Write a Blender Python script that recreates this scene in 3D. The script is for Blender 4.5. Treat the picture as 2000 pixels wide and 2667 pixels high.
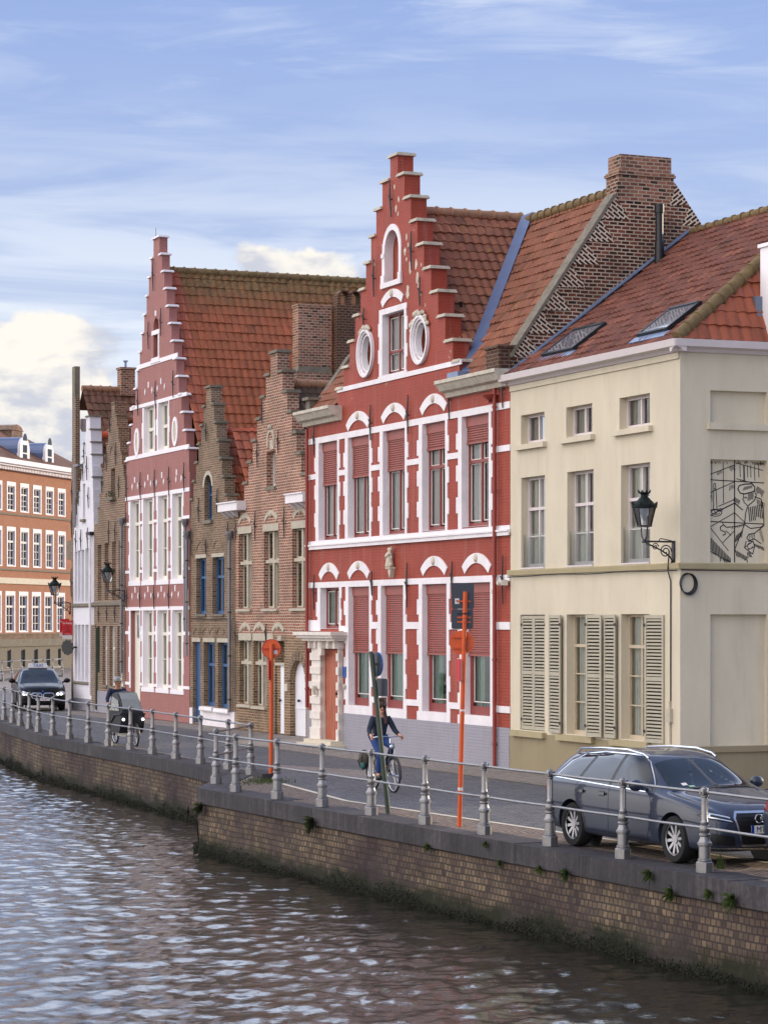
import bpy, bmesh, math, random
import numpy as np
from mathutils import Vector, Matrix
from mathutils.bvhtree import BVHTree
R = math.radians
random.seed(7)
S = bpy.context.scene
for o in list(bpy.data.objects): bpy.data.objects.remove(o)
COL = S.collection

# ------------------------------------------------------------------ camera
F, CX, HY, CH = 6400.0, 1000.0, 1620.0, 3.3        # focal length in px of a 2000x2667 frame, optical axis, horizon, eye height
cam = bpy.data.cameras.new('camera'); camo = bpy.data.objects.new('camera', cam); COL.objects.link(camo)
camo.location = (0, 0, CH); camo.rotation_euler = (R(90), 0, 0)
cam.sensor_fit = 'VERTICAL'; cam.sensor_height = 36; cam.lens = 36 * F / 2667
cam.shift_y = (HY - 1333.5) / 2667; cam.clip_start = .5; cam.clip_end = 3000
S.camera = camo
S.render.resolution_x = 767; S.render.resolution_y = 1024

# ------------------------------------------------------------------ world, sun, exposure
S.view_settings.view_transform = 'Standard'; S.view_settings.look = 'None'
S.view_settings.gamma = 1; S.view_settings.exposure = 0.6
SUN_AZ = R(60); SUN_EL = R(14)      # azimuth clockwise from +Y: low, behind the row of houses
w = bpy.data.worlds.new('World'); S.world = w; w.use_nodes = True
nt = w.node_tree; nt.nodes.clear()
def wn(t): return nt.nodes.new(t)
def wl(a, b): nt.links.new(a, b)
def wm(op, a, b=None, c=None, clamp=False):
    n = wn('ShaderNodeMath'); n.operation = op; n.use_clamp = clamp
    for i, v in enumerate((a, b, c)):
        if v is None: continue
        if isinstance(v, (int, float)): n.inputs[i].default_value = v
        else: wl(v, n.inputs[i])
    return n.outputs[0]
def smooth(v, lo, hi):
    n = wn('ShaderNodeMapRange'); n.interpolation_type = 'SMOOTHSTEP'
    wl(v, n.inputs[0]); n.inputs[1].default_value = lo; n.inputs[2].default_value = hi
    return n.outputs[0]
def wmix(f, a, b):
    n = wn('ShaderNodeMix'); n.data_type = 'RGBA'
    if isinstance(f, (int, float)): n.inputs[0].default_value = f
    else: wl(f, n.inputs[0])
    for i, v in ((6, a), (7, b)):
        if isinstance(v, tuple): n.inputs[i].default_value = v + (1,)
        else: wl(v, n.inputs[i])
    return n.outputs[2]
sky = wn('ShaderNodeTexSky'); sky.sky_type = 'NISHITA'; sky.sun_disc = False
sky.sun_elevation = SUN_EL; sky.sun_rotation = SUN_AZ; sky.air_density = 1.0; sky.dust_density = .6; sky.ozone_density = 3.0
tc = wn('ShaderNodeTexCoord'); sx = wn('ShaderNodeSeparateXYZ'); wl(tc.outputs['Generated'], sx.inputs[0])
X_, Y_, Z_ = sx.outputs
def noise(scale, sxyz, detail=6, rough=.55, dist=0., off=(0, 0, 0)):
    mp = wn('ShaderNodeMapping'); wl(tc.outputs['Generated'], mp.inputs[0]); mp.inputs[3].default_value = sxyz; mp.inputs[1].default_value = off
    n = wn('ShaderNodeTexNoise'); n.inputs['Scale'].default_value = scale; n.inputs['Detail'].default_value = detail
    n.inputs['Roughness'].default_value = rough; n.inputs['Distortion'].default_value = dist
    wl(mp.outputs[0], n.inputs[0]); return n.outputs[0]
# clear-air colour: saturated blue high, pale at the horizon, laid over the physical sky
el = smooth(Z_, -.02, .27)
clear = wmix(el, (.72, .79, .92), (.34, .465, .83))
base = wmix(.80, sky.outputs[0], clear)
hs = wn('ShaderNodeVectorMath'); hs.operation = 'SCALE'; wl(sky.outputs[0], hs.inputs[0]); hs.inputs[3].default_value = .08
base = wmix(.82, hs.outputs[0], clear)
# thin streaky cirrus
c1 = smooth(noise(9, (1, 1, 6.5), 8, .6, .6, (3, 1, .4)), .46, .74)
c1b = smooth(noise(3.1, (1, 1, 5), 4, .5, .3, (7, 2, 4)), .40, .62)
cir = wm('MULTIPLY', wm('MULTIPLY', c1, c1b), .6)
lowhaze = wm('MULTIPLY', smooth(noise(5, (1, 1, 9), 5, .6, .4, (1, 5, 2)), .38, .62), wm('SUBTRACT', 1., smooth(Z_, .11, .235)))
cir = wm('MAXIMUM', cir, wm('MULTIPLY', lowhaze, .8))
sk = wmix(cir, base, (.80, .86, .95))
# cumulus banks low over the horizon, thickest to the left
cn = noise(26, (1, 1, 1.5), 9, .55, .25, (0.35, 0, .3))
band = wm('MULTIPLY', smooth(Z_, .0, .05), wm('SUBTRACT', 1., smooth(Z_, .095, .155)))
left = wm('SUBTRACT', 1., smooth(X_, -.14, -.07))
band2 = wm('SUBTRACT', 1., smooth(wm('ABSOLUTE', wm('SUBTRACT', Z_, .139)), .006, .022))
mid = wm('SUBTRACT', 1., smooth(wm('ABSOLUTE', wm('ADD', X_, .035)), .010, .045))
cov = wm('MAXIMUM', wm('MULTIPLY', band, left), wm('MULTIPLY', band2, mid))
dens = smooth(wm('ADD', cn, wm('MULTIPLY', wm('SUBTRACT', cov, .5), .55)), .50, .62)
front = wm('MULTIPLY', smooth(Y_, .0, .4), cov)
dens = wm('MULTIPLY', dens, smooth(front, .02, .12))
shade = smooth(noise(34, (1, 1, 2.2), 6, .5, .2, (.35, 0, .33)), .40, .60)
ccol = wmix(shade, (.58, .60, .68), (.96, .91, .82))
sk = wmix(wm('MULTIPLY', dens, .93), sk, ccol)
# broad bright fill added to the unseen sky behind the camera to light the facades
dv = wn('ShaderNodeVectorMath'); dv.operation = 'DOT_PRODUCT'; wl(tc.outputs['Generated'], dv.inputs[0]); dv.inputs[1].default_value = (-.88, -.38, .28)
fill_glow = wm('MULTIPLY', smooth(dv.outputs['Value'], .30, .74), wm('ADD', .65, wm('MULTIPLY', smooth(noise(3.2, (1, 1, 2), 6, .55, .3), .42, .6), .35)))
high = wm('MULTIPLY', wm('MULTIPLY', smooth(Z_, .257, .33), smooth(Y_, -.1, .35)), wm('ADD', .55, wm('MULTIPLY', smooth(noise(2.6, (1, 1, 1.4), 6, .55, .4, (5, 3, 1)), .42, .58), .45)))  # unseen bright band added just above the view for light flecks on the water
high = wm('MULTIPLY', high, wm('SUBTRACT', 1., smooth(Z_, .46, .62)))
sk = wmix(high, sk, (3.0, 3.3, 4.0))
sk = wmix(fill_glow, sk, (2.75, 2.56, 2.46))
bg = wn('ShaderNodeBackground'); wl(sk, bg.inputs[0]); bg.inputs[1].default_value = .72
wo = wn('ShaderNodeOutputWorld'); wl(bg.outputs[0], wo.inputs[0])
sd = bpy.data.lights.new('sun', 'SUN'); sd.energy = 2.6; sd.angle = R(.5); sd.color = (1, .80, .55)
so = bpy.data.objects.new('sun', sd); COL.objects.link(so)
tosun = Vector((math.sin(SUN_AZ) * math.cos(SUN_EL), math.cos(SUN_AZ) * math.cos(SUN_EL), math.sin(SUN_EL)))
so.rotation_euler = tosun.to_track_quat('Z', 'Y').to_euler(); so.location = tosun * 60

# ------------------------------------------------------------------ materials
def lin(c):
    return tuple(((v / 255) / 12.92 if v / 255 <= .04045 else ((v / 255 + .055) / 1.055) ** 2.4) for v in c)
MATS = {}
class NT:
    def __init__(s, name):
        s.m = bpy.data.materials.new(name); s.m.use_nodes = True; s.t = s.m.node_tree
        s.b = s.t.nodes['Principled BSDF']; s.uvn = None; MATS[name] = s.m
    def n(s, t, **k):
        x = s.t.nodes.new(t)
        for a, v in k.items(): setattr(x, a, v)
        return x
    def l(s, a, b): s.t.links.new(a, b)
    def setin(s, sock, v):
        if isinstance(v, (int, float)): sock.default_value = v
        elif isinstance(v, tuple): sock.default_value = (v + (1,)) if len(v) == 3 and len(sock.default_value) == 4 else v
        else: s.l(v, sock)
    def math(s, op, a, b=0., clamp=False):
        x = s.n('ShaderNodeMath', operation=op, use_clamp=clamp); s.setin(x.inputs[0], a); s.setin(x.inputs[1], b); return x.outputs[0]
    def mix(s, f, a, b, bt='MIX'):
        x = s.n('ShaderNodeMix', data_type='RGBA', blend_type=bt); s.setin(x.inputs[0], f); s.setin(x.inputs[6], a); s.setin(x.inputs[7], b); return x.outputs[2]
    def uv(s, scale=(1, 1, 1), rot=0, off=(0, 0, 0)):
        if s.uvn is None: s.uvn = s.n('ShaderNodeTexCoord')
        mp = s.n('ShaderNodeMapping'); s.l(s.uvn.outputs['UV'], mp.inputs[0]); mp.inputs[3].default_value = scale; mp.inputs[2].default_value = (0, 0, rot); mp.inputs[1].default_value = off
        return mp.outputs[0]
    def ob(s, scale=(1, 1, 1)):
        if s.uvn is None: s.uvn = s.n('ShaderNodeTexCoord')
        mp = s.n('ShaderNodeMapping'); s.l(s.uvn.outputs['Object'], mp.inputs[0]); mp.inputs[3].default_value = scale
        return mp.outputs[0]
    def noise(s, vec, scale, detail=4, rough=.55, dist=0.):
        x = s.n('ShaderNodeTexNoise'); s.l(vec, x.inputs[0]); x.inputs['Scale'].default_value = scale
        x.inputs['Detail'].default_value = detail; x.inputs['Roughness'].default_value = rough; x.inputs['Distortion'].default_value = dist
        return x.outputs[0]
    def ramp(s, f, *st):
        x = s.n('ShaderNodeValToRGB'); e = x.color_ramp.elements
        while len(e) < len(st): e.new(.5)
        for i, (p, c) in enumerate(st):
            e[i].position = p; e[i].color = (c + (1,)) if isinstance(c, tuple) else (c, c, c, 1)
        s.l(f, x.inputs[0]); return x.outputs[0]
    def bump(s, h, dist=.01, strength=1., prev=None):
        x = s.n('ShaderNodeBump'); x.inputs['Distance'].default_value = dist; x.inputs['Strength'].default_value = strength
        s.l(h, x.inputs['Height'])
        if prev is not None: s.l(prev, x.inputs['Normal'])
        return x.outputs[0]
    def fin(s, col=None, rough=None, normal=None, metal=None, spec=None, coat=None):
        for k, v in (('Base Color', col), ('Roughness', rough), ('Normal', normal), ('Metallic', metal), ('Specular IOR Level', spec), ('Coat Weight', coat)):
            if v is not None: s.setin(s.b.inputs[k], v)
        return s.m
def scl(c, k): return tuple(v * k for v in c)

def plain(name, rgb, rough=.6, var=.10, nscale=3., bump=.0, metal=0., spec=.5, coat=None, linear=False):
    m = NT(name); c = rgb if linear else lin(rgb)
    n = m.noise(m.ob(), nscale, 5, .6)
    n2 = m.noise(m.ob(), nscale * 9, 3, .6)
    f = m.math('ADD', m.math('MULTIPLY', n, .7), m.math('MULTIPLY', n2, .3))
    col = m.ramp(f, (.3, scl(c, 1 - var * 1.4)), (.7, scl(c, 1 + var)))
    nrm = m.bump(n2, bump) if bump else None
    return m.fin(col, rough, nrm, metal, spec, coat)

def bricks(m, vec, bw, bh, mortar=.012, off=.5, smooth_=.1):
    x = m.n('ShaderNodeTexBrick', offset=off); m.l(vec, x.inputs[0]); x.inputs['Scale'].default_value = 1
    x.inputs['Brick Width'].default_value = bw; x.inputs['Row Height'].default_value = bh; x.inputs['Mortar Size'].default_value = mortar
    x.inputs['Mortar Smooth'].default_value = smooth_
    return x

def painted_brick(name, rgb, wear=0., var=.12):
    """brick wall under paint: the joints show as relief, the colour is the paint with weathering"""
    m = NT(name); c = lin(rgb)
    x = bricks(m, m.uv(), .21, .072, .009, .5, .4); x.inputs['Color1'].default_value = (.42, .42, .42, 1); x.inputs['Color2'].default_value = (.58, .58, .58, 1); x.inputs['Mortar'].default_value = (.5, .5, .5, 1)
    n = m.noise(m.ob(), 1.1, 6, .6); n2 = m.noise(m.ob((1, 1, .25)), 5, 5, .65)
    f = m.math('ADD', m.math('MULTIPLY', n, .5), m.math('MULTIPLY', n2, .3))
    f = m.math('ADD', f, m.math('MULTIPLY', x.outputs[0], .22))
    col = m.ramp(f, (.36, scl(c, 1 - var * 1.5)), (.66, scl(c, 1 + var)))
    fs = m.noise(m.ob((2.2, 2.2, .16)), 1.4, 7, .7); col = m.mix(m.ramp(fs, (.54, 0.), (.76, .42 if max(rgb) < 200 else .10)), col, m.mix(.45, c, (.62, .52, .48)))
    gd = m.noise(m.ob((1.4, 1.4, .3)), 2.2, 7, .7); col = m.mix(m.ramp(gd, (.56, 0.), (.80, .52 if max(rgb) < 200 else .26)), col, scl(c, .55))
    if wear:
        p = m.noise(m.ob((1, 1, .8)), 2.3, 9, .68, .4)
        k = m.ramp(p, (.665 - wear, 0.), (.675 - wear, 1.))
        col = m.mix(k, col, m.ramp(n2, (.35, lin((150, 120, 100))), (.65, lin((214, 198, 178)))))
    h = m.math('SUBTRACT', m.math('MULTIPLY', n2, .35), m.math('MULTIPLY', x.outputs[1], 1.))
    return m.fin(col, .62, m.bump(h, .012, .8), spec=.35)

def raw_brick(name, cols, mortar, bw=.20, bh=.066, ms=.011, dirt=.35, grime=(60, 52, 44), bumpd=.012, rot=0, big=.9):
    m = NT(name)
    vec0 = m.uv(rot=rot)
    # small wobble so courses are not ruler straight
    wob = m.n('ShaderNodeTexNoise'); m.l(m.uv(), wob.inputs[0]); wob.inputs['Scale'].default_value = 1.7
    vm = m.n('ShaderNodeVectorMath', operation='MULTIPLY_ADD'); m.l(wob.outputs['Color'], vm.inputs[0]); vm.inputs[1].default_value = (.05, .04, 0); m.l(vec0, vm.inputs[2])
    vec = vm.outputs[0]
    x = bricks(m, vec, bw, bh, ms); x.inputs['Color1'].default_value = (0, 0, 0, 1); x.inputs['Color2'].default_value = (1, 1, 1, 1); x.inputs['Mortar'].default_value = (.5, .5, .5, 1)
    st = [((i + .5) / len(cols) if False else i / (len(cols) - 1), lin(c)) for i, c in enumerate(cols)]
    col = m.ramp(x.outputs[0], *st)
    n = m.noise(m.ob(), big, 6, .62); n2 = m.noise(m.ob(), 11, 4, .6)
    col = m.mix(m.math('MULTIPLY', n2, .30), col, lin(cols[0]))
    col = m.mix(x.outputs[1], col, lin(mortar))
    g = m.ramp(n, (.42, 0.), (.66, dirt))
    col = m.mix(g, col, lin(grime))
    h = m.math('SUBTRACT', m.math('MULTIPLY', n2, .4), x.outputs[1])
    return m.fin(col, .85, m.bump(h, bumpd, .9), spec=.25)

def tiles(name, cols, moss=0., mosscol=(120, 112, 60), vmoss=None, rough=.75, dark=.4):
    """uv is in tile units: one integer cell per tile"""
    m = NT(name)
    fl = m.n('ShaderNodeVectorMath', operation='FLOOR'); m.l(m.uv(), fl.inputs[0])
    wnz = m.n('ShaderNodeTexWhiteNoise', noise_dimensions='2D'); m.l(fl.outputs[0], wnz.inputs[0])
    n = m.noise(m.ob(), .9, 6, .6); n2 = m.noise(m.ob(), 9, 5, .65)
    f = m.math('ADD', m.math('MULTIPLY', wnz.outputs[0], .45), m.math('MULTIPLY', n, .55))
    col = m.ramp(f, *[(.22 + .56 * i / (len(cols) - 1), lin(c)) for i, c in enumerate(cols)])
    col = m.mix(m.ramp(n2, (.5, 0.), (.75, dark)), col, scl(lin(cols[0]), .45))
    if moss:
        k = m.ramp(m.noise(m.ob(), 2.2, 7, .7), (.62 - moss, 0.), (.72 - moss * .5, 1.))
        if vmoss:
            sv = m.n('ShaderNodeSeparateXYZ'); m.l(m.uv(), sv.inputs[0])
            k = m.math('MULTIPLY', m.ramp(m.noise(m.ob(), 6, 5, .7), (.25, .35), (.6, 1.)), m.ramp(m.math('DIVIDE', sv.outputs[1], vmoss), (.82, 0.), (.97, 1.)))
        col = m.mix(k, col, m.ramp(n2, (.35, lin(scl(mosscol, .6))), (.65, lin(mosscol))))
    return m.fin(col, rough, m.bump(n2, .004, .5), spec=.18)

painted_brick('paint_red', (154, 66, 49), .0, .13)
painted_brick('paint_red_worn', (154, 66, 49), .018, .14)
painted_brick('paint_pink', (158, 105, 99), 0., .06)
painted_brick('paint_white_brick', (226, 224, 232), 0., .03)
painted_brick('paint_grey', (150, 148, 158), 0., .06)
plain('trim_white', (229, 224, 227), .55, .10, 2.2, .003)
plain('trim_bright', (236, 232, 236), .5, .02, 2)
plain('coping_worn', (196, 188, 172), .75, .22, 6, .006)
plain('coping_grey', (120, 112, 98), .85, .25, 6, .008)
plain('stone_light', (180, 172, 155), .8, .14, 5, .006)
plain('stone_cream', (205, 196, 176), .8, .10, 5, .006)
plain('stone_door', (222, 214, 205), .7, .12, 6, .005)
def cream():
    for nm, c in (('render_cream', (206, 196, 174)), ('render_plinth', (146, 134, 108)), ('render_band', (168, 156, 124))):
        m = NT(nm); c = lin(c)
        n = m.noise(m.ob((1, 1, .35)), 1.3, 7, .62); n2 = m.noise(m.ob(), 60, 3, .6)
        col = m.ramp(n, (.3, scl(c, .90)), (.7, scl(c, 1.05)))
        st = m.noise(m.ob((1.3, 1.3, .2)), 2.0, 7, .72)
        col = m.mix(m.ramp(st, (.53, 0.), (.76, .36)), col, scl(c, .60))
        pz = m.noise(m.ob(), .55, 8, .7, .5); col = m.mix(m.ramp(pz, (.56, 0.), (.64, .22)), col, scl(c, 1.12))
        m.fin(col, .8, m.bump(n2, .003, .7), spec=.25)
cream()
raw_brick('brick_a', [(104, 66, 54), (152, 92, 76), (140, 80, 66), (172, 118, 96)], (196, 176, 156), .19, .082, .014, .45, (92, 80, 66))
raw_brick('brick_a_base', [(92, 66, 52), (130, 92, 70), (150, 118, 90), (110, 78, 60)], (168, 152, 128), .19, .078, .014, .6, (70, 62, 48))
raw_brick('brick_b', [(88, 68, 56), (124, 98, 80), (142, 114, 94), (106, 78, 64)], (156, 140, 120), .18, .072, .013, .55, (84, 74, 58))
raw_brick('brick_tumbled', [(40, 28, 26), (104, 56, 44), (62, 40, 36), (30, 26, 26)], (214, 198, 176), .21, .085, .018, .25, (44, 34, 30))
raw_brick('brick_gable_end', [(44, 30, 26), (112, 60, 46), (140, 80, 60), (32, 27, 27)], (196, 178, 156), .21, .084, .014, .5, (44, 34, 30))
raw_brick('brick_chimney', [(54, 40, 36), (150, 92, 72), (170, 116, 94), (120, 76, 62)], (176, 158, 138), .21, .084, .014, .3, (70, 60, 54))
raw_brick('brick_chimney_dark', [(70, 46, 38), (98, 64, 50), (86, 58, 46)], (128, 108, 92), .21, .084, .012, .45, (52, 42, 36))
raw_brick('brick_narrow', [(96, 78, 66), (128, 104, 86), (118, 78, 64), (142, 120, 98)], (164, 148, 130), .2, .08, .013, .45, (88, 78, 64))
raw_brick('brick_orange', [(160, 106, 82), (178, 124, 96), (168, 114, 88)], (176, 140, 116), .22, .07, .010, .12, (120, 80, 56))
raw_brick('brick_quay', [(66, 56, 50), (118, 102, 84), (94, 80, 68), (132, 114, 90), (108, 94, 78), (82, 70, 62)], (62, 54, 48), .12, .10, .012, .9, (48, 36, 42), .022, 0, .45)
def algae():
    m = MATS['brick_quay']; t = m.node_tree; b = t.nodes['Principled BSDF']; src = b.inputs['Base Color'].links[0].from_socket
    tc_ = t.nodes.new('ShaderNodeTexCoord'); sp = t.nodes.new('ShaderNodeSeparateXYZ'); t.links.new(tc_.outputs['Object'], sp.inputs[0])
    nz = t.nodes.new('ShaderNodeTexNoise'); t.links.new(tc_.outputs['Object'], nz.inputs[0]); nz.inputs['Scale'].default_value = 1.6; nz.inputs['Detail'].default_value = 8; nz.inputs['Roughness'].default_value = .7
    ad = t.nodes.new('ShaderNodeMath'); ad.operation = 'MULTIPLY_ADD'; t.links.new(nz.outputs[0], ad.inputs[0]); ad.inputs[1].default_value = -.75; t.links.new(sp.outputs[2], ad.inputs[2])
    mr = t.nodes.new('ShaderNodeMapRange'); t.links.new(ad.outputs[0], mr.inputs[0]); mr.inputs[1].default_value = -1.46; mr.inputs[2].default_value = -1.24; mr.inputs[3].default_value = 1; mr.inputs[4].default_value = 0
    mx = t.nodes.new('ShaderNodeMix'); mx.data_type = 'RGBA'; t.links.new(mr.outputs[0], mx.inputs[0]); t.links.new(src, mx.inputs[6]); mx.inputs[7].default_value = lin((34, 36, 22)) + (1,)
    n2 = t.nodes.new('ShaderNodeTexNoise'); t.links.new(tc_.outputs['Object'], n2.inputs[0]); n2.inputs['Scale'].default_value = .7; n2.inputs['Detail'].default_value = 9; n2.inputs['Roughness'].default_value = .75
    r2 = t.nodes.new('ShaderNodeMapRange'); t.links.new(n2.outputs[0], r2.inputs[0]); r2.inputs[1].default_value = .50; r2.inputs[2].default_value = .62; r2.inputs[4].default_value = .8
    m3 = t.nodes.new('ShaderNodeMix'); m3.data_type = 'RGBA'; t.links.new(r2.outputs[0], m3.inputs[0]); t.links.new(mx.outputs[2], m3.inputs[6]); m3.inputs[7].default_value = lin((60, 52, 52)) + (1,)
    t.links.new(m3.outputs[2], b.inputs['Base Color'])
algae()
tiles('tile_brown', [(106, 72, 58), (136, 88, 68), (124, 82, 66), (150, 96, 72)], .02, (150, 120, 70), None)
tiles('tile_pink_house', [(120, 74, 54), (152, 88, 62), (140, 84, 60), (168, 94, 64)], .05, (128, 108, 72), 24.)
tiles('tile_new', [(128, 74, 56), (156, 88, 64), (142, 80, 60)], 0, rough=.4, dark=.12)
tiles('tile_cream_house', [(84, 56, 50), (120, 76, 62), (104, 66, 58), (142, 90, 70)], .03, (110, 90, 70))
tiles('tile_dark', [(60, 52, 46), (82, 68, 58), (74, 62, 54)], 0)
tiles('tile_old', [(78, 58, 48), (112, 78, 62), (96, 70, 58)], .06, (90, 84, 60))
plain('ridge_old', (150, 112, 86), .8, .3, 5, .006)
plain('ridge_mossy', (118, 98, 66), .9, .35, 6, .01)
plain('ridge_new', (196, 90, 54), .45, .12, 4)
plain('zinc', (118, 136, 166), .45, .14, 3, .003, metal=.25)
plain('zinc_blue', (92, 108, 142), .4, .08, 2, metal=.2)
plain('lead', (112, 122, 140), .5, .15, 5, .004, metal=.2)
plain('pipe_zinc', (128, 126, 132), .5, .12, 4, metal=.3)
plain('pipe_red', (140, 56, 46), .5, .08, 4)
plain('iron', (34, 30, 36), .5, .2, 8)
plain('iron_green', (10, 24, 22), .6, .2, 8, spec=.25)
plain('black', (16, 16, 18), .45, .15, 5)
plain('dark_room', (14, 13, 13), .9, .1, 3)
plain('shutter_roll', (150, 82, 74), .5, .08, 4)
plain('frame_red', (126, 46, 40), .4, .08, 4)
plain('frame_white', (222, 216, 210), .4, .05, 4)
plain('frame_ivory', (226, 220, 206), .45, .04, 4)
plain('frame_taupe', (186, 172, 148), .45, .06, 4)
plain('frame_mauve', (206, 196, 196), .45, .05, 4)
plain('frame_blue', (40, 84, 132), .4, .1, 4)
plain('louvre', (172, 165, 146), .5, .08, 4)
plain('door_white', (226, 226, 232), .45, .05, 3)
plain('plaster_old', (112, 104, 92), .95, .35, 3, .02)
def wood_door():
    m = NT('wood_door'); v = m.uv((1, .12, 1))
    n = m.noise(v, 14, 6, .6, .3); n2 = m.noise(m.uv((1, .3, 1)), 2, 4)
    f = m.math('ADD', m.math('MULTIPLY', n, .5), m.math('MULTIPLY', n2, .5))
    m.fin(m.ramp(f, (.3, lin((130, 62, 42))), (.7, lin((190, 108, 76)))), .5, m.bump(n, .003, .5))
wood_door()
def curtain(name, c, s=9.):
    m = NT(name); c = lin(c)
    x = m.n('ShaderNodeTexWave', wave_type='BANDS', bands_direction='X'); m.l(m.uv(), x.inputs[0]); x.inputs['Scale'].default_value = s; x.inputs['Distortion'].default_value = 1.2; x.inputs['Detail'].default_value = 2
    m.fin(m.ramp(m.noise(m.uv((9, .4, 1)), 1.5, 3), (.3, scl(c, .78)), (.7, scl(c, 1.05))), .9, m.bump(x.outputs[1], .03, .6))
curtain('curtain_white', (236, 230, 222)); curtain('curtain_green', (140, 176, 148)); curtain('curtain_dim', (196, 186, 170)); curtain('curtain_cream', (238, 232, 216))
def glass(name, refl=.35, tint=(.86, .92, .95), rough=.02, wob=.002, kf=1.15):
    m = NT(name); t = m.t
    tr = m.n('ShaderNodeBsdfTransparent'); tr.inputs[0].default_value = tint + (1,)
    gl = m.n('ShaderNodeBsdfGlossy'); gl.inputs['Roughness'].default_value = rough
    n = m.noise(m.ob(), 2.2, 3, .5); b = m.bump(n, wob, 1.); m.l(b, gl.inputs['Normal'])
    fr = m.n('ShaderNodeFresnel'); fr.inputs[0].default_value = 1.5
    f = m.math('ADD', m.math('MULTIPLY', fr.outputs[0], kf), refl * .35, True)
    mx = m.n('ShaderNodeMixShader'); m.l(f, mx.inputs[0]); m.l(tr.outputs[0], mx.inputs[1]); m.l(gl.outputs[0], mx.inputs[2])
    m.l(mx.outputs[0], t.nodes['Material Output'].inputs[0])
glass('glass', .22); glass('glass_clear', .0, (.88, .92, .92), .02, .0, .9); glass('glass_lamp', .15, (.9, .93, .95), .05, 0)
m_ = NT('car_glass'); m_.fin((.012, .017, .022), .03, None, 0., .45)
m_ = NT('roof_glass'); m_.fin((.20, .21, .25), .06, None, 0., .8, 1.)
def carpaint(name, c, metal=.55, rough=.28):
    m = NT(name); n = m.noise(m.ob(), 700, 1); c = lin(c)
    m.fin(m.ramp(n, (.35, scl(c, .92)), (.65, scl(c, 1.06))), rough, None, metal, .2, .7 if metal == 0. and rough > .42 else .15); m.b.inputs['Coat Roughness'].default_value = .03
carpaint('car_grey', (46, 52, 68), .0, .45); carpaint('car_black', (9, 10, 14), .0, .4)
plain('rubber', (22, 22, 23), .85, .15, 8)
plain('alloy', (176, 176, 180), .3, .06, 6, metal=.85)
plain('chrome', (205, 208, 214), .18, .04, 6, metal=.95)
plain('plastic_dark', (24, 25, 27), .5, .1, 6)
plain('lamp_glass', (200, 206, 214), .12, .05, 6, metal=.5)
plain('lamp_red', (120, 14, 16), .15, .05, 6)
plain('plate_white', (224, 226, 232), .4, .03, 6)
plain('plate_blue', (30, 60, 150), .4, .03, 6)
plain('silver_paint', (140, 138, 138), .36, .18, 7, .003, metal=.8)
plain('sign_orange', (206, 84, 30), .45, .10, 4)
plain('sign_back', (44, 50, 64), .4, .1, 5)
plain('sign_blue', (34, 84, 150), .4, .05, 5)
plain('sign_red', (188, 32, 36), .4, .05, 5)
plain('sticker', (214, 210, 206), .5, .06, 9)
plain('pole_green', (62, 74, 60), .55, .14, 5)
plain('skin', (206, 150, 124), .55, .05, 8)
plain('skin_tan', (176, 124, 100), .55, .05, 8)
plain('hair', (66, 44, 34), .6, .2, 20)
plain('jacket', (30, 40, 56), .85, .15, 10, .003)
plain('jacket_navy', (22, 30, 62), .8, .15, 10, .003)
plain('jeans', (34, 62, 118), .85, .18, 12, .003)
plain('bag', (70, 64, 58), .85, .2, 10, .003)
plain('bag_teal', (36, 84, 84), .7, .15, 10)
plain('helmet', (140, 142, 140), .35, .1, 8)
plain('tent_dark', (26, 28, 36), .6, .15, 6)
plain('tent_window', (128, 132, 130), .25, .12, 5)
plain('white_plastic', (214, 208, 196), .4, .05, 6)
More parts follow.
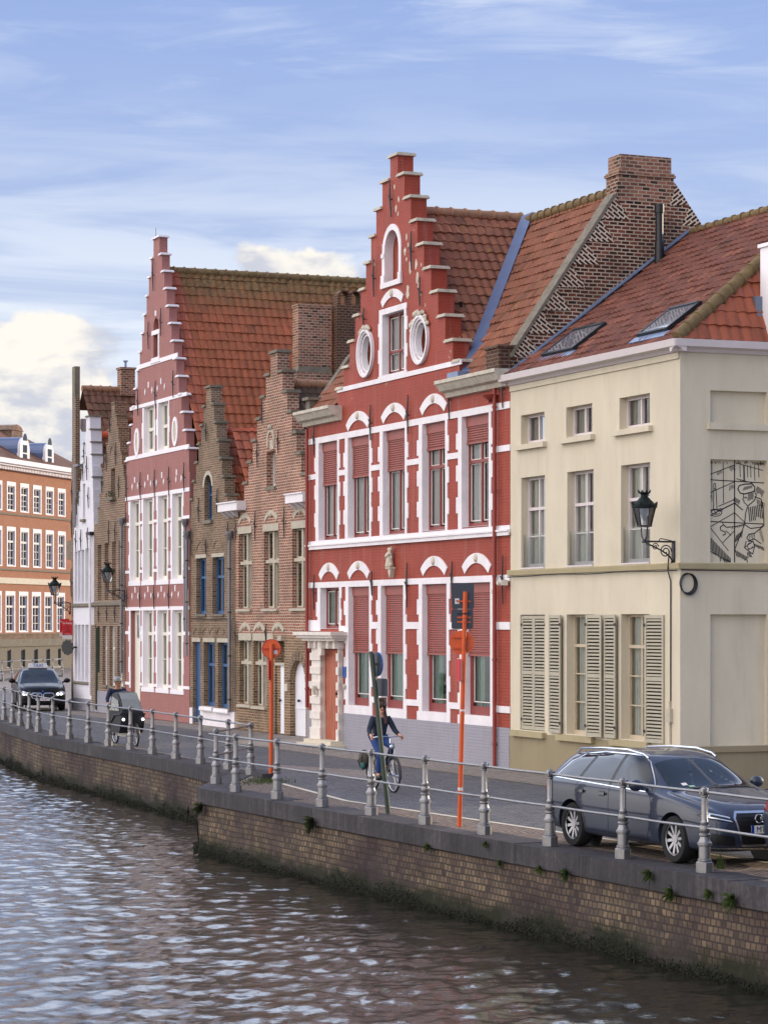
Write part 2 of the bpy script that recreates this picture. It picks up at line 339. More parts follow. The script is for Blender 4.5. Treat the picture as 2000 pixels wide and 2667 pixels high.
# ------------------------------------------------------------------ mesh helpers
def prop(o, label=None, cat=None, group=None, kind=None):
    if label: o['label'] = label
    if cat: o['category'] = cat
    if group: o['group'] = group
    if kind: o['kind'] = kind
    return o
def thing(name, label, cat, loc=(0, 0, 0), rz=0., group=None):
    o = bpy.data.objects.new(name, None); COL.objects.link(o); o.location = loc; o.rotation_euler = (0, 0, rz); o.empty_display_size = .3
    return prop(o, label, cat, group)
class MB:
    def __init__(s, M=None): s.v = []; s.f = []; s.uv = []; s.mi = []; s.M = M; s.sm = []
    def add(s, vs, fs, uvs=None, smooth=False):
        b = len(s.v)
        for p in vs:
            p = Vector(p); s.v.append(tuple(s.M @ p) if s.M else tuple(p))
        for i, f in enumerate(fs):
            s.f.append(tuple(b + k for k in f)); s.uv.append(uvs[i] if uvs else None); s.sm.append(smooth)
        return s
    def box(s, x0, x1, y0, y1, z0, z1):
        if x0 > x1: x0, x1 = x1, x0
        if y0 > y1: y0, y1 = y1, y0
        if z0 > z1: z0, z1 = z1, z0
        v = [(x, y, z) for z in (z0, z1) for y in (y0, y1) for x in (x0, x1)]
        return s.add(v, [(0, 2, 3, 1), (4, 5, 7, 6), (0, 1, 5, 4), (2, 6, 7, 3), (0, 4, 6, 2), (1, 3, 7, 5)])
    def prism(s, poly, y0, y1, axis='y'):
        """poly in (x,z) pushed along y (or (y,z) along x, or (x,y) along z); any winding"""
        a = sum(poly[i][0] * poly[(i + 1) % len(poly)][1] - poly[(i + 1) % len(poly)][0] * poly[i][1] for i in range(len(poly)))
        if a < 0: poly = poly[::-1]
        n = len(poly)
        def P(p, t): return (p[0], t, p[1]) if axis == 'y' else ((t, p[0], p[1]) if axis == 'x' else (p[0], p[1], t))
        v = [P(p, y0) for p in poly] + [P(p, y1) for p in poly]
        A = tuple(range(n)); B = tuple(range(2 * n - 1, n - 1, -1))
        side = [(i, n + i, n + (i + 1) % n, (i + 1) % n) for i in range(n)]
        if axis != 'y': A = A[::-1]; B = B[::-1]; side = [q[::-1] for q in side]
        return s.add(v, [A, B] + side)
    def tube(s, pts, r, n=8, cap=True, closed=False):
        pts = [Vector(p) for p in pts]; m = len(pts); rs = r if isinstance(r, (list, tuple)) else [r] * m
        vs = []; prev = None
        for i, p in enumerate(pts):
            if closed: t = pts[(i + 1) % m] - pts[i - 1]
            else: t = (pts[min(i + 1, m - 1)] - pts[max(i - 1, 0)])
            t.normalize()
            a = prev if prev is not None else (Vector((0, 0, 1)) if abs(t.z) < .9 else Vector((1, 0, 0)))
            a = (a - t * a.dot(t)); a.normalize(); b = t.cross(a); prev = a
            for k in range(n):
                an = 2 * math.pi * k / n; vs.append(p + (a * math.cos(an) + b * math.sin(an)) * rs[i])
        fs = []
        for i in range(m if closed else m - 1):
            for k in range(n):
                j = (i + 1) % m
                fs.append((i * n + k, i * n + (k + 1) % n, j * n + (k + 1) % n, j * n + k))
        s.add(vs, fs, None, True)
        if cap and not closed:
            b = len(s.v) - len(vs)
            s.f.append(tuple(b + k for k in range(n))[::-1]); s.uv.append(None); s.sm.append(False)
            s.f.append(tuple(b + (m - 1) * n + k for k in range(n))); s.uv.append(None); s.sm.append(False)
        return s
    def lathe(s, prof, c=(0, 0, 0), n=16, M=None):
        """prof: (r, z) list about the z axis through c"""
        vs = []; 
        for r, z in prof:
            for k in range(n):
                an = 2 * math.pi * k / n; p = Vector((r * math.cos(an), r * math.sin(an), z)); p = (M @ p) if M else p
                vs.append(p + Vector(c))
        fs = [(i * n + k, i * n + (k + 1) % n, (i + 1) * n + (k + 1) % n, (i + 1) * n + k) for i in range(len(prof) - 1) for k in range(n)]
        fs.append(tuple(range(n))[::-1]); fs.append(tuple((len(prof) - 1) * n + k for k in range(n)))
        return s.add(vs, fs, None, True)
    def ball(s, c, r, n=12, m=8, sc=(1, 1, 1)):
        prof = [(max(1e-4, math.sin(math.pi * i / m)) * r, -math.cos(math.pi * i / m) * r) for i in range(m + 1)]
        return s.lathe(prof, c, n, Matrix.Diagonal(Vector(sc)))
    def arc(s, cx, cz, ri, ro, a0, a1, y0, y1, n=14, sx=1.):
        o = [(cx + sx * ro * math.cos(a0 + (a1 - a0) * i / n), cz + ro * math.sin(a0 + (a1 - a0) * i / n)) for i in range(n + 1)]
        q = [(cx + sx * ri * math.cos(a0 + (a1 - a0) * i / n), cz + ri * math.sin(a0 + (a1 - a0) * i / n)) for i in range(n + 1)]
        for i in range(n): s.prism([q[i], o[i], o[i + 1], q[i + 1]], y0, y1)
        return s
    def build(s, name, mat, parent=None, auto=True):
        me = bpy.data.meshes.new(name); me.from_pydata(s.v, [], s.f)
        ul = me.uv_layers.new(name='UVMap')
        for p, u, sm in zip(me.polygons, s.uv, s.sm):
            p.use_smooth = sm
            if u:
                for li, q in zip(p.loop_indices, u): ul.data[li].uv = q
            else:
                nx, ny, nz = (abs(t) for t in p.normal)
                for li in p.loop_indices:
                    c = me.vertices[me.loops[li].vertex_index].co
                    ul.data[li].uv = (c.y, c.z) if nx >= ny and nx >= nz else ((c.x, c.z) if ny >= nz else (c.x, c.y))
        if any(s.sm): me.set_sharp_from_angle(angle=R(38))
        if isinstance(mat, str): mat = MATS[mat]
        me.materials.append(mat)
        o = bpy.data.objects.new(name, me); COL.objects.link(o)
        if parent is not None: o.parent = parent
        return o
def slab(mb, rects, holes, y0, y1, eps=1e-4):
    """axis-aligned wall in the xz plane, union of rects minus holes, between y0 (front) and y1"""
    xs = sorted({round(v, 4) for r in rects + holes for v in r[:2]}); zs = sorted({round(v, 4) for r in rects + holes for v in r[2:]})
    def inside(x, z): return any(a < x < b and c < z < d for a, b, c, d in rects) and not any(a < x < b and c < z < d for a, b, c, d in holes)
    nx, nz = len(xs) - 1, len(zs) - 1
    g = [[inside((xs[i] + xs[i + 1]) / 2, (zs[j] + zs[j + 1]) / 2) for j in range(nz)] for i in range(nx)]
    G = lambda i, j: 0 <= i < nx and 0 <= j < nz and g[i][j]
    for i in range(nx):
        for j in range(nz):
            if not g[i][j]: continue
            a, b, c, d = xs[i], xs[i + 1], zs[j], zs[j + 1]
            mb.add([(a, y0, c), (b, y0, c), (b, y0, d), (a, y0, d)], [(0, 1, 2, 3)])
            mb.add([(a, y1, c), (b, y1, c), (b, y1, d), (a, y1, d)], [(3, 2, 1, 0)])
            if not G(i - 1, j): mb.add([(a, y0, c), (a, y1, c), (a, y1, d), (a, y0, d)], [(3, 2, 1, 0)])
            if not G(i + 1, j): mb.add([(b, y0, c), (b, y1, c), (b, y1, d), (b, y0, d)], [(0, 1, 2, 3)])
            if not G(i, j - 1): mb.add([(a, y0, c), (b, y0, c), (b, y1, c), (a, y1, c)], [(3, 2, 1, 0)])
            if not G(i, j + 1): mb.add([(a, y0, d), (b, y0, d), (b, y1, d), (a, y1, d)], [(0, 1, 2, 3)])
    return mb
def arch_fill(mb, x0, x1, z0, z1, y0, y1, n=10, full=False):
    """fills the corners of a rectangular hole so that it reads round-headed (or oval when full)"""
    cx, rx = (x0 + x1) / 2, (x1 - x0) / 2
    if full: cz = (z0 + z1) / 2; rz = (z1 - z0) / 2
    else: cz = z0; rz = z1 - z0
    for sx in (-1, 1):
        for sz in ((1, -1) if full else (1,)):
            pts = [(cx + sx * rx * math.sin(math.pi / 2 * i / n), cz + sz * rz * math.cos(math.pi / 2 * i / n)) for i in range(n + 1)]
            for i in range(n):
                p, q = pts[i], pts[i + 1]; zt = cz + sz * rz
                mb.prism([p, q, (q[0], zt), (p[0], zt)], y0, y1)
    return mb
def liner(mb, x0, x1, z0, z1, y0, y1, t=.006):
    mb.box(x0, x0 + t, y0, y1, z0, z1); mb.box(x1 - t, x1, y0, y1, z0, z1)
    mb.box(x0 + t, x1 - t, y0, y1, z1 - t, z1); mb.box(x0 + t, x1 - t, y0, y1, z0, z0 + t)
TW, TL = .24, .34
def tile_slope(name, mat, parent, o, u, v, clips=(), tw=TW, tl=TL, amp=.032, step=.035, seg=6):
    """pantiles: real S-waved courses over the parallelogram o + a*u + b*v (v runs up the slope); clips: ((a,b),(na,nb)) keep the side n points to, in metres"""
    o, u, v = Vector(o), Vector(u), Vector(v); U, V = u.length, v.length; uh, vh = u.normalized(), v.normalized(); nrm = uh.cross(vh)
    if nrm.z < 0: nrm = -nrm
    na = max(1, math.ceil(U / tw)); nb = max(1, math.ceil(V / tl))
    vs, fs, uvs = [], [], []
    prof = [0, .55, .95, 1, .62, .12]
    random.seed(hash(name) % 1000 if False else 5)
    for b in range(nb):
        base = len(vs); lines = []
        jit = random.uniform(-.008, .008)
        for (bb, hh) in ((b * tl, step), ((b + 1) * tl + .02, 0.)):
            for a in range(na * seg + 1):
                aa = a * tw / seg; w_ = amp * prof[a % seg]
                vs.append((aa, bb + .008 * math.sin((a // seg) * 12.9 + b * 7.7) * (hh > 0), w_ + hh + jit * math.sin(aa * 1.3 + b) + .022 * math.sin(aa * .7 + 1) * math.sin(bb * .8 + 2) + .007 * math.sin((a // seg) * 7.3 + b * 3.1)))
        n = na * seg + 1
        for a in range(n - 1):
            fs.append((base + a, base + a + 1, base + n + a + 1, base + n + a))
            ua, ub = a / seg + .001, (a + 1) / seg - .001
            uvs.append([(ua, b + .05), (ub, b + .05), (ub, b + .95), (ua, b + .95)])
        # riser at the foot of the course
        k = len(vs)
        for a in range(n):
            x, y, z = vs[base + a]; vs.append((x, y, z - step - .012))
        for a in range(n - 1):
            fs.append((k + a, k + a + 1, base + a + 1, base + a)); uvs.append([(a / seg + .01, b + .05)] * 4)
    bm = bmesh.new(); L = bm.loops.layers.uv.new('UVMap'); bv = [bm.verts.new(p) for p in vs]
    flip = uh.cross(vh).z < 0
    for f, q in zip(fs, uvs):
        fc = bm.faces.new([bv[i] for i in f]); 
        for lp, c in zip(fc.loops, q): lp[L].uv = c
    cl = [((0, 0), (1, 0)), ((0, 0), (0, 1)), ((U, V), (-1, 0)), ((U, V), (0, -1))] + list(clips)
    for (p, nn) in cl:
        bmesh.ops.bisect_plane(bm, geom=bm.verts[:] + bm.edges[:] + bm.faces[:], plane_co=(p[0], p[1], 0), plane_no=(-nn[0], -nn[1], 0), clear_outer=True)
    for x in bm.verts: x.co = o + uh * x.co.x + vh * x.co.y + nrm * x.co.z
    if flip: bmesh.ops.reverse_faces(bm, faces=bm.faces[:])
    me = bpy.data.meshes.new(name); bm.to_mesh(me); bm.free(); me.materials.append(MATS[mat])
    ob = bpy.data.objects.new(name, me); COL.objects.link(ob); ob.parent = parent
    return ob
def ridge(name, mat, parent, p0, p1, r=.12, seg=.38):
    p0, p1 = Vector(p0), Vector(p1); L = (p1 - p0).length; n = max(1, round(L / seg)); mb = MB()
    for i in range(n):
        a, b = p0.lerp(p1, i / n), p0.lerp(p1, (i + 1) / n); d = (b - a)
        mb.tube([a, a + d * .86, a + d * .88, b], [r * .92, r, r * 1.2, r * 1.15], 10)
    return mb.build(name, mat, parent)
def text_mesh(name, txt, size, mat, parent, M, extrude=.002):
    cu = bpy.data.curves.new(name, 'FONT'); cu.body = txt; cu.size = size; cu.extrude = extrude; cu.align_x = 'CENTER'; cu.align_y = 'CENTER'; cu.resolution_u = 3
    t = bpy.data.objects.new(name + '_tmp', cu); COL.objects.link(t); bpy.context.view_layer.update()
    dg = bpy.context.evaluated_depsgraph_get(); me = bpy.data.meshes.new_from_object(t.evaluated_get(dg)); bpy.data.objects.remove(t)
    me.transform(M); me.name = name; me.materials.clear(); me.materials.append(MATS[mat])
    o = bpy.data.objects.new(name, me); COL.objects.link(o); o.parent = parent
    return o
def px_local(fr, px, py, y0=0.):
    """photo measurement -> facade coordinates on the plane y=y0 of a house frame (ox, oy, angle)"""
    ox, oy, an = fr; c, s = math.cos(an), math.sin(an); a = (px - CX) / F
    Ox = ox - y0 * s; Oy = oy + y0 * c; x = (a * Oy - Ox) / (c - a * s)
    return x, CH + (HY - py) / F * (Oy + x * s)

# window: frame is the part; pane, curtain, roller shutter are its sub-parts
def window(parent, x0, x1, z0, z1, d=.16, fm='frame_white', cols=2, trans=(), fw=.055, cur='curtain_white', gap=0., roll=None, bars=0, name='window', pane='glass', lipw=None, curx=None):
    f = MB(); y0, y1 = d, d + .07
    f.box(x0, x0 + fw, y0, y1, z0, z1); f.box(x1 - fw, x1, y0, y1, z0, z1)
    f.box(x0 + fw, x1 - fw, y0, y1, z1 - fw, z1); f.box(x0 + fw, x1 - fw, y0, y1, z0, z0 + fw * 1.4)
    xs = [x0 + fw + (x1 - x0 - 2 * fw) * i / cols for i in range(cols + 1)]
    zt = [z0 + fw * 1.4] + [z for z in trans] + [z1 - fw]
    for i in range(1, cols): f.box(xs[i] - fw * .45, xs[i] + fw * .45, y0 - .012, y1 - .01, z0 + fw * 1.4, z1 - fw)
    for z in trans:
        f.box(x0 + fw, x1 - fw, y0 - .02, y1 - .012, z - fw * .55, z + fw * .55)
    if lipw:   # light inner sash line round every pane
        l = MB()
        for i in range(cols):
            for j in range(len(zt) - 1):
                a, b, c_, d_ = xs[i] + fw * .5, xs[i + 1] - fw * .5, zt[j] + fw * .6, zt[j + 1] - fw * .6
                if i == 0: a = xs[i]
                if i == cols - 1: b = xs[i + 1]
                t = .022
                l.box(a, a + t, y0 + .03, y0 + .055, c_, d_); l.box(b - t, b, y0 + .03, y0 + .055, c_, d_)
                l.box(a + t, b - t, y0 + .03, y0 + .055, d_ - t, d_); l.box(a + t, b - t, y0 + .03, y0 + .055, c_, c_ + t)
    if bars:
        for j in range(len(zt) - 1):
            nb = bars if j == 0 else 1
            for k in range(1, nb):
                z = zt[j] + (zt[j + 1] - zt[j]) * k / nb; f.box(x0 + fw, x1 - fw, y0 + .008, y1 - .015, z - .014, z + .014)
    o = f.build(name, fm, parent)
    if lipw: l.build('sash', lipw, o)
    g = MB(); g.add([(x0 + fw * .5, y0 + .045, z0 + .02), (x1 - fw * .5, y0 + .045, z0 + .02), (x1 - fw * .5, y0 + .045, z1 - .02), (x0 + fw * .5, y0 + .045, z1 - .02)], [(0, 1, 2, 3)]); g.build('pane', pane, o)
    if cur:
        rr_ = random.Random(int((x0 * 37 + z0 * 91) * 100)); gap = gap if not gap else gap * rr_.uniform(.5, 1.6)
        c = MB(); ca, cb = curx if curx else (x0, x1)
        if not gap and cols == 2 and (x1 - x0) > .9 and rr_.random() < .6: gap = rr_.uniform(.08, .3)
        parts = [(ca, cb)] if not gap else [(ca, (ca + cb) / 2 - gap / 2), ((ca + cb) / 2 + gap / 2, cb)]
        for a, b in parts:
            n = max(4, int((b - a) / .035)); vs = []
            for i in range(n + 1):
                x = a + (b - a) * i / n; y = y1 + .05 + .020 * math.sin(i * 1.5 + rr_.uniform(-.5, .5)) + .010 * math.sin(i * .61 + x0)
                vs += [(x, y, z0 - .03), (x, y, z1 + .03)]
            c.add(vs, [(2 * i, 2 * i + 2, 2 * i + 3, 2 * i + 1) for i in range(n)], None, True)
        c.build('curtain', cur, o)
    if roll:
        s = MB(); zz = z1; s.box(x0 + .008, x1 - .008, y0 - .07, y0 - .015, z1 - .24, z1 - .008); zz = z1 - .24
        while zz > roll + .03:
            b = max(zz - .055, roll); s.prism([(y0 - .030, b + .006), (y0 - .046, b + .012), (y0 - .046, zz - .012), (y0 - .030, zz)], x0 + .012, x1 - .012, 'x'); zz = b
        s.box(x0 + .012, x1 - .012, y0 - .06, y0 - .025, roll - .05, roll)
        s.build('roller_shutter', 'shutter_roll', o)
    return o
def anchor(parent, x, z, h=.9, y=-.03, mat='iron', lean=0.):
    mb = MB(); mb.tube([(x - lean, y - .02, z + h / 2), (x, y - .035, z), (x + lean, y - .02, z - h / 2)], [.014, .024, .014], 6)
    mb.tube([(x, y + .03, z - .02), (x, y - .04, z - .02), (x - .07, y - .05, z + .09)], .014, 5)
    return mb.build('wall_anchor', mat, parent)
def steps(parent, cx, hws, zs, zb, th, cop, cw=.07, ch=.08, fr=.06, inner=.12):
    """stepped gable outline (list of rects) and its coping stones; zs = top of each step from the apex down"""
    rects = []
    for k, (h, z) in enumerate(zip(hws, zs)):
        l, r = (cx - h, cx + h) if not isinstance(h, tuple) else h
        zn = zs[k + 1] if k + 1 < len(zs) else zb
        rects.append((round(l, 3), round(r, 3), zn, z))
        def stone(a, b):
            m = MB(); m.box(a, b, -fr, th + .05, z, z + ch * .55); m.box(a + .02, b - .02, -fr + .02, th + .03, z + ch * .55, z + ch); m.build('coping_stone', cop, parent)
        if k == 0: stone(l - cw, r + cw)
        else:
            pl, pr = rects[k - 1][0], rects[k - 1][1]
            if pl - l > .05: stone(l - cw, pl - .003)
            if r - pr > .05: stone(pr + .003, r + cw)
    return rects
def poly_wall(name, mat, parent, rects, holes, th, extra=None, y0=0.):
    mb = MB(); slab(mb, rects, holes, y0, th)
    if extra: extra(mb)
    return mb.build(name, mat, parent)
ANG = R(-67.2)
FR_R = (2.82, 54.9, ANG); FR_L = (-2.19, 70.2, ANG)
def gpt(px, py, z=0.):
    Y = (CH - z) * F / (py - HY); return Vector(((px - CX) / F * Y, Y, z))
# ================================================================== RED HOUSE (cross gable, stepped)
H = thing('stepped_gable_house', 'large brick red painted house with white banded windows, roller shutters and a worn stepped gable', 'house', (2.82, 54.9, 0), ANG)
W0 = -12.57
ghw = [(-6.88, -6.40), (-7.38, -5.98), (-7.78, -5.58), (-8.12, -5.19), (-8.46, -4.79), (-8.81, -4.37), (-9.19, -3.95), (-9.56, -3.54), (-9.98, -3.10), (-10.40, -2.75)]
gz = [14.85, 14.30, 13.67, 13.04, 12.41, 11.78, 11.16, 10.53, 9.90, 9.38]
_c = -6.6
grects = steps(H, _c, [(l - _c, r - _c) for l, r in [(a, b) for a, b in ghw]] and [((l), (r)) for l, r in ghw], gz, 8.9, .42, 'coping_worn', .08, .075, .06)
low = [(W0, 0, .93, 8.9)]
w1f = [(-11.74, -10.39, 5.47, 8.08), (-9.65, -8.20, 5.47, 8.08), (-7.31, -5.91, 5.48, 8.08), (-4.86, -3.50, 5.49, 8.08), (-2.57, -1.09, 5.50, 8.08)]
w0f = [(-11.62, -10.26, 3.12, 4.215), (-9.61, -8.20, 1.14, 4.215), (-7.43, -6.01, 1.14, 4.215), (-4.86, -3.42, 1.14, 4.215), (-2.48, -1.01, 1.14, 4.215)]
gw = (-7.34, -5.95, 9.47, 11.0)
niche = (-7.19, -6.28, 11.78, 13.06)
ovs = [(-8.80, -8.02, 9.66, 10.64), (-5.35, -4.58, 9.66, 10.60)]
door = (-11.27, -10.13, .19, 2.56)
holes = w1f + w0f + [gw, niche, door] + ovs
def ex(mb):
    for o in ovs: arch_fill(mb, *o, 0, .42, 8, True)
    arch_fill(mb, niche[0], niche[1], niche[3] - .5, niche[3], 0, .42, 9)
poly_wall('wall', 'paint_red', H, low, w1f + w0f + [door], .42)
poly_wall('gable_wall', 'paint_red_worn', H, grects, [gw, niche] + ovs, .42, ex)
# white bands and toothed window surrounds
T = MB(); rects = [(W0 - .003, 0.003, 8.08, 8.235), (W0 - .003, 0.003, 5.30, 5.47), (W0 - .003, 0.003, 4.215, 4.36)]
def jamb(x, side, z0, z1, wn_=.17, ww=.27, n=None, ph=0):
    n = n or max(2, round((z1 - z0) / .37)); h = (z1 - z0) / n
    for i in range(n):
        wdt = ww if (i + ph) % 2 else wn_
        rects.append((x - wdt, x, z0 + i * h, z0 + (i + 1) * h) if side < 0 else (x, x + wdt, z0 + i * h, z0 + (i + 1) * h))
for i, (a, b, c, d) in enumerate(w1f):
    jamb(a, -1, 5.47, 8.08, .20 if i else .22, .31 if i else .30); jamb(b, 1, 5.47, 8.08, .12, .20)
for i in range(5):
    xa = w1f[i][1] + .05; xb = w1f[i + 1][0] - .05 if i < 4 else .003
    rects.append((xa, xb, 7.13, 7.27))
rects.append((W0 - .003, w1f[0][0], 7.13, 7.27))
for i, (a, b, c, d) in enumerate(w0f):
    if i == 0:
        jamb(a, -1, 3.06, 4.215, .20, .30); jamb(b, 1, 3.06, 4.215, .10, .17, 4)
    else:
        jamb(a, -1, .92, 4.215, .20, .31, 9); jamb(b, 1, .92, 4.215, .12, .20, 9, 1); rects.append((a - .31, b + .20, .93, 1.14))
for i in range(1, 5):
    xa = w0f[i][1] + .05; xb = w0f[i + 1][0] - .05 if i < 4 else .003
    rects.append((xa, xb, 3.13, 3.30)); rects.append((xa, xb, 1.26, 1.41))
rects.append((w0f[0][1], w0f[1][0], 3.06, 3.20)); rects.append((W0 - .003, -11.62, 3.06, 3.35))
rects.append((W0 - .003, -12.0, 1.55, 1.70))
slab(T, rects, w1f + w0f, -.024, .01)
for (a, b, c, d) in w1f + w0f: liner(T, a, b, c, d, -.022, .17)
T.build('window_surrounds', 'trim_white', H)
# gable window surround, its band and hood
T = MB(); gr = [(-10.40, -2.60, 9.31, 9.43), (-7.60, -5.78, 9.43, 9.47)]
rects = gr; z = 9.47
for i in range(5):
    h = (11.14 - 9.47) / 5
    rects.append((-7.60 + (0 if i % 2 else .06), gw[0], z + i * h, z + (i + 1) * h)); rects.append((gw[1], -5.76 - (0 if i % 2 else .07), z + i * h, z + (i + 1) * h))
rects.append((gw[0] - .2, gw[1] + .15, 11.0, 11.14))
slab(T, rects, [gw], -.026, .01); liner(T, *gw, -.024, .17); T.build('gable_window_surround', 'trim_white', H)
T = MB(); T.box(W0 - .03, .02, -.07, -.026, 5.24, 5.33); T.box(W0 - .03, .02, -.10, -.026, 5.33, 5.37)
T.build('sill_moulding', 'trim_white', H)
for (a, b, c, d) in w1f[0:5]:
    pass
def hood(cx, zt, w_=1.56, nm='arch_hood', th=.23, sag=.30):
    R_ = ((w_ / 2) ** 2 + sag ** 2) / (2 * sag); an = math.asin(min(.99, w_ / 2 / R_)); mb = MB()
    mb.arc(cx, zt - R_, R_ - th, R_, math.pi / 2 - an, math.pi / 2 + an, -.028, .01, 14)
    o = mb.build(nm, 'trim_white', H); k = MB(); k.ball((cx, -.04, zt - th * .5), .075, 8, 6, (1, .7, 1.35)); k.tube([(cx, -.05, zt - th * .45), (cx, -.075, zt - th * .62)], [.03, .015], 6); k.build('carved_head', 'stone_cream', o); return o
for cx, zt, ww in ((-8.97, 8.72, 1.62), (-6.62, 8.74, 1.60), (-4.20, 8.76, 1.58)): hood(cx, zt, ww)
for cx, zt, ww in ((-11.0, 4.87, 1.44), (-8.93, 4.87, 1.50), (-4.17, 4.88, 1.56), (-1.76, 4.89, 1.58)): hood(cx, zt, ww)
hood(-6.72, 11.58, 1.42, 'arch_hood', .20, .24)
# plinth
mb = MB(); slab(mb, [(W0, 0, 0, .93)], [(-12.05, -9.95, -.1, .93)], -.03, .4); mb.build('plinth', 'paint_grey', H)
# niche
mb = MB(); mb.box(niche[0], niche[1], .22, .3, niche[2], niche[3]); mb.build('niche_back', 'paint_red', H)
mb = MB(); cx = (niche[0] + niche[1]) / 2; rr = (niche[1] - niche[0]) / 2
mb.box(niche[0] - .16, niche[0] + .012, -.03, .21, niche[2], niche[3] - .5); mb.box(niche[1] - .012, niche[1] + .13, -.03, .21, niche[2], niche[3] - .5)
for i in range(14):
    a0, a1 = math.pi * i / 14, math.pi * (i + 1) / 14
    P = lambda r, a: (cx + (r - .012) * math.cos(a), niche[3] - .5 + (r - rr + .488) * math.sin(a))
    mb.prism([P(rr, a0), P(rr + .15, a0), P(rr + .15, a1), P(rr, a1)], -.03, .21)
mb.box(niche[0] - .2, niche[1] + .17, -.06, .1, niche[2] - .13, niche[2]); mb.box(niche[0] - .19, niche[0] + .02, -.055, .1, niche[2] + .001, niche[2] + .2); mb.box(niche[1] - .02, niche[1] + .16, -.055, .1, niche[2] + .001, niche[2] + .16)
mb.box(niche[0] - .19, niche[0] + .01, -.05, .15, 12.42, 12.52)
mb.build('niche_frame', 'trim_white', H)
# oval windows with moulded plaster frames and broken shell ornament
for k, (a, b, c, d) in enumerate(ovs):
    cx, cz, rx, rz = (a + b) / 2, (c + d) / 2, (b - a) / 2, (d - c) / 2
    mb = MB(); N = 32
    for (e0, e1, y0, y1) in ((0., .07, .0, .16), (.07, .12, -.05, .02), (.12, .18, -.085, .02)):
        for i in range(N):
            t0, t1 = 2 * math.pi * i / N, 2 * math.pi * (i + 1) / N
            P = lambda e, t: (cx + (rx - .05 + e) * math.cos(t), cz + (rz - .05 + e) * math.sin(t))
            mb.prism([P(e0, t0), P(e1, t0), P(e1, t1), P(e0, t1)], y0, y1)
    o = mb.build('oval_window', 'trim_white', H)
    g = MB(); g.prism([(cx + rx * math.cos(t * math.pi / 12), cz + rz * math.sin(t * math.pi / 12)) for t in range(24)], .26, .27); g.build('pane', 'glass', o)
    r_ = MB(); random.seed(k + 3)
    for i in range(26 if k else 12):
        t = R(random.uniform(25, 155) if k else random.uniform(60, 140)); e = random.uniform(.14, .25 if k else .19)
        r_.ball((cx + (rx + e) * math.cos(t), -.05, cz + (rz + e) * math.sin(t)), random.uniform(.04, .08), 7, 5, (1, .8, 1))
    r_.build('shell_ornament', 'coping_worn', o)
# patches where the paint has come off (real render lumps, a few mm proud)
mb = MB(); random.seed(11)
for (cx, cz, s) in ((-5.62, 11.98, .15), (-5.25, 12.0, .12), (-5.95, 12.4, .1), (-5.85, 12.75, .08), (-5.75, 12.55, .07), (-5.2, 11.65, .14), (-5.1, 11.45, .12), (-5.78, 11.4, .15), (-6.5, 13.55, .09), (-6.38, 13.4, .06), (-6.35, 13.75, .07), (-5.02, 11.25, .07), (-5.85, 12.2, .06), (-6.6, 14.1, .06), (-4.95, 11.95, .05), (-7.9, 12.35, .05)):
    n = 11; mb.prism([(cx + s * random.uniform(.45, 1.1) * math.cos(2 * math.pi * i / n) * .8, cz + s * random.uniform(.6, 1.3) * math.sin(2 * math.pi * i / n)) for i in range(n)], -.004, .005)
mb.build('bare_plaster_patches', 'coping_worn', H)
# windows
rolls1 = (6.98, 7.08, 7.12, 7.48, 7.48)
for i, (a, b, c, d) in enumerate(w1f):
    window(H, a, b, c, d, .16, 'frame_red', 2, (7.02 if i > 2 else 7.1,), .07, 'curtain_white', 0, rolls1[i], lipw='frame_white')
window(H, *w0f[0], .16, 'frame_red', 2, (), .06, 'curtain_green', lipw='frame_white')
for i in range(1, 5):
    window(H, *w0f[i], .16, 'frame_red', 1, (), .15, 'curtain_green', .22, 2.56, lipw='frame_white')
window(H, *gw, .16, 'frame_red', 2, (10.05,), .055, 'curtain_white', .1, lipw='frame_white')
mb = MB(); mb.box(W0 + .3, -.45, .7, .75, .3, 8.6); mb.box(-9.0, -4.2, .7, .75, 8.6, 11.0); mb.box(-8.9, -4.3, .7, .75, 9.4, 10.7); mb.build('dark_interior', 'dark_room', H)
# wall anchors
for x, z, h in ((-8.05, 8.36, .9), (-5.66, 8.38, .95), (-3.22, 8.55, 1.0), (-.30, 8.55, .9), (-12.0, 8.2, .85), (-7.95, 4.28, .62), (-5.72, 4.2, 1.1), (-3.05, 4.35, .75), (-.30, 4.25, 1.1), (-12.0, 4.1, .95), (-6.75, 13.83, .95), (-7.83, 12.0, .95), (-5.45, 12.35, .95), (-8.5, 11.05, .55), (-4.93, 11.3, .7), (-12.45, 2.5, .9)):
    anchor(H, x, z, h, lean=.0 if z < 13 else .05)
# statue on a corbel
st = MB(); x, z = -6.68, 4.42
st.prism([(x - .10, z + .20), (x + .12, z + .20), (x + .02, z - .02)], -.12, 0)
st.box(x - .14, x + .14, -.16, .0, z + .2, z + .245)
st.lathe([(.10, .245), (.115, .28), (.09, .40), (.075, .52), (.085, .58), (.05, .62), (.03, .635), (.045, .66), (.045, .70), (.02, .73)], (x, -.10, z), 10)
st.tube([(x - .09, -.15, z + .44), (x - .02, -.2, z + .50), (x + .08, -.16, z + .56)], .024, 6); st.tube([(x - .08, -.14, z + .58), (x - .02, -.2, z + .50)], .025, 6)
st.tube([(x - .10, -.13, z + .24), (x + .10, -.10, z + .74)], .024, 5); st.tube([(x + .02, -.12, z + .64), (x + .11, -.09, z + .70)], .03, 5); st.tube([(x - .12, -.10, z + .70), (x + .12, -.09, z + .46)], .02, 5)
st.ball((x + .12, -.12, z + .30), .05, 8, 6); st.ball((x - .12, -.12, z + .28), .04, 8, 6)
st.build('statue', 'stone_cream', H)
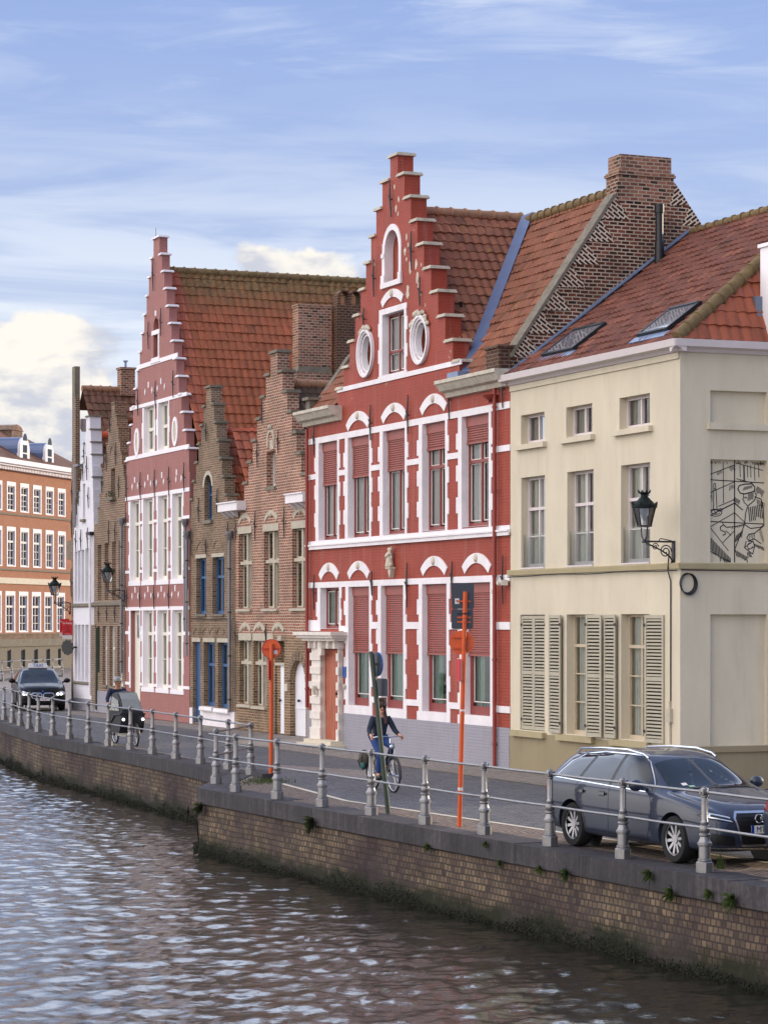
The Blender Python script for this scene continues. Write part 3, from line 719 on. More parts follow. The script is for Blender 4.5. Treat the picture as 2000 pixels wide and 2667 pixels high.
# eaves cornices left and right of the gable
for nm, a, b in (('cornice', W0 - .12, -10.1), ('cornice', -3.30, .0)):
    mb = MB(); mb.prism([(.02, 8.56), (-.10, 8.58), (-.14, 8.68), (-.26, 8.72), (-.36, 8.86), (-.40, 8.88), (-.40, 8.96), (.02, 8.96)], a, b, 'x')
    mb.build(nm, 'coping_worn', H)
# downpipes
def downpipe(par, x, z0, z1, mat='pipe_red', y=-.10, r=.045, offs=()):
    mb = MB(); mb.tube([(x, y, z1), (x, y, z0)], r, 10)
    for z in np.arange(z0 + .5, z1, 1.9): mb.tube([(x, y, z - .025), (x, y, z + .025)], r * 1.3, 10)
    return mb.build('downpipe', mat, par)
downpipe(H, -.62, .05, 8.58); downpipe(H, -12.40, 1.0, 8.5)
# doorway: rusticated stone surround, entablature, steps, plank door
S_ = MB(); dx0, dx1 = -11.27, -10.13
for side, (a, b) in ((-1, (-12.02, dx0)), (1, (dx1, -9.97))):
    S_.box(a + .05, b - .05, -.13, .2, .19, 2.6)
    for k, z in enumerate((.19, .72, 1.12, 1.52, 1.92, 2.28)):
        hgt = .30 if k == 0 else .2
        S_.box(a, b, -.165, -.13, z, z + hgt)
S_.box(-12.02, -9.97, -.17, .2, 2.601, 2.78)
for k in range(5): S_.box(-11.9 + k * .46, -11.9 + k * .46 + .09, -.27, -.17, 2.60, 2.80)
S_.box(-11.18, -10.92, -.27, -.17, 2.42, 2.80)
S_.box(-12.16, -9.83, -.34, .2, 2.80, 2.88); S_.box(-12.30, -9.72, -.44, .2, 2.88, 2.95); S_.box(-12.42, -9.66, -.50, .2, 2.95, 3.04)
S_.build('door_surround', 'stone_door', H)
mb = MB(); mb.box(-12.1, -9.8, -.52, -.0, .0, .09); mb.box(-11.9, -9.95, -.38, -.0, .091, .19); mb.build('door_step', 'stone_cream', H)
D = MB()
for k in range(5): D.box(dx0 + .006 + k * .2265, dx0 + .222 + k * .2265, .0, .045, .2, 2.56)
D.box(dx0, dx1, .046, .07, .19, 2.56); dd = D.build('door', 'wood_door', H)
mb = MB(); mb.ball((-10.36, -.05, 1.42), .04, 8, 6); mb.tube([(-10.36, .0, 1.42), (-10.36, -.05, 1.42)], .015, 6); mb.build('door_knob', 'iron', dd)
mb = MB(); mb.box(-11.62, -11.46, -.245, -.212, 1.36, 1.60); mb.box(-11.58, -11.50, -.26, -.246, 1.46, 1.56); mb.build('door_bell', 'stone_light', H)
mb = MB(); mb.box(-9.95, -9.74, -.05, -.026, 1.86, 2.14); mb.build('house_sign', 'sign_blue', H)
mb = MB(); mb.lathe([(.07, 0), (.07, .03), (.05, .045)], (-9.82, -.03, 1.62), 14, Matrix.Rotation(R(90), 3, 'X')); mb.build('round_bell', 'stone_light', H)
# lamp bracket under the right eave, small camera by the corner
mb = MB(); mb.lathe([(.06, 0), (.16, .08), (.17, .12)], (-.75, -.16, 8.32), 10); mb.tube([(-.75, -.02, 8.3), (-.75, -.2, 8.28)], .03, 6); mb.build('bird_box', 'pipe_red', H)
mb = MB(); mb.box(-.18, -.02, -.22, -.05, 4.12, 4.24); mb.tube([(-.1, 0, 4.2), (-.1, -.1, 4.2)], .03, 8); mb.tube([(-.10, -.22, 4.18), (-.10, -.28, 4.17)], .05, 10); mb.build('security_camera', 'white_plastic', H)
mb = MB(); mb.box(-.86, -.78, -.08, -.03, 3.94, 4.04); mb.build('alarm_box', 'white_plastic', H)
# ---- roofs
RZ, RY, EZ = 13.35, 3.44, 8.95
vl = math.hypot(RY, RZ - EZ)
# main slope parallel to the street, right of the valley
def valley(xa, xb): # clip line in slope metres (a along u from origin at W0, b up the slope)
    pa, pb = Vector((xa - W0, 0)), Vector((xb - W0, vl)); d = pb - pa; return (pa, Vector((d.y, -d.x)).normalized())
p_, n_ = valley(-2.42, -6.15)
tile_slope('roof_slope', 'tile_brown', H, (W0, 0, EZ), (-W0 - .32, 0, 0), (0, RY, RZ - EZ), [((p_.x, p_.y), (n_.x, n_.y))], .21, .30, .026, .028)
p_, n_ = valley(-10.6, -7.0)
tile_slope('roof_slope', 'tile_brown', H, (W0, 0, EZ), (-W0 - .32, 0, 0), (0, RY, RZ - EZ), [((p_.x, p_.y), (-n_.x, -n_.y))], .21, .30, .026, .028)
mb = MB(); mb.add([(W0, RY, RZ), (0, RY, RZ), (0, 7.5, 8.6), (W0, 7.5, 8.6)], [(0, 1, 2, 3)]); mb.build('roof_back', 'tile_brown', H)
# cross gable slopes
cx = -6.62; gzr, gze = 13.52, 9.0
def cross(sign, nm):
    xe = cx + sign * 4.05; o = (xe, .42, gze); v = (cx - xe, 0, gzr - gze); L = math.hypot(v[0], v[2])
    pa = Vector((-.25, 0)); pb = Vector((3.15, L)); d = pb - pa; n = Vector((-d.y, d.x)).normalized()
    tile_slope(nm, 'tile_brown', H, o, (0, 3.4, 0), v, [((pa.x, pa.y), (n.x, n.y))], .24, .33, .036, .034)
cross(1, 'gable_roof_slope'); cross(-1, 'gable_roof_slope')
ridge('ridge_tiles', 'ridge_old', H, (cx, .40, gzr + .03), (cx, 3.5, gzr + .03), .13)
ridge('ridge_tiles', 'ridge_mossy', H, (cx + .5, RY, RZ + .06), (-.3, RY, RZ + .02), .13)
def strip(name, mat, par, p0, p1, w_, t=.03, up=(0, 0, 1)):
    p0, p1, up = Vector(p0), Vector(p1), Vector(up).normalized(); d = (p1 - p0).normalized(); s = d.cross(up).normalized() * w_ / 2; n = s.cross(d).normalized() * t
    mb = MB(); mb.add([p0 - s, p0 + s, p1 + s, p1 - s, p0 - s + n, p0 + s + n, p1 + s + n, p1 - s + n], [(0, 3, 2, 1), (4, 5, 6, 7), (0, 1, 5, 4), (1, 2, 6, 5), (2, 3, 7, 6), (3, 0, 4, 7)])
    return mb.build(name, mat, par)
for k in range(5):
    a, b = k / 5, (k + 1) / 5; A = Vector((-2.46, .05, 9.02)); B = Vector((-6.1, 3.40, 13.42))
    strip('zinc_valley', 'zinc_blue', H, A.lerp(B, a) + Vector((0, 0, .05 + .004 * k)), A.lerp(B, b + .02) + Vector((0, 0, .05 + .004 * k)), .36, .02, (.35, -.75, .5))
mb = MB(); mb.box(-2.95, -2.35, -.22, .3, 8.97, 9.12); mb.build('zinc_hopper', 'zinc', H)
# brick gable end with chimney, on the boundary with the cream house
G = MB(); out = [(.02, 8.2), (.02, 9.2), (2.66, 13.02), (2.72, 13.35), (4.18, 13.42), (4.85, 12.55), (7.4, 9.0), (7.4, 8.2)]
G.prism(out, -.36, -.01, 'x'); ge = G.build('gable_end_wall', 'brick_gable_end', H)
# tumbled-brick triangles along the verge
sl = Vector((2.64, 3.82)).normalized(); nn_ = Vector((sl.y, -sl.x))
for k in range(7):
    a = Vector((.02, 9.2)) + sl * (.03 + k * .655); b = a + sl * .64; apex = (a + b) / 2 + nn_ * .58 + sl * .12
    vs = [(.0, p.x, p.y) for p in (a, b, apex)] + [(.012, p.x, p.y) for p in (a, b, apex)]
    mb = MB(); uvf = [((Vector((p.x, p.y)) - a).dot(nn_) + k * .13, (Vector((p.x, p.y)) - a).dot(sl) + k) for p in (a, b, apex)]
    mb.add(vs, [(3, 5, 4), (0, 1, 2)], [[uvf[0], uvf[2], uvf[1]], [uvf[0], uvf[1], uvf[2]]]); mb.add([vs[0], vs[1], vs[2], vs[3], vs[4], vs[5]], [(0, 3, 4, 1), (1, 4, 5, 2), (2, 5, 3, 0)])
    mb.build('tumbled_brickwork', 'brick_tumbled', ge)
sl2 = Vector((.67, -.87)).normalized(); nn2 = Vector((-sl2.y, sl2.x)) * -1
for k in range(2):
    a = Vector((4.22, 13.36)) + sl2 * (.02 + k * .56); b = a + sl2 * .52; apex = (a + b) / 2 + nn2 * .45
    vs = [(.0, p.x, p.y) for p in (a, b, apex)] + [(.012, p.x, p.y) for p in (a, b, apex)]
    uvf = [((p - a).dot(nn2), (p - a).dot(sl2) + k) for p in (a, b, apex)]
    mb = MB(); mb.add(vs, [(3, 5, 4), (0, 1, 2)], [[uvf[0], uvf[2], uvf[1]], [uvf[0], uvf[1], uvf[2]]]); mb.build('tumbled_brickwork', 'brick_tumbled', ge)
mb = MB()
for k in range(int(4.64 / .33)):   # brick-on-edge coping of the verge
    p = Vector((.02, 9.2)) + sl * (k * .331); q = p + sl * .325; o_ = Vector((-sl.y, sl.x)) * .07
    mb.prism([(p.x, p.y), (q.x, q.y), (q.x + o_.x, q.y + o_.y), (p.x + o_.x, p.y + o_.y)], -.40, .03, 'x')
mb.build('verge_coping', 'coping_grey', H)
C_ = MB(); C_.box(-.62, -.005, 2.74, 4.16, 12.9, 13.50); C_.box(-.66, .03, 2.70, 4.20, 13.50, 13.56); C_.box(-.64, .015, 2.73, 4.17, 13.56, 13.60); C_.box(-.60, -.01, 2.78, 4.10, 13.60, 13.97); C_.build('chimney', 'brick_chimney', H)
mb = MB(); mb.box(-.68, -.01, -.28, .16, 8.97, 9.42); mb.box(-.72, .02, -.32, .2, 9.42, 9.49); mb.build('verge_shoulder', 'brick_chimney_dark', H)
# old rendered parapet at the left boundary
mb = MB(); mb.prism([(-.06, 8.6), (-.06, 9.28), (.25, 9.32), (1.1, 10.5), (3.44, 13.0), (3.44, 8.6)], W0 - .02, W0 + .28, 'x'); mb.build('old_parapet', 'plaster_old', H)
mb = MB(); mb.box(W0 - .08, W0 + .34, -.14, .28, 9.281, 9.36); mb.build('parapet_cap', 'coping_grey', H)

# ================================================================== CREAM CORNER HOUSE
K = thing('corner_house', 'cream rendered corner house with louvred shutters, small top windows and an orange tiled hip roof', 'house', (2.82, 54.9, 0), ANG)
KW = 7.60
f1 = [(.55, 1.72, 4.50, 6.49), (2.78, 3.98, 4.50, 6.49), (5.18, 6.40, 4.50, 6.49)]
f2 = [(.54, 1.69, 7.22, 7.87), (2.73, 3.92, 7.22, 7.87), (5.11, 6.39, 7.22, 7.87)]
f0 = [(.50, 1.72, .92, 3.46), (2.75, 4.00, .92, 3.46), (5.18, 6.37, .92, 3.46)]
poly_wall('wall', 'render_cream', K, [(.004, KW, .86, 8.62)], f0 + f1 + f2, .38)
mb = MB(); slab(mb, [(.004, KW + .0, 0, .86)], [], -.02, .38); mb.build('plinth', 'render_plinth', K)
SM = Matrix.Translation((KW, 0, 0)) @ Matrix.Rotation(R(87.8), 4, 'Z')
def side(): return MB(SM)
SH_ = [(.66, 1.92, .87, 3.45), (.66, 1.92, 4.47, 6.49), (.66, 1.92, 7.20, 7.84)]
SH2 = [(3.3, 4.5, 4.47, 6.49), (3.3, 4.5, 7.20, 7.84), (3.3, 4.5, .87, 3.45)]
mb = side(); slab(mb, [(.0, 7.5, .86, 8.62)], SH_ + SH2, .0, .12); mb.box(.1, 7.5, .12, .3, .86, 8.62); mb.build('side_wall', 'render_cream', K)
mb = side(); mb.box(.0, 7.5, -.05, .30, 0, .75); mb.box(.35, 7.5, -.10, .3, .75, .865); mb.build('side_plinth', 'render_plinth', K)
mb = MB(); mb.prism([(.01, 4.33), (-.05, 4.34), (-.06, 4.44), (-.03, 4.46), (.01, 4.46)], -.07, KW + .04, 'x'); mb.build('string_course', 'render_band', K)
mb = side(); mb.prism([(.01, 4.33), (-.05, 4.34), (-.06, 4.44), (-.03, 4.46), (.01, 4.46)], -.03, 7.5, 'x'); mb.build('string_course', 'render_band', K)
mb = side(); mb.box(.58, 2.0, -.09, .0, 7.07, 7.20); mb.box(3.2, 4.6, -.09, .0, 7.07, 7.20); mb.build('side_sill', 'render_cream', K)
for (a, b, c, d) in f1:
    o = window(K, a, b, c, d, .17, 'frame_mauve', 2, (5.79,), .06, 'curtain_cream', .12, bars=2)
    g = MB(); g.add([(a + .01, .05, 4.5), (b - .01, .05, 4.5), (b - .01, .05, 5.24), (a + .01, .05, 5.24)], [(0, 1, 2, 3)]); g.build('glass_railing', 'glass_clear', o)
    s = MB(); s.box(a - .0, b + .0, -.03, .17, 4.465, 4.50); s.build('sill', 'frame_mauve', o)
for (a, b, c, d) in f2:
    o = window(K, a, b, c, d, .17, 'frame_mauve', 2, (), .06, 'curtain_dim', .3)
    s = MB(); s.box(a - .17, b + .12, -.10, .04, 7.10, 7.215); s.build('sill', 'render_cream', o)
def louvre(par, x0, x1, z0, z1, y0, rot=0., hinge=None, mid=.5):
    """one shutter leaf, slats modelled, standing against the wall; rot swings it about its hinge edge"""
    hx = x0 if hinge != 'r' else x1
    M = Matrix.Translation((hx, y0, 0)) @ Matrix.Rotation(rot, 4, 'Z') @ Matrix.Translation((-hx, 0, 0)); m = MB(M); t = .035; s = .055
    m.box(x0, x0 + s, -t, 0, z0, z1); m.box(x1 - s, x1, -t, 0, z0, z1)
    zm = z0 + (z1 - z0) * mid
    for a, b in ((z0, z0 + .08), (zm - .04, zm + .04), (z1 - .07, z1)): m.box(x0 + s, x1 - s, -t + .003, -.003, a, b)
    for a, b in ((z0 + .08, zm - .04), (zm + .04, z1 - .07)):
        n = int((b - a) / .068)
        for i in range(n):
            z = a + (b - a) * (i + .5) / n; m.prism([(-t + .003, z - .020), (-t + .002, z - .002), (-.006, z + .022), (-.004, z + .012)], x0 + s, x1 - s, 'x')
    o = m.build('shutter', 'louvre', par)
    k_ = MB(M); k_.box(x0 + s, x1 - s, .002, .006, z0 + .05, z1 - .05); k_.build('slat_shade', 'dark_room', o)  # near-black sheet painting in the shade between the slats
    h = MB(M)
    for z in (z0 + .22, z1 - .2): h.box(hx - .03, hx + .03, -t - .015, -t, z - .03, z + .03)
    h.build('hinge', 'iron', o); return o
for i, (a, b, c, d) in enumerate(f0):
    if i: window(K, a, b, c, d, .17, 'frame_taupe', 2, (2.80,), .06, 'curtain_cream', .35, bars=3)
    s = MB(); s.box(a - .33, b + .07, -.11, .05, .775, .90); s.build('window_sill', 'render_band', K)
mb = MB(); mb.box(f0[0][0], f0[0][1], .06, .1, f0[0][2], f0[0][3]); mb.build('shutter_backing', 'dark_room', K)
louvre(K, .52, 1.11, .935, 3.44, .055); louvre(K, 1.115, 1.70, .935, 3.44, .055, hinge='r')
louvre(K, 1.99, 2.62, .92, 3.45, -.06, R(-4), 'r'); louvre(K, 3.93, 4.50, .92, 3.45, -.13, R(6)); louvre(K, 4.53, 5.09, .92, 3.45, -.06, R(-4), 'r'); louvre(K, 6.33, 6.99, .90, 3.44, -.06, R(5))
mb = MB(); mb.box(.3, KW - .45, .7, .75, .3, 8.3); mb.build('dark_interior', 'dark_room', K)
# gutter board round both sides
mb = MB(); mb.prism([(.02, 8.56), (-.06, 8.57), (-.10, 8.63), (-.24, 8.66), (-.26, 8.80), (-.22, 8.80), (-.2, 8.72), (.02, 8.72)], -.12, KW + .22, 'x'); mb.build('gutter', 'frame_mauve', K)
mb = side(); mb.prism([(.02, 8.56), (-.06, 8.57), (-.10, 8.63), (-.24, 8.66), (-.26, 8.80), (-.22, 8.80), (-.2, 8.72), (.02, 8.72)], -.22, 7.7, 'x'); mb.build('gutter', 'frame_mauve', K)
mb = MB(); mb.box(.02, KW - .02, -.035, 0.01, 8.44, 8.56); mb.build('eaves_band', 'render_cream', K)
# roof: street slope and steep hip
ky, kz0, kz1 = 4.5, 8.78, 12.22; kl = math.hypot(ky + .15, kz1 - kz0)
hx0, hx1 = KW + .15, KW - 1.25
pa = Vector((hx0 + .35, 0)); pb = Vector((hx1 + .35, kl)); d = pb - pa; n = Vector((-d.y, d.x)).normalized()
tile_slope('roof_slope', 'tile_cream_house', K, (-.35, -.15, kz0), (9, 0, 0), (0, ky + .15, kz1 - kz0), [((.37, 0), (1, 0)), ((pa.x, pa.y), (n.x, n.y))], .21, .30, .026, .026)
hv = Vector((hx1 - hx0, 0, kz1 - kz0)); hl = hv.length
pa = Vector((0, 0)); pb = Vector((ky + .15, hl)); d = pb - pa; n = Vector((d.y, -d.x)).normalized()
tile_slope('hip_slope', 'tile_new', K, (hx0, -.15, kz0), (0, 8, 0), hv, [((0, 0), (n.x, n.y))], .25, .34, .036, .034)
ridge('ridge_tiles', 'ridge_mossy', K, (.25, ky, kz1 + .03), (hx1, ky, kz1 + .03), .10)
ridge('hip_tiles', 'ridge_mossy', K, (hx0 - .02, -.14, kz0 + .06), (hx1, ky, kz1 + .05), .13, .36)
mb = MB(); mb.add([(0, ky, kz1), (hx1, ky, kz1), (hx1, 9, 8.7), (0, 9, 8.7)], [(0, 1, 2, 3)]); mb.build('roof_back', 'tile_cream_house', K)
# second roof rising behind at the right
up = Vector((0, kz1 - kz0, -(ky + .15)))
A = Vector((.10, -.1, kz0 + .07)); B = Vector((.10, ky, kz1 + .06))
for k in range(6): strip('lead_flashing', 'zinc', K, A.lerp(B, k / 6) + Vector((0, 0, .003 * k)), A.lerp(B, (k + 1) / 6 + .01) + Vector((0, 0, .003 * k)), .24, .025, (0, -(kz1 - kz0), ky))
mb = MB(); mb.prism([(-.12, 8.80), (ky, kz1 + .12), (ky, kz1 - .1), (-.12, 8.6)], .0, .035, 'x'); mb.build('lead_upstand', 'lead', K)
# roof windows: corners measured, laid on the slope plane
def on_slope(px, py, lift=0.):
    o = Vector((2.82, 54.9, 0)); c, s = math.cos(ANG), math.sin(ANG)
    n = Vector((0, -(kz1 - kz0), ky + .15)).normalized(); nw = Vector((c * n.x - s * n.y, s * n.x + c * n.y, n.z)); p0l = Vector((0, -.15, kz0 + .05 + lift)); p0 = o + Vector((c * p0l.x - s * p0l.y, s * p0l.x + c * p0l.y, p0l.z))
    r = Vector(((px - CX) / F, 1, (HY - py) / F)); C = Vector((0, 0, CH)); t = (p0 - C).dot(nw) / r.dot(nw); w_ = C + r * t - o
    return Vector((c * w_.x + s * w_.y, -s * w_.x + c * w_.y, w_.z))
b1 = lambda x, y: (1200 + x / 2.074, 380 + y / 2.074)
for q in (((450, 1137), (600, 1100), (797, 965), (625, 990)), ((945, 1035), (1115, 990), (1328, 838), (1145, 885))):
    P = [on_slope(*b1(*p)) for p in q]
    a0, b0 = min(P[0].x, P[3].x), max(P[1].x, P[2].x); v0, v1 = (P[0].y + P[1].y) / 2, (P[2].y + P[3].y) / 2
    a0 = (P[0].x + P[3].x) / 2; b0 = (P[1].x + P[2].x) / 2
    pt = lambda x, y, l: Vector((x, y, kz0 + (y + .15) * (kz1 - kz0) / (ky + .15))) + up_n * l
    up_n = Vector((0, -(kz1 - kz0), ky + .15)).normalized()
    def bar(xa, xb, ya, yb, l0, l1):
        l0, l1 = l0 * .75, l1 * .75
        m.add([pt(xa, ya, l0), pt(xb, ya, l0), pt(xb, yb, l0), pt(xa, yb, l0), pt(xa, ya, l1), pt(xb, ya, l1), pt(xb, yb, l1), pt(xa, yb, l1)], [(0, 3, 2, 1), (4, 5, 6, 7), (0, 1, 5, 4), (1, 2, 6, 5), (2, 3, 7, 6), (3, 0, 4, 7)])
    m = MB(); t = .075
    bar(a0, a0 + t, v0, v1, 0, .14); bar(b0 - t, b0, v0, v1, 0, .14); bar(a0 + t, b0 - t, v0, v0 + t * .8, 0, .135); bar(a0 + t, b0 - t, v1 - t * .8, v1, 0, .16)
    o = m.build('skylight', 'plastic_dark', K)
    m = MB(); bar(a0 + t, b0 - t, v0 + .05, v1 - .05, .09, .125); m.build('skylight_pane', 'roof_glass', o)
    m = MB(); bar(a0 - .1, b0 + .1, v0 - .16, v0, .02, .05); m.build('skylight_flashing', 'zinc', o)
# flue and white chimney
mb = MB(); b_ = Vector((.42, 3.55, 11.45)); mb.tube([b_, b_ + Vector((0, 0, .5)), b_ + Vector((0, 0, .52)), b_ + Vector((0, 0, 1.25))], [.12, .10, .09, .09], 12); mb.tube([b_ + Vector((0, 0, 1.15)), b_ + Vector((0, 0, 1.35))], .11, 12); mb.build('flue', 'black', K)
x_ = 7.73
mb = MB(); mb.box(x_ - .28, x_ + .3, 1.9, 2.6, 8.9, 10.72); mb.box(x_ - .32, x_ + .34, 1.86, 2.64, 10.72, 10.79); mb.build('chimney', 'trim_bright', K)
mb = MB(); mb.box(x_ - .34, x_ - .2, 1.75, 2.7, 9.0, 9.75); mb.build('chimney_flashing', 'lead', K)
# cable run, coil and junction box
mb = MB(); pts = [(-.0, -.08, 4.30)] + [(x, -.075, 4.315 - .015 * math.sin(x * 2)) for x in np.linspace(.6, KW, 12)]; mb.tube(pts, .012, 5)
mb.tube([(7.22, -.03, 4.7), (7.24, -.075, 4.32), (7.26, -.02, 4.1), (7.25, -.015, 2.4), (7.25, -.015, 1.75)], .014, 5); mb.build('cable', 'black', K)
mb = side(); mb.tube([(-.02, -.075, 4.315), (2., -.075, 4.30), (7, -.075, 4.3)], .012, 5)
for k in range(4): mb.tube([(.14 + (.16 + k * .006) * math.cos(t) + .01 * k, -.02 - .012 * k, 4.06 + (.19 + .006 * k) * math.sin(t) - .008 * k) for t in np.linspace(0, 2 * math.pi, 24, endpoint=False)], .010, 5, closed=True)
mb.build('cable_coil', 'black', K)
mb = MB(); mb.box(7.17, 7.31, -.07, 0, 1.33, 1.6); mb.tube([(7.24, -.03, 1.6), (7.24, -.03, 1.75)], .02, 6); mb.tube([(7.24, -.03, 1.33), (7.25, -.02, .9)], .02, 6); mb.build('junction_box', 'stone_light', K)
# line drawing in the recess of the side wall (flat painted panel, so built flat)
def mural():
    pan = side(); pan.box(.66, 1.92, .112, .12, 4.47, 6.49); p = pan.build('mural_panel', 'render_cream', K)
    k = 1 / 330.; X0, Z0 = .66, 6.49           # picture units: 2.37 px per source px crop, panel 315 x 640 units
    sx, sz = 1.26 / 318, 2.02 / 640
    m = side()
    def ln(pts, w_=3.2):
        w_ *= 1.25
        for (a, b), (c, d) in zip(pts, pts[1:]):
            p, q = Vector((X0 + a * sx, Z0 - b * sz)), Vector((X0 + c * sx, Z0 - d * sz)); dd = q - p
            if dd.length < 1e-5: continue
            nn = Vector((-dd.y, dd.x)).normalized() * w_ * .0019
            dd = dd.normalized() * .002
            m.add([(p.x - nn.x - dd.x, .108, p.y - nn.y - dd.y), (q.x - nn.x + dd.x, .108, q.y - nn.y + dd.y), (q.x + nn.x + dd.x, .108, q.y + nn.y + dd.y), (p.x + nn.x - dd.x, .108, p.y + nn.y - dd.y)], [(0, 1, 2, 3)])
    def hatch(x0, y0, x1, y1, n, dx, dy, w_=2.6):
        for i in range(n):
            t = i / max(1, n - 1); a, b = x0 + (x1 - x0) * t, y0 + (y1 - y0) * t; s = random.uniform(.75, 1.1); ln([(a, b), (a + dx * s, b + dy * s)], w_)
    def curve(cx, cy, rx, ry, a0, a1, w_=3, n=18): ln([(cx + rx * math.cos(R(a0 + (a1 - a0) * i / n)), cy + ry * math.sin(R(a0 + (a1 - a0) * i / n))) for i in range(n + 1)], w_)
    random.seed(4)
    ln([(150, 0), (150, 640)], 5); ln([(0, 125), (318, 138)], 4); ln([(0, 385), (318, 396)], 4)
    ln([(22, 5), (24, 260)]); ln([(86, 15), (88, 270)]); ln([(0, 98), (150, 30)]); ln([(0, 212), (150, 135)]); ln([(60, 290), (150, 245)]); ln([(160, 18), (310, 60)]); ln([(160, 115), (250, 140)])
    ln([(12, 420), (150, 328), (215, 395)]); ln([(12, 420), (115, 565)]); ln([(150, 440), (85, 515)]); ln([(150, 268), (195, 310)], 5); ln([(150, 268), (50, 325)], 5); ln([(50, 325), (12, 350)], 3)
    # candle on its dish
    ln([(34, 178), (32, 310)]); ln([(46, 180), (52, 310)]); curve(39, 165, 6, 18, 0, 360, 3); curve(44, 330, 34, 22, 0, 360, 3.5); curve(44, 326, 24, 14, 20, 340, 3); curve(72, 312, 9, 9, 0, 360, 3); ln([(36, 310), (44, 335), (52, 325)])
    # window panes and books
    for x in (180, 200, 205, 222, 240, 262, 285): ln([(x, 30), (x + 2, 125 if x % 3 else 105)])
    curve(192, 120, 10, 12, 0, 180, 3)
    # head with a flat cap
    ln([(168, 180), (176, 158), (205, 148), (250, 145), (264, 165), (262, 190), (240, 200), (205, 210), (182, 205), (168, 180)], 5)
    ln([(200, 212), (200, 232), (195, 245), (204, 252), (202, 262), (212, 270), (222, 282)], 3.5); ln([(262, 192), (272, 215), (262, 248), (240, 270), (224, 285)], 4)
    curve(212, 232, 6, 4, 0, 360, 2.5); hatch(228, 210, 256, 200, 6, -4, 50, 2.5); hatch(205, 165, 250, 155, 9, -7, 22, 2.2)
    # cloak, arm, hands
    ln([(262, 225), (300, 240), (312, 300), (316, 396)], 4); ln([(224, 285), (212, 330), (206, 400), (150, 560)], 4); hatch(228, 292, 300, 275, 8, 8, 85, 4.5); ln([(206, 400), (150, 415), (105, 420), (88, 405), (70, 418), (72, 438), (95, 448), (100, 462), (84, 470)], 4); ln([(130, 470), (100, 440)], 3); ln([(90, 405), (78, 385)], 3); hatch(140, 416, 200, 400, 7, -4, 14, 2.4)
    ln([(206, 400), (240, 425), (300, 415), (316, 400)], 4); ln([(316, 405), (262, 455), (232, 460), (218, 485), (232, 500), (262, 490), (300, 520)], 4); hatch(236, 462, 262, 458, 4, -2, 30, 2.6)
    ln([(215, 505), (206, 545), (222, 560), (252, 585), (262, 540), (255, 505), (225, 505)], 4); curve(236, 535, 14, 18, 0, 300, 3); ln([(206, 545), (252, 505)]); ln([(222, 560), (262, 540)]); hatch(225, 575, 232, 600, 5, 16, 4, 2.6); ln([(222, 575), (226, 612)], 3.5)
    # shading strokes
    hatch(4, 470, 125, 610, 15, 6, 90, 4.2); hatch(4, 560, 120, 628, 14, 5, 14, 4); hatch(155, 560, 215, 600, 8, 8, 40, 4); hatch(160, 470, 195, 440, 7, -6, 40, 3); hatch(256, 10, 312, 12, 8, 10, 16, 3); hatch(280, 160, 316, 190, 8, -14, 36, 2.8); hatch(276, 240, 316, 262, 6, 4, 40, 3)
    hatch(150, 230, 180, 250, 7, -8, 30, 2.6); hatch(120, 40, 145, 30, 5, 8, 30, 2.4); hatch(50, 75, 75, 62, 5, 5, 22, 2.4); hatch(0, 230, 20, 220, 4, 4, 20, 2.4); hatch(125, 160, 148, 150, 4, -4, 30, 2.6); hatch(262, 520, 310, 540, 9, 6, 22, 2.8); hatch(300, 430, 316, 500, 8, -12, 10, 2.4)
    for k in range(26): x = random.uniform(0, 318); y = random.uniform(0, 12); ln([(x, y), (x + 6, y + 14)], 2.2)
    m.build('mural_lines', 'black', p)
mural()
# ================================================================== LEFT ROW: shared builder
def gable_roof(par, cx, hw, zr, ze, y0, y1, mat, rmat='ridge_old', tw=TW, tl=TL, left=False, xr=None, lw=None):
    """ridge square to the street; the slope towards the viewer gets real tiles"""
    xe = cx + (xr if xr is not None else hw)
    zer = zr - (zr - ze) * (xe - cx) / hw
    tile_slope('roof_slope', mat, par, (xe, y0, zer), (0, y1 - y0, 0), (cx - xe, 0, zr - zer), (), tw, tl, .034, .032)
    lw = lw or hw; zl = zr - (zr - ze) * lw / hw
    mb = MB(); mb.add([(cx - lw, y0, zl), (cx, y0, zr), (cx, y1, zr), (cx - lw, y1, zl)], [(0, 1, 2, 3)]); mb.build('roof_far_slope', mat, par)
    mb = MB(); mb.prism([(cx - lw, zl), (cx, zr - .05), (xe, zer - .05)], y1 - .1, y1); mb.build('back_gable', 'brick_chimney', par)
    ridge('ridge_tiles', rmat, par, (cx, y0 - .02, zr + .03), (cx, y1, zr + .03), .13)
def reg(cx, h0, dh, z0, dz, n, lim=None):
    hws = []; zs = []
    for k in range(n):
        l, r = cx - h0 - dh * k, cx + h0 + dh * k
        if lim: l, r = max(l, lim[0]), min(r, lim[1])
        hws.append((l, r)); zs.append(round(z0 - dz * k, 3))
    return hws, zs
def arch_hood_raw(par, cx, zt, w_, mat, th=.2, sag=.28):
    R_ = ((w_ / 2) ** 2 + sag ** 2) / (2 * sag); an = math.asin(min(.99, w_ / 2 / R_)); mb = MB()
    mb.arc(cx, zt - R_, R_ - th, R_, math.pi / 2 - an, math.pi / 2 + an, -.02, .01, 10); return mb.build('arch_hood', mat, par)

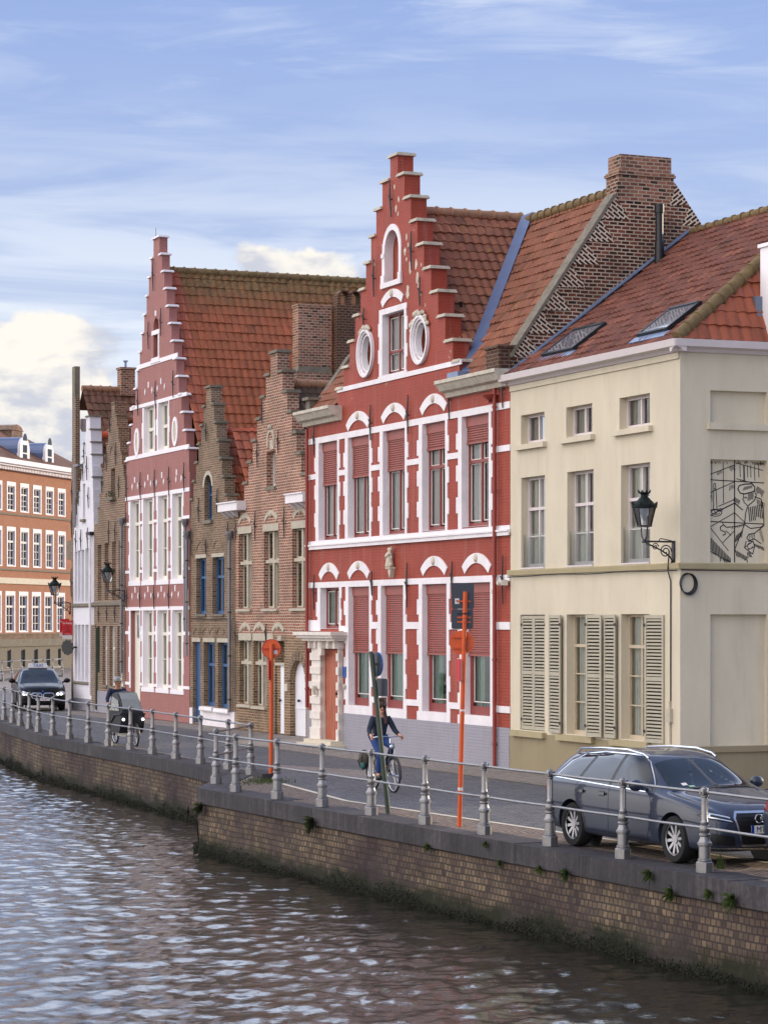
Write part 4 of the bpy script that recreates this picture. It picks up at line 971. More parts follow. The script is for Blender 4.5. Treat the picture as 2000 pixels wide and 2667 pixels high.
# ------------------------------------------------------------------ A: red-brown brick, stone mullions, two white doors
A_ = thing('stepped_gable_house', 'reddish brown bare brick stepped gable house with stone cross mullions and two white doors', 'house', (-2.19, 70.2, 0), ANG)
hws, zs = reg(-2.72, .33, .385, 11.25, .625, 8, (-6.15, .42))
hws[0] = (-3.02, -2.42)
ar = steps(A_, 0, hws, zs, 6.5, .36, 'coping_grey', .07, .09, .06)
aw1 = [(-5.86, -4.68, 3.72, 6.0), (-3.60, -2.33, 3.72, 6.0), (-1.20, .08, 3.72, 6.0)]
aw0 = [(-5.78, -4.69, .80, 2.74), (-4.51, -3.38, .78, 2.74), (-3.26, -2.78, 2.08, 2.74)]
adr = [(-2.66, -1.88, .0, 2.74), (-1.38, -.12, .0, 2.2)]
atw = (-3.36, -2.62, 7.32, 8.36); anc = (-3.30, -2.70, 8.36, 9.05)
def ex(mb): arch_fill(mb, adr[1][0], adr[1][1], 1.55, 2.2, 0, .36, 9)
poly_wall('gable_wall', 'brick_a', A_, ar + [(-6.15, .42, 2.9, 6.5)], aw1 + [atw], .36)
poly_wall('wall', 'brick_a_base', A_, [(-6.15, .42, 0, 2.9)], aw0 + adr, .36, ex)
mb = MB(); 
for i in range(9): a0 = math.pi * i / 9; mb.prism([(-.75 + .63 * math.cos(a0 + .03), 1.55 + .65 * math.sin(a0 + .03)), (-.75 + .86 * math.cos(a0 + .03), 1.55 + .88 * math.sin(a0 + .03)), (-.75 + .86 * math.cos(a0 + .32), 1.55 + .88 * math.sin(a0 + .32)), (-.75 + .63 * math.cos(a0 + .32), 1.55 + .65 * math.sin(a0 + .32))], -.02, .02)
mb.build('door_arch', 'brick_b', A_)
def stone_window(par, a, b, c, d, tz, sill=True, cur='curtain_dim', d_=.13):
    m = MB(); t = .09; cx = (a + b) / 2 + (b - a) * .02
    m.box(cx - t / 2 - .02, cx + t / 2 + .02, .06, .2, c, d)
    m.box(a, b, .05, .2, tz - .05, tz + .05); m.box(a, b, .03, .22, d - .0, d + .001)
    o = m.build('window', 'stone_light', par)
    m = MB(); m.box(a - .03, b + .03, -.03, .3, d, d + .22); m.build('lintel', 'stone_light', o)
    if sill: m = MB(); m.prism([(-.09, c - .10), (-.09, c - .03), (.2, c + .0), (.2, c - .10)], a - .07, b + .03, 'x'); m.build('sill', 'stone_light', o)
    m = MB()
    for (p, q) in ((a, cx - .06), (cx + .06, b)):
        for (e, f) in ((c, tz - .05), (tz + .05, d)):
            m.box(p, p + .05, .14, .18, e, f); m.box(q - .05, q, .14, .18, e, f); m.box(p + .05, q - .05, .14, .18, e, e + .05); m.box(p + .05, q - .05, .14, .18, f - .05, f)
    m.build('casement', 'stone_light', o)
    m = MB(); m.add([(a, .17, c), (b, .17, c), (b, .17, d), (a, .17, d)], [(0, 1, 2, 3)]); m.build('pane', 'glass', o)
    m = MB(); m.box(a, b, .30, .31, c, d); m.build('curtain', cur, o); return o
for a in aw1: stone_window(A_, *a, 5.10)
for a in aw0[:2]: stone_window(A_, *a, 2.06)
stone_window(A_, *aw0[2], 2.4, False)
mb = MB(); mb.box(adr[0][0], adr[0][1], .0, .3, 2.02, 2.10); mb.build('door_transom', 'stone_light', A_)
mb = MB(); mb.box(-2.42, -2.1, -.02, .05, 2.75, 2.9); mb.build('keystone', 'stone_light', A_)
for cx in (-5.30, -2.98, -.55): arch_hood_raw(A_, cx, 6.62, 1.15, 'stone_light', .13, .24); m = MB(); m.ball((cx, -.02, 6.5), .08, 8, 6, (1, .6, 1.3)); m.build('carved_head', 'stone_light', A_)
for cx in (-5.25, -4.0, -2.38): arch_hood_raw(A_, cx, 3.30, 1.02, 'stone_light', .13, .22); m = MB(); m.ball((cx, -.02, 3.18), .085, 8, 6, (1, .6, 1.3)); m.build('carved_head', 'stone_light', A_)
m = MB(); m.box(atw[0] - .05, atw[1] + .05, -.05, .3, atw[2] - .1, atw[2]); m.build('window_sill', 'coping_grey', A_)
window(A_, *atw, .2, 'frame_white', 1, (), .06, None)
m = MB(); m.box(-3.02, -2.7, -.03, .0, 8.42, 8.70); m.arc(-2.98, 8.72, .22, .32, 0, math.pi, -.03, 0, 10); m.box(-3.30, -3.20, -.03, 0, 8.5, 8.72); m.box(-2.76, -2.66, -.03, 0, 8.5, 8.72); m.ball((-2.98, -.03, 9.08), .09, 8, 6); m.build('blind_niche', 'stone_light', A_)
mb = MB(); mb.box(-2.3, -1.88, .05, .1, .02, 2.02); d_ = mb.build('front_door', 'door_white', A_)
mb = MB(); mb.box(-2.66, -2.3, .06, .1, .0, 2.02); mb.build('door_side_wall', 'brick_a_base', d_)
mb = MB(); mb.ball((-2.24, -.0, 1.0), .04, 8, 6); mb.tube([(-2.24, .05, 1.0), (-2.24, 0, 1.0)], .02, 6); mb.build('door_knob', 'iron', d_)
mb = MB(); mb.box(adr[1][0], adr[1][1], .16, .2, .0, 1.55); mb.prism([(-.75 + .63 * math.cos(math.pi * i / 12), 1.55 + .65 * math.sin(math.pi * i / 12)) for i in range(13)], .16, .2); d_ = mb.build('arched_door', 'door_white', A_)
mb = MB(); mb.box(adr[1][0], adr[1][1], .14, .158, .78, .82); mb.build('door_board', 'door_white', d_)
mb = MB(); mb.ball((-.95, .1, 1.02), .045, 8, 6); mb.tube([(-.95, .16, 1.02), (-.95, .1, 1.02)], .02, 6); mb.build('door_knob', 'iron', d_)
mb = MB(); mb.box(-.45, -.2, .15, .159, 1.15, 1.5); mb.build('notice', 'sticker', d_)
mb = MB(); mb.box(-1.72, -1.52, -.05, 0, 1.28, 1.5); mb.box(-1.66, -1.58, -.06, -.05, 1.42, 1.46); mb.build('intercom', 'stone_cream', A_)
for x, z, h in ((-3.62, 9.62, .8), (-4.05, 8.35, .8), (-2.25, 8.6, .7), (-4.25, 6.2, .9), (-1.75, 6.2, .9), (-6.0, 6.1, .5), (-3.3, 2.95, .6), (-6.02, 2.9, .7), (.15, 2.9, .7)): anchor(A_, x, z, h, lean=.0)
gable_roof(A_, -2.72, 2.95, 10.35, 6.6, .36, 4.6, 'tile_dark', 'ridge_old')
for x0, x1 in ((-7.0, -5.2), (-1.0, .42)):
    mb = MB(); mb.box(x0, x1, -.30, .1, 6.72, 6.96); mb.box(x0 - .03, x1, -.34, .1, 6.961, 7.0); c_ = mb.build('gutter_box', 'trim_white', A_)
    mb = MB()
    for k in range(3): mb.prism([(-.26, 6.72), (.0, 6.72), (.0, 6.52), (-.06, 6.55), (-.2, 6.66)], x0 + .15 + k * .42, x0 + .24 + k * .42, 'x')
    mb.build('bracket', 'trim_white', c_)
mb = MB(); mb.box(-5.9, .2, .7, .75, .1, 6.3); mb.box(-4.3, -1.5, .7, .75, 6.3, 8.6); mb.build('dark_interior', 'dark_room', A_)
# chimney stacks rising behind it
cb = lambda x, y: (480 + x / 4.1475, 900 + y / 4.1475)
x0, _z = px_local(FR_L, 773, 1000, 3.0); 
mb = MB(); mb.box(x0 - .65, x0, 3.0, 4.25, 8.4, 11.38); mb.box(x0 - .60, x0 - .03, 3.08, 4.20, 11.38, 13.5); mb.box(x0 - .62, x0 - .01, 3.06, 4.22, 13.5, 13.6); mb.build('chimney', 'brick_chimney', A_)
mb = MB(); mb.prism([(3.0, 11.381), (4.25, 11.381), (4.2, 11.58), (3.08, 11.58)], x0 - .5, x0 + .0, 'x'); mb.build('chimney_shoulder', 'coping_grey', A_)
xd = x0 + .25
m = MB(); m.box(xd - .45, xd, 4.30, 5.6, 8.4, 13.60)
for k in range(4): m.box(xd - .42, xd - .03, 4.34 + k * .385, 4.44 + k * .385, 13.60, 13.95)
for k in range(3): 
    yc = 4.34 + .05 + .1925 + k * .385
    for i in range(6):
        a0, a1 = math.pi * i / 6, math.pi * (i + 1) / 6
        P = lambda r, a: (yc + r * math.cos(a), 13.93 + r * math.sin(a) * .8)
        m.prism([P(.145, a0), P(.21, a0), P(.21, a1), P(.145, a1)], xd - .44, xd - .01, 'x')
m.build('vented_chimney', 'brick_chimney_dark', A_)

# ------------------------------------------------------------------ B: grey-brown brick with blue windows
B_ = thing('stepped_gable_house', 'narrow grey brown brick stepped gable house with blue window frames and a white plinth', 'house', (-2.19, 70.2, 0), ANG)
hws, zs = reg(-8.72, .26, .255, 10.75, .585, 7, (-10.58, -6.22))
br = steps(B_, 0, hws, zs, 6.7, .34, 'coping_grey', .06, .08, .06)
bt = (-9.15, -8.42, 6.55, 8.02)
bw1 = [(-9.97, -8.98, 3.55, 5.35), (-8.36, -7.23, 3.55, 5.35)]
bw0 = [(-9.21, -8.13, .62, 2.66), (-7.83, -6.60, .60, 2.66)]; bd = (-10.32, -9.56, .05, 2.66)
def ex(mb): arch_fill(mb, bt[0], bt[1], 7.62, 8.02, 0, .34, 9)
poly_wall('gable_wall', 'brick_b', B_, br + [(-10.58, -6.22, 3.05, 6.7)], bw1 + [bt], .34, ex)
poly_wall('wall', 'brick_b', B_, [(-10.58, -6.22, .0, 3.05)], bw0 + [bd], .34)
mb = MB(); slab(mb, [(-10.58, -6.2, 0, .52)], [(-10.32, -9.50, -.1, .6)], -.03, .2); mb.build('plinth', 'trim_white', B_)
for (a, b, c, d) in bw0: m = MB(); m.prism([(-.12, c - .16), (-.14, c - .12), (-.12, c - .02), (.2, c), (.2, c - .16)], a - .12, b + .04, 'x'); m.build('window_sill', 'trim_white', B_)
for (a, b, c, d) in bw1:
    window(B_, a, b, c, d, .15, 'frame_blue', 2, (d - .62,), .075, 'curtain_dim', .2, bars=0)
    m = MB(); m.box(a - .05, b + .03, -.025, .2, d, d + .12); m.build('lintel', 'stone_light', B_)
    m = MB(); m.box(a - .04, b + .03, -.06, .2, c - .07, c); m.build('window_sill', 'coping_grey', B_)
for (a, b, c, d) in bw0 + [bd]: m = MB(); m.box(a - .05, b + .03, -.025, .2, d, d + .13); m.build('lintel', 'stone_light', B_)
for (a, b, c, d) in bw0: window(B_, a, b, c, d, .15, 'frame_blue', 2, (d - .72,), .085, 'curtain_dim', .2)
mb = MB(); mb.box(bd[0], bd[1], .12, .18, bd[2], bd[3]); d_ = mb.build('front_door', 'frame_blue', B_)
mb = MB(); mb.box(bd[0] + .45, bd[1] - .08, .105, .12, 1.9, 2.5); mb.build('door_pane', 'glass', d_)
window(B_, *bt, .16, 'frame_blue', 2, (7.35,), .055, None)
m = MB(); m.box(bt[0] - .08, bt[1] + .08, -.08, .2, bt[2] - .12, bt[2]); m.build('window_sill', 'coping_grey', B_)
m = MB(); m.arc(-8.785, 7.62, .37, .50, 0, math.pi, -.02, .01, 12); m.build('window_arch', 'stone_light', B_)
for cx in (-9.5, -7.85): arch_hood_raw(B_, cx, 6.0, 1.0, 'brick_b', .12, .34)
for cx in (-9.9, -9.0, -8.3, -7.6): arch_hood_raw(B_, cx, 3.2, .8, 'brick_b', .1, .22)
for x, z, h in ((-8.85, 9.35, .6), (-9.6, 6.9, .8), (-7.75, 7.1, .8), (-8.85, 5.7, .5), (-6.75, 6.05, .7), (-10.35, 5.9, .9)): anchor(B_, x, z, h)
def pipe(par, x, z0, z1, hop=True, r=.05, y=-.11):
    mb = MB(); mb.tube([(x, y, z0), (x, y, z1)], r, 10)
    if hop: mb.lathe([(r, 0), (.11, .16), (.13, .2), (.13, .28)], (x, y, z1 - .02), 8)
    o = mb.build('downpipe', 'pipe_zinc', par); c = MB()
    for z in np.arange(z0 + .4, z1, 1.35): c.tube([(x, y, z - .02), (x, y, z + .02)], r * 1.25, 10)
    c.build('pipe_clip', 'iron', o); return o
pipe(B_, -6.42, .5, 5.85); pipe(B_, -10.62, 2.2, 6.0)
m = MB(); m.tube([(-10.5, -.03, 3.42), (-8.5, -.03, 3.38), (-6.9, -.03, 3.40), (-6.5, -.04, 3.2), (-6.45, -.05, 2.8)], .013, 5); m.build('cable', 'black', B_)
gable_roof(B_, -8.72, 2.6, 9.35, 5.6, .34, 4.2, 'tile_new', 'ridge_new', .26, .36)
mb = MB(); mb.box(-10.3, -6.5, .7, .75, .1, 6.3); mb.box(-9.5, -8.0, .7, .75, 6.3, 8.2); mb.build('dark_interior', 'dark_room', B_)
# orange link roof between B and A
tile_slope('roof_slope', 'tile_new', B_, (-6.0, .45, 6.9), (0, 3.6, 0), (-1.75, 0, 2.45), (), .27, .37, .038, .034)

# ------------------------------------------------------------------ PINK HOUSE
P_ = thing('stepped_gable_house', 'tall dusky pink stepped gable house with white window surrounds and a long mossy tile roof', 'house', (-2.19, 70.2, 0), ANG)
pcx = -14.22
hws, zs = reg(pcx, .34, .262, 16.28, .612, 13, (-17.80, -10.66)); zs[0] = 16.30
pr = steps(P_, 0, hws, zs, 8.2, .28, 'trim_bright', .075, .07, .06)
pn = (-14.56, -13.98, 12.25, 13.62)
pt2 = [(-15.62, -14.42, 9.10, 10.68), (-13.98, -12.86, 9.10, 10.70)]
pw1 = [(-17.2, -16.14, 4.72, 7.52), (-15.67, -14.57, 4.72, 7.53), (-14.0, -12.98, 4.72, 7.55), (-12.45, -11.37, 4.72, 7.56)]
pd = (-17.2, -16.10, .05, 3.70); pw0 = [(-15.70, -14.58, 1.05, 3.70), (-14.07, -12.96, 1.05, 3.70), (-12.46, -11.36, 1.05, 3.70)]
def ex(mb): arch_fill(mb, pn[0], pn[1], 13.3, 13.62, 0, .28, 9)
poly_wall('gable_wall', 'paint_pink', P_, pr, [pn] + pt2, .28, ex)
poly_wall('wall', 'paint_pink', P_, [(-17.80, -10.66, 0, 8.2)], pw1 + pw0 + [pd], .28)
T = MB(); rects = []
def pjamb(a, b, c, d):
    n = max(3, round((d - c) / .5)); h = (d - c) / n
    for i in range(n):
        w_ = .22 if i % 2 else .13
        rects.append((a - w_, a, c + i * h, c + (i + 1) * h)); rects.append((b, b + w_ * .55, c + i * h, c + (i + 1) * h))
for q in pw1 + pt2: pjamb(*q)
for q in pw0 + [(pd[0], pd[1], 1.0, 3.7)]: pjamb(*q)
L0, L1 = -17.805, -10.655
rects += [(L0, L1, 7.56, 7.69), (L0, L1, 3.70, 3.82), (-17.25, -10.9, 10.70, 10.82), (-17.72, -10.7, 8.96, 9.10), (-16.4, -11.9, 12.05, 12.2)]
for z0, z1, ws in ((6.68, 6.78, pw1), (5.0, 5.1, pw1), (2.87, 2.98, pw0), (1.10, 1.20, pw0)):
    xs = [L0] + [v for q in ws for v in (q[0] - .1, q[1] + .05)] + [L1]
    if ws is pw0: xs[0] = pd[1] + .05; rects.append((L0, pd[0] - .1, z0, z1))
    for a, b in zip(xs[::2], xs[1::2]): rects.append((a, b, z0, z1))
for q in pw1: rects.append((q[0] - .22, q[1] + .12, q[2] - .16, q[2]))
for q in pw0: rects.append((q[0] - .22, q[1] + .12, q[2] - .14, q[2]))
slab(T, rects, pw1 + pw0 + pt2 + [pd, pn], -.022, .01)
for q in pw1 + pw0 + pt2: liner(T, *q, -.02, .17)
T.build('window_surrounds', 'trim_bright', P_)
for q in pw1: window(P_, *q, .15, 'frame_ivory', 2, (6.72,), .10, 'curtain_cream', bars=2)
for q in pw0: window(P_, *q, .15, 'frame_ivory', 2, (2.9,), .10, 'curtain_cream', bars=2)
for q in pt2: window(P_, *q, .15, 'frame_ivory', 2, (9.9,), .10, 'curtain_cream')
m = MB(); m.box(pd[0], pd[1] - .12, .15, .22, pd[2], pd[3]); d_ = m.build('front_door', 'frame_ivory', P_)
m = MB(); m.box(pd[0] + .3, pd[1] - .2, .13, .15, 2.75, 3.55); m.build('door_pane', 'glass', d_); m = MB(); m.box(pd[1] - .12, pd[1], .2, .24, pd[2], 2.7); m.build('door_shadow_gap', 'dark_room', d_)
for (a, b, c, d) in ((-16.72, -16.15, 9.05, 10.03), (-12.45, -11.86, 9.12, 10.10)):
    m = MB(); cx, cz, rx, rz = (a + b) / 2, (c + d) / 2, (b - a) / 2, (d - c) / 2
    for i in range(24):
        t0, t1 = 2 * math.pi * i / 24, 2 * math.pi * (i + 1) / 24; P = lambda e, t: (cx + (rx - e) * math.cos(t), cz + (rz - e) * math.sin(t))
        m.prism([P(.13, t0), P(0, t0), P(0, t1), P(.13, t1)], -.035, .01)
    o = m.build('blind_oval', 'trim_bright', P_); m = MB(); m.prism([(cx + (rx - .12) * math.cos(t * math.pi / 12), cz + (rz - .12) * math.sin(t * math.pi / 12)) for t in range(24)], -.01, .01); m.build('blind_panel', 'coping_worn', o)
m = MB(); m.box(pn[0], pn[1], .24, .28, pn[2], pn[3]); m.build('niche_back', 'paint_pink', P_)
m = MB(); m.box(pn[0] - .12, pn[1] + .14, -.035, .1, 13.05, 13.2); m.box(pn[1], pn[1] + .1, -.03, .01, 12.2, 13.05); m.prism([(pn[0] - .25, 12.1), (pn[0] - .1, 12.27), (pn[1] + .1, 12.27), (pn[1] + .25, 12.1)], -.05, .01); m.box(-14.33, -14.2, -.03, 0, 13.68, 13.86); m.build('niche_frame', 'trim_bright', P_)
ST_ = []
for zc, xs in ((8.02, [-17.0, -16.35, -15.5, -14.85, -14.2, -13.4, -12.85, -12.05, -11.5]), (4.20, [-17.0, -16.3, -15.5, -14.8, -14.0, -13.3, -12.5, -11.8]), (11.2, [-15.5, -14.7, -14.1, -13.3])):
    for k, x in enumerate(xs): m = MB(); m.prism([(x - .055, zc), (x, zc + .12), (x + .055, zc), (x, zc - .12)], -.02, 0); m.build('inlaid_stone', 'trim_bright', P_)
for zc, xs in ((8.25, [-16.7, -15.15, -13.6, -12.0]), (4.42, [-16.65, -15.15, -13.65, -12.15]), (11.42, [-15.1, -13.7])):
    for x in xs: m = MB(); m.box(x - .045, x + .045, -.02, 0, zc - .10, zc + .10); m.build('inlaid_stone', 'trim_bright', P_)
for x, z, h in ((-17.55, 8.0, .95), (-15.92, 8.0, .95), (-14.3, 8.0, .95), (-12.72, 8.0, .95), (-11.1, 8.05, .95), (-17.5, 4.15, .75), (-15.95, 4.15, .75), (-14.35, 4.15, .8), (-12.72, 4.15, .8), (-10.95, 4.2, .9), (-16.2, 10.9, .9), (-14.2, 11.0, .95), (-12.25, 11.2, .9), (-15.0, 13.1, .95), (-13.6, 13.4, .95), (-14.45, 15.1, 1.1), (-17.6, 6.9, .5)): anchor(P_, x, z, h)
gable_roof(P_, pcx, 4.6, 15.22, 7.3, .28, 11.5, 'tile_pink_house', 'ridge_mossy', .26, .37)
tile_slope('roof_verge', 'tile_new', P_, (pcx + 4.62, .28, 7.30), (0, .50, 0), (-4.61, 0, 7.94), (), .26, .37, .034, .032)
m = MB(); m.tube([(pcx, -.02, 16.3), (pcx, -.02, 16.65)], .012, 5); m.build('lightning_rod', 'iron', P_)
mb = MB(); mb.box(-17.5, -10.9, .7, .75, .1, 8.8); mb.box(-16.0, -12.3, .7, .75, 8.8, 11.2); mb.build('dark_interior', 'dark_room', P_)
pipe(P_, -10.85, 3.0, 6.4, True, .05, -.10)
# roof window on the long slope
yk = 6.55; fz = lambda x: 15.22 - (x - pcx) * (15.22 - 7.3) / 4.6
nP = Vector((15.22 - 7.3, 0, 4.6)).normalized()
m = MB(); P0 = [Vector((x, y, fz(x))) for x, y in ((-12.05, yk), (-12.05, yk + 1.0), (-13.05, yk + 1.0), (-13.05, yk))]
m.add([p + nP * l for l in (0, .14) for p in P0], [(3, 2, 1, 0), (4, 5, 6, 7), (0, 1, 5, 4), (1, 2, 6, 5), (2, 3, 7, 6), (3, 0, 4, 7)]); o = m.build('skylight', 'zinc', P_)
c0 = sum(P0, Vector()) / 4; m = MB(); m.add([c0 + (p - c0) * .86 + nP * .146 for p in P0], [(0, 1, 2, 3)]); m.build('skylight_pane', 'roof_glass', o)

# ------------------------------------------------------------------ NARROW BROWN HOUSE
N_ = thing('stepped_gable_house', 'slim weathered brown brick stepped gable house between the white gable and the pink house', 'house', (-2.19, 70.2, 0), ANG)
hws, zs = reg(-19.35, .22, .215, 11.12, .46, 9, (-21.78, -17.88))
nr_ = steps(N_, 0, hws, zs, 6.9, .42, 'brick_narrow', .03, .06, .03)
nt = (-19.62, -19.12, 7.78, 8.80)
nw1 = [(-21.32, -20.85, 4.1, 6.12), (-20.42, -19.95, 4.1, 6.15), (-19.48, -19.02, 4.1, 6.17), (-18.66, -18.15, 4.1, 6.2)]
nw0 = [(-21.36, -21.05, 1.46, 3.15), (-20.70, -20.12, 1.02, 3.15), (-19.80, -19.14, 1.0, 3.15), (-18.82, -18.12, 1.0, 3.15)]
poly_wall('gable_wall', 'brick_narrow', N_, nr_ + [(-21.78, -17.88, 4.0, 6.9)], nw1 + [nt], .42)
poly_wall('wall', 'brick_narrow', N_, [(-21.78, -17.88, .8, 4.0)], nw0, .42)
m = MB(); m.box(-21.78, -17.88, -.02, .4, 0, .8); m.build('plinth', 'paint_grey', N_)
m = MB(); m.prism([(.0, 3.86), (-.08, 3.9), (-.08, 4.0), (.0, 4.04)], -21.85, -17.85, 'x'); m.build('string_course', 'coping_grey', N_)
for q in nw1: window(N_, *q, .14, 'frame_white', 1, (5.3,), .07, 'curtain_dim', bars=0)
for q in nw0[1:]: window(N_, *q, .12, 'frame_white', 1, (2.35,), .08, 'curtain_dim', bars=0); m = MB(); m.box(q[0] - .05, q[1] + .05, -.05, .1, q[2] - .08, q[2]); m.build('window_sill', 'coping_grey', N_)
window(N_, *nw0[0], .12, 'frame_white', 1, (), .07, None)
window(N_, *nt, .2, 'frame_white', 1, (), .07, 'curtain_dim'); m = MB(); m.box(-19.75, -19.0, -.16, .1, 7.66, 7.76); m.build('window_box', 'coping_grey', N_)
m = MB(); random.seed(2)
for k in range(60):
    c = Vector((random.uniform(-19.7, -19.05), random.uniform(-.16, 0), random.uniform(7.76, 7.95))); d = Vector((random.uniform(-1, 1), random.uniform(-1, 0), random.uniform(-.4, 1))).normalized() * .09; e = Vector((random.uniform(-1, 1), random.uniform(-1, 1), 0)).normalized() * .03; m.add([c, c + d * .5 + e, c + d, c + d * .5 - e], [(0, 1, 2, 3)])
plain('leaf', (58, 78, 40), .6, .3, 9); m.build('box_plants', 'leaf', N_)
m = MB(); m.arc(-19.4, 9.35, .25, .36, 0, math.pi, -.02, .01, 8); m.build('blind_arch', 'brick_b', N_)
for x, z, h in ((-20.05, 9.1, .7), (-18.9, 9.3, .8), (-20.6, 8.3, .7), (-18.5, 8.1, .8), (-19.75, 6.5, .9), (-18.95, 6.5, .8), (-21.05, 3.6, .6), (-20.0, 3.6, .6), (-19.0, 3.6, .6), (-19.6, 10.4, .6)): anchor(N_, x, z, h)
pipe(N_, -17.98, 1.5, 6.7)
gable_roof(N_, -19.5, 2.3, 10.55, 6.8, .42, 4.5, 'tile_dark', 'ridge_old')
mb = MB(); mb.box(-21.6, -18.05, .7, .75, .9, 6.6); mb.box(-20.3, -18.6, .7, .75, 6.6, 8.8); mb.build('dark_interior', 'dark_room', N_)
m = MB(); m.box(-21.95, -21.5, -.06, .3, 0.2, 3.2); m.build('corner_pier', 'brick_narrow', N_); m = MB(); m.box(-21.45, -21.33, -.07, .1, .1, 3.1); m.build('green_door_frame', 'pole_green', N_)

# ------------------------------------------------------------------ WHITE HOUSE
V_ = thing('stepped_gable_house', 'slim white painted stepped gable house, far end of the row by the for-sale board', 'house', (-2.19, 70.2, 0), ANG)
xr = -21.84
hws = [(-22.86, -22.36), (-23.0, -22.25), (-23.12, -22.15), (-23.28, -22.08), (-23.46, -22.03), (-23.64, -21.98), (-23.86, -21.94), (-24.08, -21.90), (-24.3, -21.87), (-24.5, xr)]
zs = [10.90, 10.40, 9.92, 9.46, 9.05, 8.62, 8.2, 7.75, 7.35, 6.9]
vr = steps(V_, 0, hws, zs, 6.6, .42, 'coping_grey', .05, .05, .05)
vt = (-23.30, -22.98, 7.15, 8.45)
vw1 = [(-24.42, -24.08, 4.02, 5.95), (-24.0, -23.6, 4.02, 5.98), (-23.5, -23.1, 4.02, 6.0), (-22.98, -22.5, 4.02, 6.03)]
vw0 = [(-24.42, -24.08, 1.08, 3.2), (-24.0, -23.6, 1.08, 3.2), (-23.5, -23.1, 1.08, 3.2), (-22.98, -22.5, 1.08, 3.2)]
poly_wall('gable_wall', 'paint_white_brick', V_, vr + [(-24.6, xr, 3.95, 6.6)], vw1 + [vt], .42)
poly_wall('wall', 'paint_white_brick', V_, [(-24.6, xr, .45, 3.95)], vw0, .42)
m = MB(); m.box(-24.6, xr, -.02, .4, 0, .45); m.build('plinth', 'paint_grey', V_)
m = MB(); m.prism([(.0, 3.84), (-.07, 3.88), (-.07, 3.97), (.0, 4.0)], -24.65, xr, 'x'); m.prism([(.0, .96), (-.07, 1.0), (-.07, 1.06), (.0, 1.08)], -24.5, -22.4, 'x'); m.build('string_course', 'coping_grey', V_)
for q in vw1 + vw0: window(V_, *q, .16, 'frame_white', 1, (q[2] + 1.25,), .06, 'curtain_cream')
window(V_, *vt, .25, 'frame_white', 1, (), .06, 'curtain_cream'); m = MB(); m.box(-23.38, -22.9, -.1, .1, 7.03, 7.13); m.build('window_sill', 'coping_grey', V_)
for x, z, h in ((-22.95, 9.6, .8), (-23.1, 8.9, .7), (-22.6, 9.0, .9), (-23.7, 8.0, .7), (-22.4, 7.9, .8), (-24.2, 7.2, .7), (-24.1, 6.35, .8), (-23.4, 6.35, .8), (-22.5, 6.4, .8)): anchor(V_, x, z, h)
gable_roof(V_, -22.9, 1.9, 10.25, 6.7, .42, 3.6, 'tile_brown', 'ridge_new', .24, .34, xr=1.35)
m = MB(); m.box(-22.35, xr, -.16, .1, 6.5, 6.62); m.build('gutter_box', 'iron', V_)
m = MB(); m.tube([(-22.02, -.09, .6), (-22.02, -.09, 6.5)], .05, 8); m.build('downpipe', 'trim_white', V_)
m = MB(); m.tube([(-22.3, .8, 10.2), (-22.3, .8, 9.85)], .12, 10); m.build('dormer_vent', 'zinc', V_)
mb = MB(); mb.box(-24.4, -22.1, .7, .75, .5, 6.4); mb.box(-23.6, -22.5, .7, .75, 6.4, 8.9); mb.build('dark_interior', 'dark_room', V_)

# ------------------------------------------------------------------ LONG OLD HOUSE BEHIND / BEYOND
O_ = thing('old_house', 'old brick house under a dark weathered tile roof, with a tall pale gable strip', 'house', (-2.19, 70.2, 0), ANG)
zr_ = 12.15
m = MB(); m.box(-25.25, -24.62, .1, .45, 0, 9.1); m.prism([(-25.25, 9.1), (-24.66, 9.1), (-24.66, 11.9), (-24.85, 11.4), (-25.1, 9.9)], .1, .27); m.build('wall', 'brick_narrow', O_)
m = MB(); m.box(-25.25, -25.0, .451, 6.5, 0, 9.0); m.build('end_wall', 'brick_b', O_)
gable_roof(O_, -24.5, 3.3, 12.1, 8.0, .32, 9.0, 'tile_old', 'ridge_old', .26, .38, lw=.6)
xa, za = px_local(FR_L, 203, 954, .3)
m = MB(); m.box(xa - .40, xa - .02, .20, .40, 8.9, za); m.build('gable_strip', 'coping_grey', O_)
xg, _ = px_local(FR_L, 194, 1213, -.1)
m = MB(); m.box(xg, xg + .62, -.14, .05, 9.12, 9.22); m.build('gutter', 'pipe_zinc', O_); m = MB(); m.tube([(xg + .1, -.1, 6.9), (xg + .1, -.1, 9.1)], .05, 8); m.build('downpipe', 'pipe_zinc', O_)
m = MB(); m.box(-24.7, -24.2, 1.75, 2.3, 11.9, 12.9); m.box(-24.74, -24.16, 1.71, 2.34, 12.9, 12.97); m.build('chimney', 'brick_chimney', O_); m = MB(); m.tube([(-24.45, 2., 12.97), (-24.45, 2., 13.2)], .05, 8); m.tube([(-24.45, 2., 13.2), (-24.45, 2., 13.25)], .10, 8); m.build('chimney_cowl', 'zinc', O_)
for x, z, h in ((-24.95, 8.2, .9), (-25.0, 7.0, 1.0), (-25.05, 4.8, 1.1)): anchor(O_, x, z, h, y=.06)
m = MB(); m.prism([(-25.95, 11.0), (-25.2, 11.0), (-25.2, 10.55)], .5, .8); m.box(-25.95, -25.2, .5, .8, 11.0, 11.05); m.build('eaves_board', 'trim_white', O_)
m = MB(); m.box(-25.9, -25.25, .1, .5, 5.7, 6.4); m.build('wall_box', 'coping_grey', O_)

